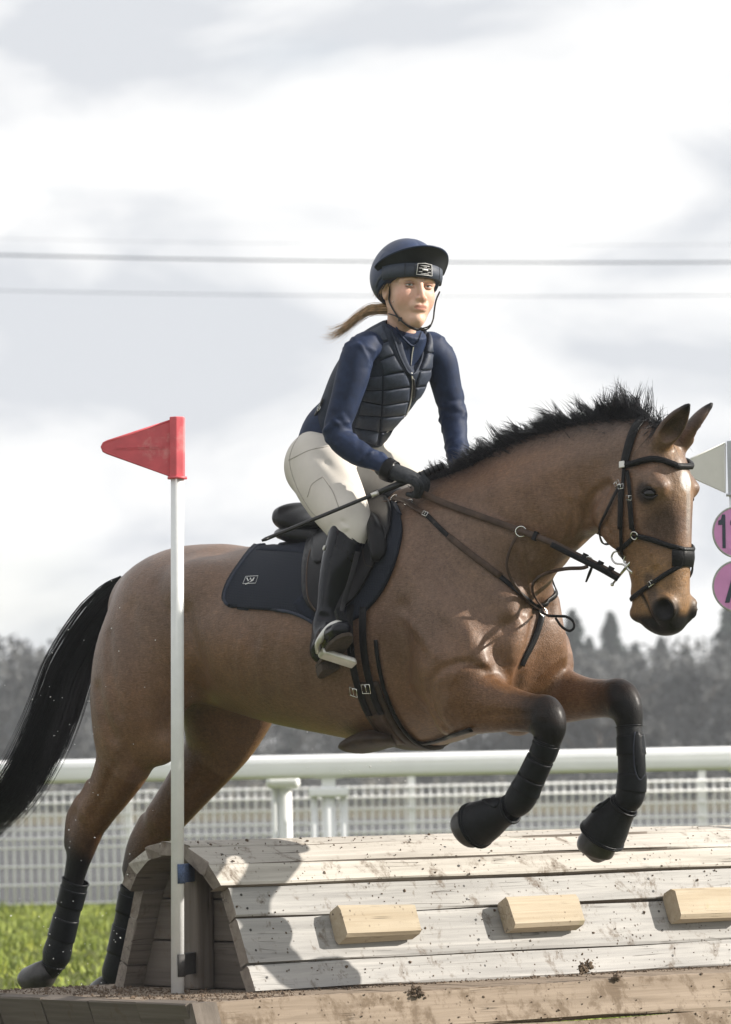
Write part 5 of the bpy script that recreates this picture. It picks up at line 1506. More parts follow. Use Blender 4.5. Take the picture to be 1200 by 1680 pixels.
P, N = hit_path(flapP[:13], FLB, 5); V, f = ribbon(P + N * -.002, N, 0.006, 0.004); mesh_obj('flap_edge', V, f, 'leather_brown', sad, recalc=True)
# knee block: a padded roll at the front of the flap
kb = [(606, 842, .02), (612, 848, .03), (617, 868, .036), (620, 890, .033), (621, 908, .026), (618, 922, .014)]
P, N = hit_path([(x, y) for x, y, _ in kb], FLB, 1)
sz = np.array([r_ for _, _, r_ in kb]); T_, N_, B_ = frames(P)
rings = []; a = np.linspace(0, 2 * np.pi, 20, endpoint=False)
Pd = catmull(np.column_stack([P, N, sz]), 5)
for q in Pd:
    p, nn, r_ = q[:3], q[3:6] / np.linalg.norm(q[3:6]), q[6]
    tt_ = np.array([0, 0, -1.0]); sd_ = np.cross(tt_, nn); sd_ /= np.linalg.norm(sd_)
    rings.append(p + np.cos(a)[:, None] * sd_ * r_ + np.sin(a)[:, None] * nn * r_ * .75)
V = np.concatenate(rings); nr = len(rings)
f = [(i * 20 + j, i * 20 + (j + 1) % 20, (i + 1) * 20 + (j + 1) % 20, (i + 1) * 20 + j) for i in range(nr - 1) for j in range(20)] + [tuple(range(20)), tuple((nr - 1) * 20 + j for j in range(20))]
mesh_obj('knee_block', V, f, 'saddle_leather', sad, recalc=True); mesh_obj('knee_block', mirror_w(V), f, 'saddle_leather', sad, recalc=True)
strap('stitching', [(602, 838), (598, 870), (596, 900), (600, 925), (612, 930)], 0.003, 0.001, 'leather_tan', sad, bvh=FLB, lift=.001)
drape('skirt', [(518, 874), (512, 905), (520, 925), (560, 905), (585, 870), (590, 848), (555, 862)], 'saddle_leather', sad, lift=0.0, th=0.007, bvh=FLB, flatten=4)
# D ring at the pommel
ring_px('dee_ring', 648, 818, .012, .002, sad)

# ------------------------------------------------------------------ girth
ga = HP(688, 1100, 0)[0]
gz = 1.42
def girth_pts(a0, t0, t1, n):
    P, N = [], []
    for t_ in np.linspace(t0, t1, n):
        d = np.array([0, math.sin(t_), -math.cos(t_)])
        o_ = HW(np.array([a0, 0, gz]) + d * 0.9); dd = HW(np.array([a0, 0, gz])) - o_; dd /= np.linalg.norm(dd)
        r_ = HBVH.ray_cast(Vector(o_.tolist()), Vector(dd.tolist())); P.append(np.array(r_[0])); N.append(np.array(r_[1]))
    return np.array(P), np.array(N)
girth = thing('girth', HW(np.array([ga, 0, 1.08])), 'brown leather stud girth buckled under the belly', 'girth')
def band(name, mat, a0, t0, t1, n, width, lift, th, na=7):
    """a broad band of leather round the belly that follows its curve both ways"""
    V = []; tt_ = np.linspace(t0, t1, n); wv = np.interp(np.linspace(0, 1, n), *width)
    G = np.zeros((n, na, 2, 3))
    for j in range(na):
        k = j / (na - 1) - .5
        for i in range(n):
            P, N = girth_pts(a0 + k * wv[i], tt_[i], tt_[i], 1); G[i, j, 0] = P[0]; G[i, j, 1] = N[0]
    e = np.ones(na); e[0] = e[-1] = .55
    top = G[:, :, 0] + G[:, :, 1] * (lift + th * e[None, :, None]); bot = G[:, :, 0] + G[:, :, 1] * (lift - .004)
    V = np.concatenate([top.reshape(-1, 3), bot.reshape(-1, 3)]); m = n * na; f = []
    for i in range(n - 1):
        for j in range(na - 1):
            q = [i * na + j, i * na + j + 1, (i + 1) * na + j + 1, (i + 1) * na + j]; f.append(q); f.append([x + m for x in q[::-1]])
        for j in (0, na - 1): f.append([i * na + j, (i + 1) * na + j, (i + 1) * na + j + m, i * na + j + m])
    for i in (0, n - 1):
        for j in range(na - 1): f.append([i * na + j, i * na + j + 1, i * na + j + 1 + m, i * na + j + m])
    return mesh_obj(name, V, f, mat, girth, recalc=True)
D2 = math.radians
g_o = band('belly_band', 'leather_tan', ga - .005, D2(84), D2(-84), 40, ([0, .12, .3, .42, .5, .58, .7, .88, 1], [.088, .095, .10, .13, .16, .13, .10, .095, .088]), .004, .008)
GB = bvh_of(g_o)
band('overlay', 'leather_brown', ga - .008, D2(58), D2(22), 12, ([0, 1], [.06, .05]), .011, .004, 5)
P, N = girth_pts(ga + .055, math.radians(112), math.radians(-10), 36); V, f = ribbon(P + N * .006, N, 0.014, 0.006, pad=.002); mesh_obj('edge_strap', V, f, 'leather_black', girth, recalc=True)
for da in (-.032, .014):
    P, N = girth_pts(ga + da, math.radians(128), math.radians(58), 22); V, f = ribbon(P + N * .013, N, 0.026, 0.004); mesh_obj('billet', V, f, 'leather_black', girth, recalc=True)
# stud guard lobe hanging below the belly
lobj('stud_guard', [(572, 1226, .12, .012, .05), (590, 1222, .12, .030, .09), (618, 1214, .11, .034, .10), (652, 1212, .08, .024, .09)], 'leather_tan', girth, sub=4)
for x, y, an in ((585, 1133, 8), (604, 1128, 12)): buckle(x, y, an, 0.030, 0.030, girth, GB, 0.014, 0.0022)
P, N = hit_path([(660, 1214), (690, 1218), (715, 1214), (745, 1204), (775, 1195)], None, 6)
V, f = ribbon(P + N * .004, N, 0.018, 0.005); mesh_obj('chest_strap', V, f, 'leather_black', girth, recalc=True)

# ------------------------------------------------------------------ bridle
bridle = thing('bridle', hit(1030, 790)[0], 'dark leather bridle with crossed noseband and steel bit', 'bridle')
BR = 'leather_black'
def midline(pts_px, mid_px, width, th, name, pad=0.0, lift=.003):
    """a strap from the near side across the midline to the far side"""
    P, N = hit_path(pts_px, None, 6)
    mp2 = hit(*mid_px)[0] if mid_px is not None else None
    keep = WH(P)[:, 1] > 0.012
    P, N = P[keep], N[keep]
    P2 = mirror_w(P)[::-1]; N2 = (mirror_w(P + N) - mirror_w(P))[::-1]
    Pa = np.concatenate([P, P2]); Na = np.concatenate([N, N2])
    sm_ = catmull(np.column_stack([Pa, Na])[::2], 4); Pa, Na = sm_[:, :3], sm_[:, 3:]; Na /= np.linalg.norm(Na, axis=1)[:, None]
    V, f = ribbon(Pa + Na * lift, Na, width, th, pad=pad); return mesh_obj(name, V, f, BR, bridle, recalc=True)
midline([(1026, 765), (1030, 745), (1036, 722), (1043, 704), (1050, 694), (1056, 688)], None, 0.030, 0.006, 'headpiece', pad=.003)
midline([(1024, 764), (1036, 762), (1050, 758), (1070, 754), (1086, 756), (1100, 761), (1112, 766)], None, 0.019, 0.008, 'browband', pad=.006, lift=.004)
strap('cheekpiece', [(1026, 768), (1024, 800), (1022, 835), (1021, 868), (1022, 905), (1022, 918)], 0.014, 0.004, BR, bridle, both=True, lift=.004)
strap('cheekpiece_end', [(1022, 800), (1021, 832), (1020.5, 868)], 0.019, 0.004, BR, bridle, both=True, lift=.0075)
strap('noseband_cheek', [(1031, 772), (1035, 800), (1037, 830), (1039, 858), (1043, 876)], 0.014, 0.004, BR, bridle, both=True, lift=.005)
strap('noseband_cheek_end', [(1036, 818), (1038, 840), (1040, 868)], 0.019, 0.004, BR, bridle, both=True, lift=.008)
midline([(1046, 878), (1062, 883), (1080, 889), (1098, 895), (1112, 899), (1122, 902)], None, 0.017, 0.006, 'noseband_upper', pad=.003, lift=.004)
midline([(1036, 984), (1050, 973), (1071, 958), (1090, 944), (1106, 934), (1120, 925)], None, 0.015, 0.005, 'noseband_lower', pad=.001, lift=.004)
midline([(1103, 914), (1112, 914), (1122, 914)], None, 0.056, 0.008, 'nose_pad', pad=.003, lift=.002)
strap('jaw_strap', [(1042, 880), (1034, 888), (1024, 897), (1014, 902)], 0.015, 0.004, BR, bridle, both=True)
# throat lash, hanging clear of the jaw
tl = [HP(1018, 796, .100), HP(1008, 815, .108), HP(995, 842, .105), HP(985, 864, .085), HP(986, 880, .05), HP(994, 892, .0)]
tl = tl + [q * np.array([1, -1, 1]) for q in tl[-2::-1]]
Nn = [np.array([-.3, 1, 0])] * 3 + [np.array([-1, .6, -.3]), np.array([-.8, .3, -.6]), np.array([-.5, 0, -1])]
Nn = Nn + [q * np.array([1, -1, 1]) for q in Nn[-2::-1]]
strap3('throat_lash', [HW(q) for q in tl], [HW(q) - HO for q in Nn], 0.013, 0.004, BR, bridle)
# badge and buckles
bp, bn = hit(1026, 763)
ux = RGT - bn * (RGT @ bn); ux /= np.linalg.norm(ux); uy = np.cross(bn, ux)
o = MB().box(bp + bn * .016, .0105, .0105, .002, X=ux, Y=uy, Z=bn).build('badge', 'steel_dull', bridle, smooth=False); modifier(o, 'BEVEL', width=.002, segments=2)
for x, y, an in ((1023, 799, 3), (1036, 817, -5), (1071, 957, 30), (1017, 794, 30)): buckle(x, y, an, .021, .014, bridle, None, .012)
rp, rn_ = hit(1044, 878); ring_px('noseband_ring', 0, 0, .012, .0022, bridle, rp + rn_ * .010, rn_)
# bit: cheek bar with rounded ends, loop ring, mouthpiece
bc, bnn = hit(1032, 935)
bc = bc + bnn * .014
def bitp(px, py):
    d = ray(px, py); t_ = ((bc - CAM) @ HR) / (d @ HR); return CAM + d * t_
e0, e1 = bitp(1050, 904), bitp(1005, 959)
b = MB().tube([e0, (e0 + e1) / 2, e1], [.0032, .0048, .0032], 10)
for q in (e0, e1): b.add(*ball_mesh(q, .0058, 10, 8))
b.build('bit_cheek', 'steel', bridle)
ctr = [bitp(x, y) for x, y in ((1030, 932), (1022, 926), (1010, 924), (1004, 915), (1008, 906), (1018, 905), (1026, 911), (1024, 921), (1032, 928))]
MB().tube(catmull(np.array(ctr), 4), .0030, 8).build('bit_ring', 'steel', bridle)
MB().tube(catmull(np.array([bitp(1030, 932), bitp(1036, 938), bitp(1043, 946) - HR * .02, bitp(1052, 952) - HR * .06]), 4), .0055, 10).build('mouthpiece', 'steel', bridle)
v = [mirror_w(q) for q in (e0, e1)]; b = MB().tube([v[0], (v[0] + v[1]) / 2, v[1]], [.0032, .0048, .0032], 10)
for q in v: b.add(*ball_mesh(q, .0058, 10, 8))
b.build('bit_cheek', 'steel', bridle)

# ------------------------------------------------------------------ reins
reins = thing('reins', HW(HP(800, 855, .2)), 'brown leather reins running from the bit to the rider gloves', 'reins')
def air(px, l0, l1, clear=0.010, n=8):
    """px path in the air beside the horse: lateral offset from l0 to l1, kept outside the body"""
    Q = catmull(np.asarray(px, float), n); o = []
    for i, (x, y) in enumerate(Q):
        k = i / (len(Q) - 1); l = l0 + (l1 - l0) * k
        p, nn = hit(x, y)
        if p is not None:
            ls = WH(p)[1]
            if ls > -.05: l = max(l, ls + clear)
        o.append([x, y, l])
    o = np.array(o)
    for _ in range(6): o[1:-1, 2] = np.maximum(o[1:-1, 2], 0.5 * (o[:-2, 2] + o[2:, 2]))
    return np.array([HP(*q) for q in o])
RP = air([(1018, 946), (985, 928), (943, 908), (890, 884), (793, 849), (735, 828), (684, 806)], .085, .15)
Nr = np.tile(np.array([.12, 1, .25]), (len(RP), 1))
V, f = ribbon(HW(RP), HW(Nr) - HO, np.interp(np.linspace(0, 1, len(RP)), [0, .3, .45, 1], [.015, .015, .021, .023]), 0.005, pad=.001); mesh_obj('rein', V, f, 'leather_brown', reins, recalc=True)
RB_ = air([(1015, 950), (985, 933), (950, 916), (905, 893)], .092, .2); V, f = ribbon(HW(RB_), HW(Nr[:len(RB_)]) - HO, 0.018, 0.005); mesh_obj('rein_fold', V, f, 'leather_black', reins, recalc=True)
for x, y in ((983, 929), (960, 918), (884, 882), (1003, 938)):
    i = np.argmin(np.abs(np.array([PX(HW(q))[0] for q in RP]) - x)); c = HW(RP[i]); T_ = HW(RP[min(i + 1, len(RP) - 1)]) - HW(RP[i - 1]); T_ /= np.linalg.norm(T_)
    Nn = HW(Nr[0]) - HO; Nn /= np.linalg.norm(Nn); Wd = np.cross(T_, Nn)
    MB().box(c + Nn * .003, .007, .0145, .006, X=T_, Y=Wd, Z=Nn).build('keeper', 'leather_black', reins, smooth=False)
c = HW(HP(966, 936, .12)); MB().tube([HW(HP(975, 922, .112)), HW(HP(968, 940, .116)), HW(HP(962, 955, .118))], [.007, .010, .006], 6, flat=.35).build('rein_stop', 'leather_black', reins)
# far rein
FR = np.array([HP(1018, 946, .085) * np.array([1, -1, 1]), HP(943, 908, .1) * np.array([1, -1, 1]) + [0, -.03, 0], HP(850, 868, .19) * np.array([1, -1, 1]) + [0, -.02, 0], HP(750, 780, -.12)])
FR = catmull(FR, 8); V, f = ribbon(HW(FR), HW(np.tile([.1, -1, .2], (len(FR), 1))) - HO, 0.019, 0.005); mesh_obj('rein', V, f, 'leather_brown', reins, recalc=True)
# loop of rein over the withers between the hands
LP = catmull(np.array([HP(690, 800, .10), HP(705, 796, .05), HP(722, 790, .0), HP(742, 786, -.06), HP(752, 782, -.10)]), 6); V, f = ribbon(HW(LP), HW(np.tile([.3, .2, 1], (len(LP), 1))) - HO, .018, .004); mesh_obj('rein_loop', V, f, 'leather_brown', reins, recalc=True)

# ------------------------------------------------------------------ breastplate and martingale
brp = thing('breastplate', hit(890, 1003)[0], 'brown leather breastplate with running martingale straps on the chest', 'breastplate')
strap('shoulder_strap', [(664, 824), (700, 845), (737, 880), (778, 913), (820, 945), (850, 972), (872, 990), (888, 1003)], 0.016, 0.004, 'leather_black', brp, both=True, lift=.003)
strap('stitched_sleeve', [(737, 880), (778, 913), (822, 946)], 0.021, 0.005, 'leather_brown', brp, lift=.003)
strap('top_strap', [(648, 820), (664, 824), (682, 835), (698, 844)], 0.018, 0.005, 'leather_brown', brp, lift=.006)
ring_px('strap_ring', 672, 826, .014, .0024, brp); ring_px('strap_ring', 654, 822, .010, .002, brp)
buckle(700, 845, -40, .020, .014, brp, None, .010)
strap('chest_strap', [(890, 1008), (884, 1030), (874, 1055), (862, 1078), (856, 1092)], 0.02, 0.005, 'leather_black', brp)
ring_px('chest_ring', 890, 1005, .014, .0024, brp)
def cord(name, pts, r, mat='leather_black', flat=.5, n=6):
    P = catmull(np.array([HW(HP(*q)) for q in pts]), n); return MB().tube(P, r, 8, flat=flat, up=HR).build(name, mat, brp)
def lh(x, y, e=.012):
    p, nn = hit(x, y); return WH(p)[1] + e if p is not None else 0.1
pts = [(886, 1000, lh(886, 1000)), (868, 988, lh(868, 988)), (852, 970, lh(852, 970) + .01), (838, 948, lh(838, 948) + .015), (832, 925, lh(832, 925) + .015), (838, 900, lh(838, 900) + .012), (848, 880, lh(848, 880) + .012)]
cord('martingale_fork', pts, .006, 'leather_brown')
j = np.argmin(np.abs(np.array([PX(HW(q))[0] for q in RP]) - 850)); ring_px('rein_ring', 0, 0, .017, .0024, brp, HW(RP[j]) + np.array([0, 0, -.002]), HR * .8 + HH * .5)
pts = [(892, 998, lh(892, 998)), (878, 980, lh(878, 980) + .012), (874, 962, lh(874, 962) + .02), (884, 947, lh(884, 947) + .025), (905, 938, lh(905, 938) + .03), (930, 933, .12), (955, 932, .112), (965, 929, .11)]
cord('martingale_fork', pts, .006, 'leather_brown')
j = np.argmin(np.abs(np.array([PX(HW(q))[0] for q in RP]) - 966)); ring_px('rein_ring', 0, 0, .014, .0022, brp, HW(RP[j]) + np.array([0, 0, -.004]), HR * .7 + HH * .6)
pts = [(888, 1004, lh(888, 1004) + .006), (900, 1010, .10), (916, 1011, .095), (930, 1012, .09), (941, 1020, .088), (942, 1030, .088), (934, 1035, .09), (922, 1028, .094), (912, 1014, .097)]
cord('strap_loop', pts, .0045, 'leather_black', .7)

# ------------------------------------------------------------------ leg boots
def leg_boot(label, rows, straps, plate=None, rows2=None):
    c0 = HW(HP(*rows[len(rows) // 2][:3])); o = thing('tendon_boot', c0, label, 'leg boot', 'black leg boots of the horse')
    lobj('shell', rows, 'boot_neoprene', o, seg=28, sub=5, cap=False)
    # turned edges
    A = np.array(c_(rows))
    Ad = catmull(A, 10)
    for k in straps:
        i = int(k * (len(Ad) - 1)); seg = Ad[max(0, i - 5):i + 6].copy(); seg[:, 3:5] += .0012
        v, f = loft(seg, 28, cap=False); s_ = mesh_obj('strap', v, f, 'boot_strap', o, recalc=True); modifier(s_, 'SOLIDIFY', thickness=.002, offset=1.0)
    for i in (0, len(Ad) - 1):
        seg = Ad[i]; T_ = Ad[min(i + 1, len(Ad) - 1), :3] - Ad[max(i - 1, 0), :3]; T_ /= np.linalg.norm(T_)
        l_ = np.array([0, 1.0, 0]); l_ -= T_ * (l_ @ T_); l_ /= np.linalg.norm(l_); n_ = np.cross(T_, l_); a = np.linspace(0, 2 * np.pi, 28, endpoint=False)
        P = seg[:3] + np.cos(a)[:, None] * n_ * (seg[3] + .0005) + np.sin(a)[:, None] * l_ * (seg[4] + .0005)
        MB().tube(HW(P), .0028, 6, closed=True).build('rim', 'boot_strap', o)
    return o
nb_ = leg_boot('black strapped tendon boot on the near foreleg', [(898, 1216, .17, .042, .042), (893, 1232, .17, .041, .040), (880, 1260, .17, .042, .040), (868, 1285, .17, .044, .042), (858, 1304, .17, .050, .046), (848, 1318, .17, .046, .044), (840, 1324, .17, .036, .036)], (0.14, 0.34, 0.52))
fb_ = leg_boot('black tendon boot with oval shin plate on the far foreleg', [(1033, 1192, -.165, .042, .042), (1035, 1215, -.165, .044, .041), (1037, 1250, -.165, .046, .041), (1037, 1285, -.165, .046, .042), (1034, 1305, -.165, .048, .044), (1026, 1320, -.165, .040, .040)], (0.25, 0.6))
fbm = [c for c in fb_.children if c.name.startswith('shell')][0]; FBB = bvh_of(fbm)
drape('shin_plate', [(1043, 1201), (1053, 1210), (1057, 1240), (1057, 1270), (1050, 1278), (1043, 1262), (1041, 1230)], 'boot_strap', fb_, lift=.001, th=.004, bvh=FBB, step=4)
strap('piping', [(1042, 1201), (1040, 1230), (1042, 1262), (1049, 1279), (1057, 1272)], .004, .003, 'pad_binding', fb_, bvh=FBB, lift=.002)
leg_boot('black tendon boot on the near hind leg', [(124, 1446, .165, .048, .044), (118, 1470, .165, .046, .041), (109, 1505, .165, .046, .040), (100, 1540, .165, .048, .042), (93, 1566, .165, .052, .046), (88, 1582, .165, .040, .040)], (0.2, 0.5))
leg_boot('black tendon boot on the far hind leg behind the jump', [(219, 1458, -.165, .048, .044), (214, 1480, -.165, .046, .041), (206, 1520, -.165, .046, .040), (197, 1565, -.165, .048, .042), (190, 1596, -.165, .052, .046), (186, 1610, -.165, .040, .040)], (0.2, 0.5))
def bell(label, rows, flapP):
    c0 = HW(HP(*rows[1][:3])); o = thing('overreach_boot', c0, label, 'bell boot', 'overreach boots on the front hooves')
    k = lobj('bell', rows, 'boot_neoprene', o, seg=30, sub=4, cap=False); modifier(k, 'SOLIDIFY', thickness=.006, offset=1.0)
    A = catmull(np.array(c_(rows)), 4)
    for i, r_ in ((len(A) - 1, .0042), (0, .005), (len(A) - 4, .003)):
        seg = A[i]; T_ = A[min(i + 1, len(A) - 1), :3] - A[max(i - 1, 0), :3]; T_ /= np.linalg.norm(T_)
        l_ = np.array([0, 1.0, 0]); l_ -= T_ * (l_ @ T_); l_ /= np.linalg.norm(l_); n_ = np.cross(T_, l_); a = np.linspace(0, 2 * np.pi, 28, endpoint=False)
        P = seg[:3] + np.cos(a)[:, None] * n_ * (seg[3] + .006) + np.sin(a)[:, None] * l_ * (seg[4] + .006)
        MB().tube(HW(P), r_, 6, closed=True).build('rim', 'boot_strap', o)
    drape('closure_flap', flapP, 'boot_strap', o, lift=.006, th=.005, bvh=bvh_of(k), step=5, closed_sub=2)
    return o
bell('black overreach boot on the near front hoof', [(838, 1328, .17, .038, .038), (822, 1334, .17, .044, .044), (803, 1343, .17, .058, .058), (786, 1352, .17, .066, .066), (780, 1355, .17, .067, .067)], [(790, 1312), (806, 1304), (824, 1312), (816, 1328), (800, 1322)])
bell('black overreach boot on the far front hoof', [(1024, 1322, -.165, .040, .040), (1016, 1332, -.165, .046, .046), (1003, 1348, -.165, .060, .060), (991, 1367, -.165, .068, .068), (988, 1372, -.165, .069, .069)], [(968, 1322), (984, 1310), (998, 1306), (1000, 1318), (975, 1336)])
# ------------------------------------------------------------------ the rider
simple('shirt_navy', (0.012, 0.022, 0.056), 0.6, var=0.3, scale=30, bump=0.3, bscale=300, spec=0.22)
simple('vest_navy', (0.018, 0.025, 0.044), 0.62, var=0.25, scale=60, bump=0.25, bscale=420, spec=0.25)
simple('vest_panel', (0.032, 0.041, 0.064), 0.55, var=0.22, scale=80, bump=0.25, bscale=420, spec=0.3)
simple('breeches', (0.56, 0.53, 0.49), 0.75, var=0.06, scale=12, bump=0.12, bscale=500, spec=0.15, dirt=(0.42, 0.36, 0.30), dirtamt=0.68)
simple('seam', (0.33, 0.31, 0.28), 0.8, var=0.1)
simple('boot_leather', (0.006, 0.007, 0.011), 0.13, var=0.4, scale=8, bump=0.25, bscale=40, spec=0.24, dirt=(0.04, 0.045, 0.042), dirtamt=0.7)
simple('sole', (0.055, 0.040, 0.030), 0.9, var=0.4, scale=60, bump=0.5, bscale=200)
simple('glove', (0.030, 0.033, 0.038), 0.75, var=0.35, scale=120, bump=0.6, bscale=500, spec=0.2)
simple('silk_navy', (0.018, 0.032, 0.080), 0.42, var=0.25, scale=18, bump=0.3, bscale=50, spec=0.45)
simple('helmet_band', (0.035, 0.045, 0.068), 0.6, var=0.2, scale=40, bump=0.2, bscale=300)
simple('peak_under', (0.010, 0.013, 0.020), 0.7, var=0.2)
simple('strap_black', (0.010, 0.010, 0.012), 0.5, var=0.2)
simple('hair_blond', (0.60, 0.42, 0.25), 0.42, var=0.45, scale=60)
simple('whip_black', (0.010, 0.010, 0.012), 0.35, var=0.3, scale=60, bump=0.3, bscale=300)
simple('eye_white', (0.42, 0.40, 0.38), 0.2, var=0.03)
simple('iris', (0.05, 0.06, 0.05), 0.1, var=0.2)
simple('flag_blue', (0.02, 0.03, 0.12), 0.7, var=0.05); simple('thread_red', (0.45, 0.03, 0.04), 0.7, var=0.05)
t = NT('skin'); c = t.coord()
att = t.n('Attribute', _attribute_name='col').outputs['Vector']
col = t.mix(t.ramp(t.noise(c, 60.0, 4.0, 0.6), [(0.3, 0.25), (0.7, 0.0)]), att, (0.38, 0.19, 0.13))
t.set(Base__Color=col, Roughness=0.5, Specular__IOR__Level=0.35, Subsurface__Weight=0.12, Subsurface__Radius=(0.012, 0.004, 0.002))
t.bump(t.noise(c, 500.0, 3.0), 0.1, 0.001)

rd0 = HW(HP(560, 850, 0))
rider = thing('person', rd0, 'rider in navy helmet, body protector and pale breeches, crouched forward in the saddle', 'person')
def rows_l(rows, s=1, g=0.0):
    o = []
    for r_ in rows:
        p = HP(*r_[:3]); p[1] *= s; o.append(list(p) + [r_[3] + g, r_[4] + g])
    return o
TORSO = [(556, 772, 0, .105, .140), (562, 740, 0, .100, .132), (573, 705, 0, .095, .122), (592, 668, 0, .100, .128), (615, 632, 0, .112, .145), (637, 598, 0, .108, .152), (654, 570, 0, .080, .135), (664, 553, 0, .055, .085)]
ARMN = [(604, 566, .15, .046, .046), (588, 584, .185, .055, .053), (578, 620, .205, .054, .052), (566, 660, .225, .048, .047), (554, 700, .245, .044, .043), (560, 722, .245, .042, .041), (590, 745, .225, .041, .040), (620, 762, .20, .036, .036), (643, 774, .18, .031, .031)]
ARMF = [(706, 572, -.135, .058, .056), (722, 592, -.165, .056, .054), (732, 630, -.19, .050, .048), (741, 670, -.21, .045, .044), (746, 700, -.205, .042, .041), (750, 735, -.175, .038, .037), (754, 768, -.14, .032, .032)]
LEG = [(524, 762, .112, .112, .098), (536, 790, .155, .108, .094), (553, 822, .195, .096, .086), (568, 850, .225, .080, .075), (577, 870, .24, .066, .064)]
CALF = [(577, 868, .24, .066, .064), (570, 892, .252, .064, .060), (561, 925, .265, .063, .058), (552, 960, .275, .056, .052), (545, 995, .285, .046, .044), (540, 1025, .29, .043, .042)]
def split_mesh(fld, name, mat, parent, smooth=3, attrs=None, F=None):
    V, Q = fld.mesh(F, smooth=smooth); return mesh_obj(name, HW(V), Q[:, ::-1], mat, parent, attrs=attrs)
def cutplane(fld, p, n, k=0.006):
    """keep the side of the plane where (x-p).n < 0"""
    X, Y, Z = fld.ax[0][:, None, None] - p[0], fld.ax[1][None, :, None] - p[1], fld.ax[2][None, None, :] - p[2]
    n = np.asarray(n, float) / np.linalg.norm(n); D = (X * n[0] + Y * n[1] + Z * n[2]).astype(np.float32)
    h = np.maximum(k - np.abs(fld.F - D), 0) / k
    fld.F = np.maximum(fld.F, D) + h * h * (k / 4)

# --- breeches
bf = Field((-0.36, -0.44, 1.74), (0.36, 0.44, 2.34), 0.0052)
bf.chain(rows_l(TORSO[:3], 1, .004), k=0.04, sub=6)
for s in (1, -1):
    bf.chain(rows_l(LEG + CALF[1:2], s, .004), k=0.035, sub=6)
    bf.ell(HP(520, 762, .09) * np.array([1, s, 1]), (.098, .095, .100), k=0.05)       # seat
    bf.swell([HP(520, 745, .22) * np.array([1, s, 1]), HP(560, 775, .24) * np.array([1, s, 1])], -0.006, 0.02)
    for k, (x0, y0, x1, y1) in enumerate([(540, 748, 585, 772), (548, 742, 592, 760), (535, 758, 578, 790)]):
        bf.swell([HP(x0, y0, .22) * np.array([1, s, 1]), HP((x0 + x1) / 2, (y0 + y1) / 2 + 3, .25) * np.array([1, s, 1]), HP(x1, y1, .22) * np.array([1, s, 1])], 0.007 * (1 if k % 2 else -1), 0.008)
    for k in range(3):
        y0 = 862 + 9 * k; bf.swell([HP(556, y0 - 8, .29) * np.array([1, s, 1]), HP(578, y0 - 2, .31) * np.array([1, s, 1]), HP(597, y0 + 2, .28) * np.array([1, s, 1])], 0.006 * (1 if k % 2 else -1), 0.006)
pn = HP(500, 690, 0); pm = HP(640, 735, 0); dd_ = pm - pn
cutplane(bf, (pn + pm) / 2, (-dd_[2], 0, dd_[0]))
br_o = split_mesh(bf, 'breeches', 'breeches', rider)
BRB = bvh_of(br_o)
for P_ in ([(498, 705), (480, 735), (476, 762), (488, 800), (508, 835), (520, 848)], [(474, 755), (488, 748), (510, 738), (540, 732)], [(505, 815), (512, 795), (530, 782)], [(530, 782), (546, 806), (556, 832)]):
    strap('seam', P_, .003, .0012, 'seam', br_o, bvh=BRB, lift=.0002)

# --- shirt: torso, sleeves, stand-up collar
sf_ = Field((-0.36, -0.44, 2.00), (0.66, 0.44, 2.72), 0.0052)
sf_.chain(rows_l(TORSO[1:], 1, -.012), k=0.03, sub=6)
sf_.chain(rows_l([(652, 574, 0, .055, .09), (663, 554, 0, .062, .066), (670, 540, 0, .064, .066), (676, 528, 0, .064, .066)]), k=0.03, sub=5)
sf_.chain(rows_l([(556, 735, 0, .122, .158), (560, 712, 0, .114, .146), (572, 690, 0, .10, .128)]), k=0.02)
for A_, s in ((ARMN, 1), (ARMF, 1)):
    sf_.chain(rows_l(A_, 1, .001), k=0.03, sub=7)
rgf = np.random.default_rng(21)
def folds(A_, n, amp=0.0060):
    """creases across a sleeve, denser at the elbow and wrist"""
    D = catmull(np.array(rows_l(A_)), 8)
    for _ in range(n):
        i = int(np.clip(rgf.choice([.12, .5, .62, .85, .95]) + rgf.normal(0, .05), .02, .97) * (len(D) - 1)); c = D[i]
        T_ = D[min(i + 1, len(D) - 1), :3] - D[max(i - 1, 0), :3]; T_ /= np.linalg.norm(T_)
        l_ = np.array([0, 1.0, 0]); l_ -= T_ * (l_ @ T_); l_ /= np.linalg.norm(l_); n_ = np.cross(T_, l_)
        a0 = rgf.uniform(0, 6.28); sw = rgf.uniform(1.0, 2.2); a = np.linspace(a0, a0 + sw, 6); sl = rgf.normal(0, .02)
        P = c[:3] + np.cos(a)[:, None] * n_ * (c[3] + .004) + np.sin(a)[:, None] * l_ * (c[4] + .004) + T_ * (sl * np.linspace(-1, 1, 6))[:, None]
        sf_.swell(P, rgf.choice([-1, 1]) * amp * rgf.uniform(.7, 1.4), rgf.uniform(.004, .008), 2)
folds(ARMN, 70, .0045); folds(ARMF, 50, .0045)
wr_ = HP(646, 776, .18); dw = HP(620, 762, .20) - wr_
pn = HP(498, 722, 0); pm = HP(640, 762, 0); dd_ = pm - pn
cutplane(sf_, (pn + pm) / 2, (dd_[2], 0, -dd_[0]))
p0, p1 = HP(640, 522, 0), HP(694, 557, 0); d_ = p1 - p0; nn = np.array([-d_[2], 0, d_[0]]); nn = nn if nn[2] > 0 else -nn
cutplane(sf_, (p0 + p1) / 2, nn, .004)
sh_o = split_mesh(sf_, 'shirt', 'shirt_navy', rider)
SHB = bvh_of(sh_o)

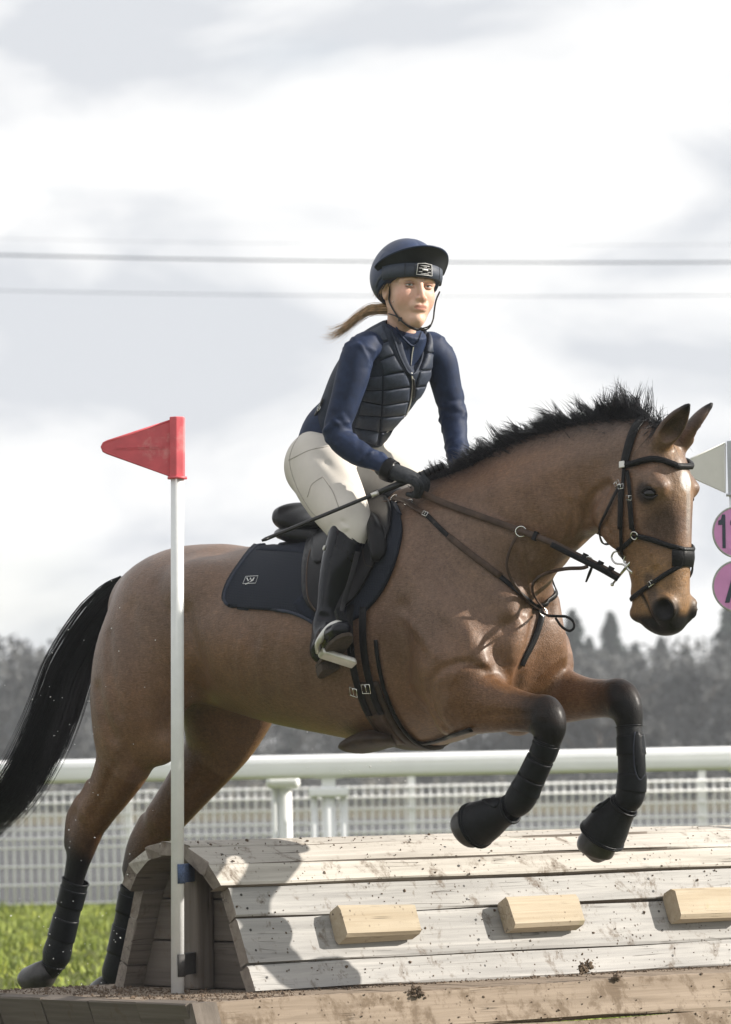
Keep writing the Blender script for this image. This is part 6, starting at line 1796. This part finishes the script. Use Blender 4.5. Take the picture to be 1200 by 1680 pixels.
# --- body protector
vf = Field((-0.36, -0.36, 2.06), (0.62, 0.36, 2.70), 0.0052)
vf.chain(rows_l([(566, 716, 0, .108, .138), (573, 705, 0, .110, .138), (592, 668, 0, .118, .146), (615, 632, 0, .132, .162), (637, 598, 0, .126, .158), (652, 572, 0, .098, .132), (660, 556, 0, .075, .112)]), k=0.03, sub=7)
for s, A_ in ((1, ARMN), (-1, ARMF)):          # arm holes
    D = rows_l(A_[:4], 1, .006); D[0] = list(np.array(D[0][:3]) + np.array([0, .045 * s, -.01])) + [.045, .045]; D[1] = list(np.array(D[1][:3]) + np.array([0, .012 * s, 0])) + D[1][3:]
    vf.chain(D, k=0.012, sub=6, mode='-')
# neck opening: round the neck, then a V down the chest
vf.chain(rows_l([(652, 560, 0, .068, .075), (668, 548, 0, .074, .080), (684, 520, 0, .09, .10)]), k=0.01, sub=5, mode='-')
fr_ = [HP(676, 566, 0), HP(688, 585, 0), HP(690, 605, 0), HP(684, 622, 0)]
out_ = np.array([1.0, 0, .15])
vf.chain([list(fr_[0] + out_ * .05) + [.09, .066], list(fr_[1] + out_ * .05) + [.09, .046], list(fr_[2] + out_ * .05) + [.09, .026], list(fr_[3] + out_ * .05) + [.09, .006]], k=0.008, sub=5, mode='-')
pn = HP(490, 690, 0); pm = HP(650, 760, 0); dd_ = pm - pn
cutplane(vf, HP(575, 722, 0), (dd_[2], 0, -dd_[0]))
vest = split_mesh(vf, 'body_protector', 'vest_navy', rider)
VB = bvh_of(vest)
def cp(pts): return [(480 + x / 3.75, 370 + y / 3.75) for x, y in pts]
panels = [[(470, 655), (556, 612), (588, 706), (508, 735)], [(512, 745), (590, 716), (625, 790), (540, 826)], [(542, 836), (626, 800), (686, 890), (562, 916)],
          [(562, 926), (690, 902), (722, 985), (562, 1008)], [(562, 1018), (720, 995), (712, 1078), (556, 1100)], [(556, 1110), (708, 1088), (690, 1160), (552, 1172)],
          [(470, 935), (552, 928), (552, 1008), (455, 1010)], [(450, 1020), (550, 1018), (548, 1098), (432, 1075)], [(428, 1085), (546, 1108), (544, 1170), (412, 1160)],
          [(836, 655), (888, 665), (885, 782), (826, 780)], [(824, 792), (884, 792), (880, 880), (790, 888)], [(786, 898), (880, 888), (872, 972), (758, 988)],
          [(756, 998), (868, 984), (850, 1058), (740, 1075)], [(738, 1085), (846, 1068), (800, 1130), (715, 1150)],
          [(405, 1170), (540, 1182), (530, 1262), (385, 1240)], [(548, 1182), (685, 1172), (650, 1250), (540, 1264)], [(545, 1276), (645, 1260), (600, 1330), (530, 1350)], [(712, 1160), (795, 1140), (740, 1205), (690, 1222)],
          [(380, 1250), (526, 1272), (515, 1350), (400, 1310)], [(688, 1232), (735, 1215), (670, 1290), (650, 1280)]]
for p_ in panels: drape('panel', cp(p_), 'vest_panel', vest, lift=-.001, th=.005, step=3.0, bvh=VB, closed_sub=0, smooth_n=3, crown=.004, flatten=2)
strap('zip', cp([(730, 905), (738, 960), (735, 1020), (722, 1090), (700, 1160), (665, 1235), (625, 1310), (605, 1350)]), .006, .003, 'steel_dull', vest, bvh=VB, lift=.001)
strap('zip_pull', cp([(738, 940), (742, 990), (738, 1050)]), .008, .005, 'strap_black', vest, bvh=VB, lift=.004)
strap('binding', cp([(600, 625), (630, 720), (660, 810), (700, 890), (728, 915)]), .008, .006, 'vest_navy', vest, bvh=VB, lift=.002)
strap('binding', cp([(822, 650), (812, 740), (795, 830), (760, 900), (732, 915)]), .008, .006, 'vest_navy', vest, bvh=VB, lift=.002)
# waist strap and buckle at the back
strap('side_strap', [(507, 672), (516, 684), (526, 668), (532, 655)], .014, .004, 'strap_black', vest, bvh=VB, lift=.003)
buckle(527, 670, 20, .018, .016, vest, VB, .008)
# collar zip
strap('collar_zip', cp([(745, 735), (735, 790), (728, 860)]), .004, .002, 'steel_dull', sh_o, bvh=SHB, lift=.001)
strap('collar_edge', cp([(600, 560), (650, 650), (700, 710), (742, 738), (780, 700), (805, 640)]), .007, .004, 'shirt_navy', sh_o, bvh=SHB, lift=.001)

# --- tall boots
def boot(s):
    f_ = Field((-0.26, (0.10 if s > 0 else -0.60), 1.26), (0.44, (0.60 if s > 0 else -0.10), 2.02), 0.0052)
    R = rows_l(CALF, s, .006); f_.chain(R, k=0.03, sub=6)
    an = np.array(R[-1][:3])
    heel = np.array(HP(531, 1072, .295)) * np.array([1, s, 1])
    fd_ = np.array([.185, .115 * s, .075])
    f_.chain([list(an) + [.047, .043], list(an * .45 + heel * .55) + [.050, .042], list(heel + np.array([0, 0, .006])) + [.042, .036]], k=0.03, sub=5)
    f_.chain([list(heel + np.array([0, 0, .010])) + [.040, .036], list(heel + fd_ * .35 + np.array([0, 0, .018])) + [.044, .038], list(heel + fd_ * .7 + np.array([0, 0, .004])) + [.034, .043], list(heel + fd_ * 1.0 + np.array([0, 0, -.006])) + [.026, .036]], k=0.03, sub=5)
    for k in range(5):                                             # creases at the ankle
        y = 1000 + k * 11; f_.swell([HP(525, y, .33) * np.array([1, s, 1]), HP(545, y + 6, .345) * np.array([1, s, 1]), HP(562, y + 1, .33) * np.array([1, s, 1])], 0.005 * (-1) ** k, 0.008)
    p0, p1 = HP(542, 848, .29), HP(596, 900, .29); d_ = (p1 - p0); nn = np.array([-d_[2], 0, d_[0]]); nn = nn if nn[2] > 0 else -nn
    cutplane(f_, (p0 + p1) / 2 * np.array([1, s, 1]), nn, .004)
    o = split_mesh(f_, 'riding_boot', 'boot_leather', rider)
    # sole and heel block
    dn = np.cross(fd_, [0, 1.0, 0]); dn = np.array([fd_[0] * -.0 + .32, 0, -1.0]); dn = dn - fd_ * (dn @ fd_) / (fd_ @ fd_); dn /= np.linalg.norm(dn)
    sd_ = np.cross(fd_ / np.linalg.norm(fd_), dn)
    def slab(ks, ws, t0, t1, name):
        top, bot = [], []
        L1 = [(k, w_) for k, w_ in zip(ks, ws)]
        out = [heel + fd_ * k + sd_ * w_ for k, w_ in L1] + [heel + fd_ * k - sd_ * w_ for k, w_ in L1[::-1]]
        v, f = prism(np.array([q + dn * t0 for q in out]), dn * (t1 - t0)); k = mesh_obj(name, HW(v), f, 'sole', o, smooth=False, recalc=True); modifier(k, 'BEVEL', width=.003, segments=2)
    slab([-.20, -.12, .2, .5, .8, 1.02, 1.10], [.018, .030, .030, .038, .041, .028, .012], .026, .040, 'sole')
    slab([-.22, -.14, .0, .14], [.018, .031, .033, .030], .041, .068, 'heel')
    return o, heel, fd_, dn
bo, heel, fd_, dn = boot(1); boot(-1)
BOB = bvh_of(bo)
strap('boot_top_edge', [(545, 853), (560, 862), (575, 880), (592, 896)], .006, .003, 'boot_leather', bo, bvh=BOB, lift=-.001)
bp_, bn_ = hit(533, 899, BOB)
if bp_ is not None: ring_px('boot_badge', 0, 0, .006, .003, bo, bp_ + bn_ * .002, bn_, mat='steel_dull')

# --- gloved hands
def hand(wrist, knuck, thumbdir, palm_n, s, name):
    """closed fist: wrist and knuckle centre in the horse frame, palm normal pointing where the fingers curl"""
    f_ = Field(np.minimum(wrist, knuck) - .11, np.maximum(wrist, knuck) + .11, 0.0028)
    ax = knuck - wrist; ln = np.linalg.norm(ax); ax /= ln
    pn_ = palm_n - ax * (palm_n @ ax); pn_ /= np.linalg.norm(pn_)
    sd_ = np.cross(ax, pn_); sd_ = sd_ if sd_ @ thumbdir > 0 else -sd_           # towards the thumb
    f_.chain([list(wrist - ax * .03) + [.029, .031], list(wrist) + [.027, .030], list(wrist + ax * ln * .55) + [.023, .037], list(knuck - ax * .010) + [.017, .036]], k=0.015, lat=sd_, sub=5)
    lens = [.044, .049, .046, .038]
    for i, L_ in enumerate(lens):
        off = sd_ * (.031 - .0205 * i); b0 = knuck + off
        p1 = b0 + ax * L_ * .55 + pn_ * .012; p2 = p1 + pn_ * L_ * .75 - ax * .004; p3 = p2 - ax * L_ * .65 - pn_ * -.004
        f_.chain([list(b0 - ax * .012) + [.0098, .0098], list(b0 + ax * .006) + [.0106, .0100], list(p1) + [.0098, .0094], list(p2) + [.0092, .0088], list(p3) + [.0082, .0082]], k=0.0022, lat=sd_, sub=4)
        f_.swell(b0 + ax * .004 - pn_ * .010, 0.0032, .008)
        if i: f_.swell([b0 + sd_ * .0102 - pn_ * .012 - ax * .012, b0 + sd_ * .0102 - pn_ * .012 + ax * .03], -0.004, .0035)
    tb = wrist + ax * ln * .35 + sd_ * .032 + pn_ * .008
    t1 = tb + ax * .032 + sd_ * .012 + pn_ * .014; t2 = t1 + ax * .026 + pn_ * .014 - sd_ * .010; t3 = t2 + ax * .014 - sd_ * .016 + pn_ * .006
    f_.chain([list(tb) + [.016, .016], list(t1) + [.0125, .0125], list(t2) + [.0108, .0108], list(t3) + [.009, .009]], k=0.008, sub=4)
    o = split_mesh(f_, name, 'glove', rider, smooth=2)
    return o, f_
w1 = HP(642, 772, .185); k1 = HP(684, 787, .160)
gl, gf = hand(w1, k1, np.array([.2, -.5, .8]), np.array([.25, -.35, -1.0]), 1, 'glove')
w2 = HP(755, 766, -.145); k2 = HP(764, 788, -.10)
hand(w2, k2, np.array([.2, .5, .8]), np.array([.2, .9, -.5]), -1, 'glove')
GLB = bvh_of(gl)
# cuff strap on the near glove
D = rows_l([(633, 768, .19, .036, .036), (640, 772, .186, .035, .036), (647, 775, .182, .033, .035)])
v, f = loft(D, 20, cap=False, sub=3); o = mesh_obj('glove_cuff', v, f, 'leather_black', gl, recalc=True); modifier(o, 'SOLIDIFY', thickness=.003, offset=1.0)
stroke([(645, 764), (646.5, 766)], 2.5, GLB, gl, 'cuff_mark', lift=.006)

# --- whip
whip = thing('whip', HW(HP(560, 835, .26)), 'black riding whip with wrapped grip held across the rider thigh', 'whip')
def on_l(px, py, l): return HW(HP(px, py, l))
wa, wb = on_l(430, 887, .52), on_l(728, 764, .075)
wt = lambda k: wa + (wb - wa) * k
MB().tube([wt(0), wt(.02), wt(.3), wt(.62), wt(.64)], [.004, .0065, .0062, .0062, .006], 10).build('shaft', 'whip_black', whip)
MB().tube([wt(0), wt(.035)], [.011, .008], 8, flat=.4).build('keeper', 'whip_black', whip)
MB().tube([wt(.60), wt(.64)], [.0075, .0085], 12).build('collar', 'steel_dull', whip)
MB().tube([wt(.64), wt(.7), wt(.99)], [.0085, .0105, .0115], 12).build('grip', 'whip_black', whip)
for k in np.linspace(.87, .99, 6): MB().tube([wt(k), wt(k + .006)], [.0125, .0125], 12).build('grip_ring', 'boot_neoprene', whip)

# --- stirrup
stir = thing('stirrup', HW(heel), 'silver and black safety stirrup carrying the near boot', 'stirrup')
def foot(k, s_, d_): 
    sd_ = np.cross(fd_ / np.linalg.norm(fd_), dn); return heel + fd_ * k + sd_ * s_ + dn * d_
# find which side of the foot is the outer one
so = 1 if (foot(.5, .05, 0) - foot(.5, 0, 0)) @ np.array([-.3, 1, 0]) > 0 else -1
tr = [HP(525, 1069, .395), HP(581, 1087, .295)]
X = HW(tr[0]) - HW(tr[1]); Lx = np.linalg.norm(X); X /= Lx; Z = HW(heel + dn) - HW(heel); Y = np.cross(Z, X)
o = MB().box((HW(tr[0]) + HW(tr[1])) / 2 + Z * .004, Lx / 2, .026, .011, X=X, Y=Y, Z=Z).build('tread', 'steel_dull', stir, smooth=False); modifier(o, 'BEVEL', width=.007, segments=3)
top = HW(HP(561, 1017, .355))
p0 = HW(tr[0]); p1 = HW(tr[1])
arc = catmull(np.array([p0, HW(HP(524, 1056, .42)), HW(HP(531, 1040, .415)), HW(HP(543, 1025, .39)), top]), 6)
v, f = ribbon(arc, np.tile(Y, (len(arc), 1)), np.interp(np.linspace(0, 1, len(arc)), [0, .5, 1], [.026, .018, .010]), .010); mesh_obj('outer_branch', v, f, 'steel_dull', stir, recalc=True)
arc = catmull(np.array([p1, p1 - Z * .03 - X * .006, p1 * .55 + top * .45 - X * .014, top]), 6)
v, f = ribbon(arc, np.tile(Y, (len(arc), 1)), .014, .009); mesh_obj('inner_branch', v, f, 'boot_strap', stir, recalc=True)
MB().box(top - Z * .012, .016, .010, .016, X=X, Y=Y, Z=Z).build('eye', 'boot_strap', stir, smooth=False)
lt = [top - Z * .01, on_l(566, 985, .325), on_l(578, 945, .315), on_l(588, 905, .30)]
strap3('stirrup_leather', lt, [HR] * 4, .022, .004, 'leather_black', stir)

# --- head
HY = math.radians(25.0); HRO = math.radians(4.0)
hfw = np.array([math.sin(HY), -math.cos(HY), 0.02]); hfw /= np.linalg.norm(hfw)
hlf = np.cross([0, 0, 1.0], hfw); hlf /= np.linalg.norm(hlf)          # the rider's left, to the right in the photo
hup = np.cross(hfw, hlf)
hup, hlf = hup * math.cos(HRO) + hlf * math.sin(HRO), hlf * math.cos(HRO) - hup * math.sin(HRO)
hdep = HW(HP(678, 478, 0))[1]
HC = W(669, 473, hdep); HSZ = 1.06
def HDW(p): p = np.asarray(p, float) * HSZ; return HC + p[..., 0:1] * hfw + p[..., 1:2] * hlf + p[..., 2:3] * hup
def WHD(p): q = (np.asarray(p, float) - HC) / HSZ; return np.stack([q @ hfw, q @ hlf, q @ hup], -1)
f_ = Field((-.16, -.14, -.26), (.16, .14, .17), 0.0026)
f_.ell((-.012, 0, .040), (.094, .074, .085), k=.02)
f_.chain([(.020, 0, .01, .066, .066), (.030, 0, -.03, .060, .060), (.040, 0, -.07, .046, .050), (.056, 0, -.103, .026, .026)], k=.02, sub=5)
for s in (1, -1):
    f_.chain([(-.012, s * .048, -.035, .020, .014), (.004, s * .042, -.070, .017, .013), (.036, s * .024, -.096, .016, .014), (.060, s * .008, -.108, .016, .014)], k=.022, sub=5)
    f_.ell((.056, s * .038, -.034), (.026, .022, .030), k=.03)
    f_.chain([(.082, s * .014, .016, .010, .009), (.080, s * .034, .020, .009, .009), (.066, s * .052, .012, .009, .009)], k=.014, sub=5)
    f_.ell((.092, s * .031, -.002), (.014, .017, .0085), k=.012, mode='-')
    f_.ell((.100, s * .0125, -.043), (.010, .0075, .0075), k=.008)
    f_.ell((.107, s * .0075, -.051), (.004, .0035, .003), k=.003, mode='-')
    f_.ell((-.006, s * .072, -.012), (.016, .008, .030), k=.010); f_.ell((.002, s * .080, -.010), (.008, .006, .016), k=.005, mode='-')
    f_.swell([(.088, s * .022, -.047), (.080, s * .032, -.064)], -.0015, .007)
f_.chain([(.086, 0, .012, .009, .008), (.096, 0, -.012, .009, .008), (.106, 0, -.036, .0095, .0085), (.102, 0, -.045, .008, .009)], k=.010, sub=5)
f_.ell((.088, 0, -.066), (.014, .028, .018), k=.016)
f_.ell((.0945, 0, -.0655), (.008, .023, .0042), k=.006); f_.ell((.0925, 0, -.0765), (.008, .019, .0050), k=.007)
f_.swell([(.100, -.022, -.0712), (.106, 0, -.0705), (.100, .022, -.0712)], -.0045, .0028)
f_.swell([(.104, 0, -.055), (.104, 0, -.06)], -.002, .004)
f_.ell((.076, 0, -.104), (.018, .020, .016), k=.014)
f_.chain([(-.022, 0, -.045, .052, .050), (-.030, 0, -.10, .047, .046), (-.042, 0, -.15, .046, .046), (-.05, 0, -.20, .046, .046)], k=.025, sub=5)
V, Q = f_.mesh(smooth=2)
C = np.tile([0.66, 0.44, 0.34], (len(V), 1))
def bl(col, w_):
    global C
    C = C * (1 - w_[:, None]) + np.asarray(col) * w_[:, None]
for s in (1, -1): bl((0.66, 0.33, 0.26), .6 * sstep(.045, .01, np.linalg.norm(V - np.array([.07, s * .042, -.035]), axis=1)))
bl((0.58, 0.26, 0.19), .5 * sstep(.022, .006, np.linalg.norm(V - np.array([.108, 0, -.04]), axis=1)))
lipd = np.sqrt(((V[:, 1]) / .022) ** 2 + ((V[:, 2] + .0712) / .0095) ** 2); bl((0.46, 0.17, 0.14), .75 * sstep(1.05, .8, lipd) * (V[:, 0] > .085))
bl((0.22, 0.09, 0.07), .8 * sstep(.0016, .0006, np.abs(V[:, 2] + .0710)) * (np.abs(V[:, 1]) < .021) * (V[:, 0] > .085))
for s in (1, -1):
    d, t_ = seg_dist(V, [(.094, s * .014, .0205), (.092, s * .03, .0255), (.078, s * .048, .020)]); bl((0.20, 0.115, 0.07), .65 * sstep(.0055, .002, d))
    d, t_ = seg_dist(V, [(.088, s * .016, -.001), (.092, s * .031, .0075), (.078, s * .049, .000)]); bl((0.10, 0.06, 0.05), .8 * sstep(.0035, .001, d))
# under the clothes the body goes on as one surface
bdf = Field((-0.36, -0.44, 1.30), (0.66, 0.44, 2.70), 0.011)
bdf.chain(rows_l(TORSO, 1, -.034), k=.03, sub=4)
for s in (1, -1): bdf.chain(rows_l(LEG + CALF[1:], s, -.012), k=.03, sub=4)
bdf.chain(rows_l(ARMN, 1, -.010), k=.03); bdf.chain(rows_l(ARMF, 1, -.010), k=.03)
nk = WH(HDW(np.array([(-.05, 0, -.19)])))[0]; bdf.chain(rows_l([(656, 566, 0, .05, .07)]) + [list(nk) + [.045, .045]], k=.03)
V2, Q2 = bdf.mesh(smooth=2)
VV = np.concatenate([HDW(V), HW(V2)]); QQ = np.concatenate([Q[:, ::1], Q2[:, ::-1] + len(V)])
mesh_obj('body', VV, QQ, 'skin', rider, attrs={'col': np.concatenate([C, np.tile([0.56, .33, .235], (len(V2), 1))])}, recalc=False)
HEADB = BVHTree.FromPolygons([Vector(q) for q in HDW(V).tolist()], Q.tolist())
for s in (1, -1):
    v, f = ball_mesh((.0755, s * .031, -.002), .0122, 20, 14); mesh_obj('eye', HDW(v), f, 'eye_white', rider, recalc=True)
    v, f = ball_mesh((.0755 + .0085, s * .031 + -.002, -.0012), (.0042, .0056, .0056), 14, 10); mesh_obj('iris', HDW(v), f, 'iris', rider, recalc=True)
    # upper lid
    a = np.linspace(-1.15, 1.15, 12); P = np.stack([.0755 + .0128 * np.cos(a), s * .031 + .0145 * np.sin(a), .0004 + .0030 * np.cos(a)], 1)
    o = MB().tube(P, .0026, 6); o.tube(np.stack([.0755 + .0122 * np.cos(a), s * .031 + .0140 * np.sin(a), -.0050 - .0030 * np.cos(a)], 1), .0020, 6); o.v = [HDW(x) for x in o.v]; o.build('eyelid', 'lid', rider) if 'lid' in M else o.build('eyelid', simple('lid', (0.36, 0.20, 0.14), 0.6, var=.1), rider)

# --- helmet with silk, peak, band, straps
hf_ = Field((-.17, -.15, -.10), (.18, .15, .19), 0.0032)
hf_.ell((-.012, 0, .052), (.120, .100, .104), k=.01)
hf_.ell((-.03, 0, .03), (.108, .098, .09), k=.03)
for yy in (0.0,): hf_.swell([(.10, yy, .09), (.05, yy, .145), (-.02, yy, .158), (-.09, yy, .13)], -.0022, .004)
for s in (1, -1): hf_.swell([(.06, s * .075, .085), (0, s * .085, .11), (-.08, s * .06, .10)], -.0016, .004)
rgs = np.random.default_rng(8)
for _ in range(26):
    a = rgs.uniform(-2.6, 2.6); z0 = rgs.uniform(.03, .12); r_ = .115
    hf_.swell([(r_ * math.cos(a), .095 * math.sin(a), z0), (r_ * .9 * math.cos(a + .12), .09 * math.sin(a + .12), z0 + .03)], rgs.choice([-1, 1]) * .0016, .006)
X, Y, Z = f3 = (hf_.ax[0][:, None, None], hf_.ax[1][None, :, None], hf_.ax[2][None, None, :])
def cut(n, d):
    n = np.asarray(n, float) / np.linalg.norm(n); D = (X * n[0] + Y * n[1] + Z * n[2] - d).astype(np.float32); hf_.F = np.maximum(hf_.F, D)
cut((.45, 0, -1), .005 / 1.097)
V, Q = hf_.mesh(smooth=2)
helm = mesh_obj('helmet', HDW(V), Q, 'silk_navy', rider)
HEB = bvh_of(helm)
# front band below the peak
a = np.linspace(-1.25, 1.25, 40)
def bandp(z, g): return np.stack([-.012 + (.121 + g) * np.cos(a) * (1 - .18 * ((z - .052) / .1) ** 2), (.101 + g) * np.sin(a) * (1 - .18 * ((z - .052) / .1) ** 2), np.full(40, z) - .012 * (1 - np.cos(a))], 1)
A_ = [bandp(.020, .001), bandp(.022, .006), bandp(.040, .0075), bandp(.062, .006), bandp(.064, .0)]
v = np.concatenate(A_); f = [(i * 40 + j, i * 40 + j + 1, (i + 1) * 40 + j + 1, (i + 1) * 40 + j) for i in range(4) for j in range(39)]
bnd = mesh_obj('helmet_band', HDW(v), f, 'helmet_band', helm, recalc=True); modifier(bnd, 'SOLIDIFY', thickness=.004, offset=-1)
for aa in (-.55, -.28, .62):
    q = np.array([(-.012 + (.121 + .0085) * math.cos(aa) * .99, (.101 + .0085) * math.sin(aa) * .99, z) for z in (.022, .042, .062)]); MB().tube(HDW(q), .0009, 5).build('band_seam', 'strap_black', bnd)
# peak
a = np.linspace(-1.45, 1.45, 36); ins, outs = [], []
for aa in a:
    c_a = max(0, math.cos(aa * 1.02)) ** .8
    i_ = np.array([-.012 + .122 * math.cos(aa), .102 * math.sin(aa), .036 + .030 * c_a ** .6]); o_ = i_ + np.array([math.cos(aa) * .046 * c_a + .004, math.sin(aa) * .016, .042 * c_a + .002])
    ins.append(i_); outs.append(o_)
ins, outs = np.array(ins), np.array(outs); mid = (ins + outs) / 2 + np.array([0, 0, .007]) * (np.cos(a) ** 2)[:, None]
v = np.concatenate([ins, mid, outs]); n = len(a)
f = [(i * n + j, i * n + j + 1, (i + 1) * n + j + 1, (i + 1) * n + j) for i in range(2) for j in range(n - 1)]
pk = mesh_obj('peak', HDW(v), f, 'silk_navy', helm, recalc=True); modifier(pk, 'SOLIDIFY', thickness=.004, offset=0)
v2 = v - np.array([0, 0, .0035]); mesh_obj('peak_lining', HDW(v2), f, 'peak_under', pk, recalc=True)
MB().tube(HDW(outs), .0026, 6).build('peak_piping', 'silk_navy', pk)
# label on the band
lb = [(-.13, .026), (.27, .026), (.24, .060), (-.10, .060)]
def lp(aa, z, g=.0095): return np.array([-.012 + (.121 + g) * math.cos(aa), (.101 + g) * math.sin(aa), z])
pl = np.array([lp(a_, z) for a_, z in ((-.24, .026), (.0, .026), (.24, .026), (.21, .060), (.0, .062), (-.21, .060))])
v, f = prism(pl, (.0015, 0, 0)); lab = mesh_obj('label', HDW(v), f, 'leather_black', bnd, smooth=False, recalc=True)
MB().tube(HDW(np.concatenate([pl, pl[:1]]) + np.array([.002, 0, 0])), .0011, 5).build('label_frame', 'print_white', lab)
for z, a0, a1, w_ in ((.054, -.13, .13, .0009), (.050, -.05, .05, .0008), (.046, -.18, -.08, .0008), (.046, .08, .18, .0008), (.035, -.18, -.08, .0007), (.035, .08, .18, .0007), (.030, -.12, .12, .0007), (.042, -.08, .08, .0036)):
    P = np.array([lp(q, z, .0118) for q in np.linspace(a0, a1, 5)]); MB().tube(HDW(P), w_, 5).build('label_print', 'print_white', lab)
# small union flag on the side of the silk
def patch(poly, mat, lift): return drape('flag_patch', poly, mat, helm, lift=lift, th=.0005, step=2.0, bvh=HEB, closed_sub=0)
patch([(624, 430), (633.5, 424.5), (635, 432), (625.5, 437.5)], 'flag_blue', .0003)
stroke([(624.5, 431), (634.5, 431.5)], 1.2, HEB, helm, 'flag_patch', lift=.0012); stroke([(625.5, 436.5), (633.5, 425.5)], 1.2, HEB, helm, 'flag_patch', lift=.0012)
stroke([(624.8, 433.6), (634.4, 428.2)], 1.5, HEB, helm, 'flag_patch', lift=.0014); stroke([(628.6, 427.2), (630.5, 434.6)], 1.5, HEB, helm, 'flag_patch', lift=.0014)
stroke([(624.8, 433.6), (634.4, 428.2)], .8, HEB, helm, 'flag_patch', 'thread_red', lift=.002); stroke([(628.6, 427.2), (630.5, 434.6)], .8, HEB, helm, 'flag_patch', 'thread_red', lift=.002)
strap('silk_hem', [(617, 470), (622, 458), (632, 448), (648, 441)], .010, .002, 'helmet_band', helm, bvh=HEB, lift=.0005)
# chin straps
def hd(px, py, e=.004):
    p, nn = hit(px, py, HEADB)
    return p + nn * e if p is not None else None
def headline(px):
    P = []
    for x, y in catmull(np.array(px, float), 4):
        q = hd(x, y)
        if q is None:
            r_ = HEADB.find_nearest(Vector(W(x, y, P[-1][1] if P else hdep).tolist())); q = W(x, y, np.array(r_[0])[1])
        P.append(q)
    return np.array(P)
cs = thing('chin', (0, 0, 0), 'x', 'x'); bpy.data.objects.remove(cs)
MB().tube(headline([(640, 468), (641, 480), (640, 492), (646, 506), (658, 523), (671, 533), (686, 538.5), (700, 537), (708, 532)]), .0042, 8, flat=.6).build('chin_strap', 'strap_black', helm)
MB().tube(headline([(640, 514), (652, 518), (662, 527), (676, 537), (692, 541), (704, 538), (711, 524), (713, 508), (716, 492), (722, 478)]), .0034, 8, flat=.6).build('chin_strap', 'strap_black', helm)
MB().box(headline([(658, 523), (660, 525)])[0], .006, .005, .006).build('strap_slider', 'strap_black', helm, smooth=False)
er, en = hit(646, 495, HEADB)
if er is not None: MB().add(*ball_mesh(er + en * .002, .0022, 8, 6)).build('earring', 'steel', rider)
# nape harness
MB().tube([W(640, 492, hdep + .03), W(632, 497, hdep + .045), W(628, 494, hdep + .05)], .006, 8).build('nape_strap', 'strap_black', helm)
# ponytail
rgp = np.random.default_rng(4); N = 300
gp = catmull(np.array([W(x, y, hdep + d_) for x, y, d_ in ((650, 506, .06), (628, 506, .075), (605, 509, .08), (585, 522, .085), (566, 538, .09), (546, 548, .095), (530, 546, .10))]), 5); S = len(gp)
P = np.zeros((N, S, 3)); ox = rgp.normal(0, 1, (N, 3)); fl_ = rgp.uniform(.5, 1.0, N)
for i in range(S):
    k = i / (S - 1); idx = fl_ * k * (S - 1); i0 = np.minimum(idx.astype(int), S - 2); ft = (idx - i0)[:, None]
    wv = np.interp(fl_ * k, [0, .2, .6, 1], [.011, .009, .010, .020])
    P[:, i] = gp[i0] * (1 - ft) + gp[i0 + 1] * ft + ox * wv[:, None] * np.array([.6, .8, .8])
v, q = strands(P, rgp.uniform(.0006, .0011, N)); mesh_obj('hair', v, q, 'hair_blond', rider)
n = 160; rt = np.array([HDW(np.array([rgp.uniform(-.06, .03), -.078 + rgp.uniform(-.004, .004), rgp.uniform(.0, .025)])) for _ in range(n)])
dr = np.tile(-hup * .9 - hfw * .5, (n, 1)) + rgp.normal(0, .15, (n, 3)); v, q = strands(hair_paths(rt, dr, rgp.uniform(.02, .05, n), rgp, 6, .2), rgp.uniform(.0005, .0009, n)); mesh_obj('hair', v, q, 'hair_blond', rider)
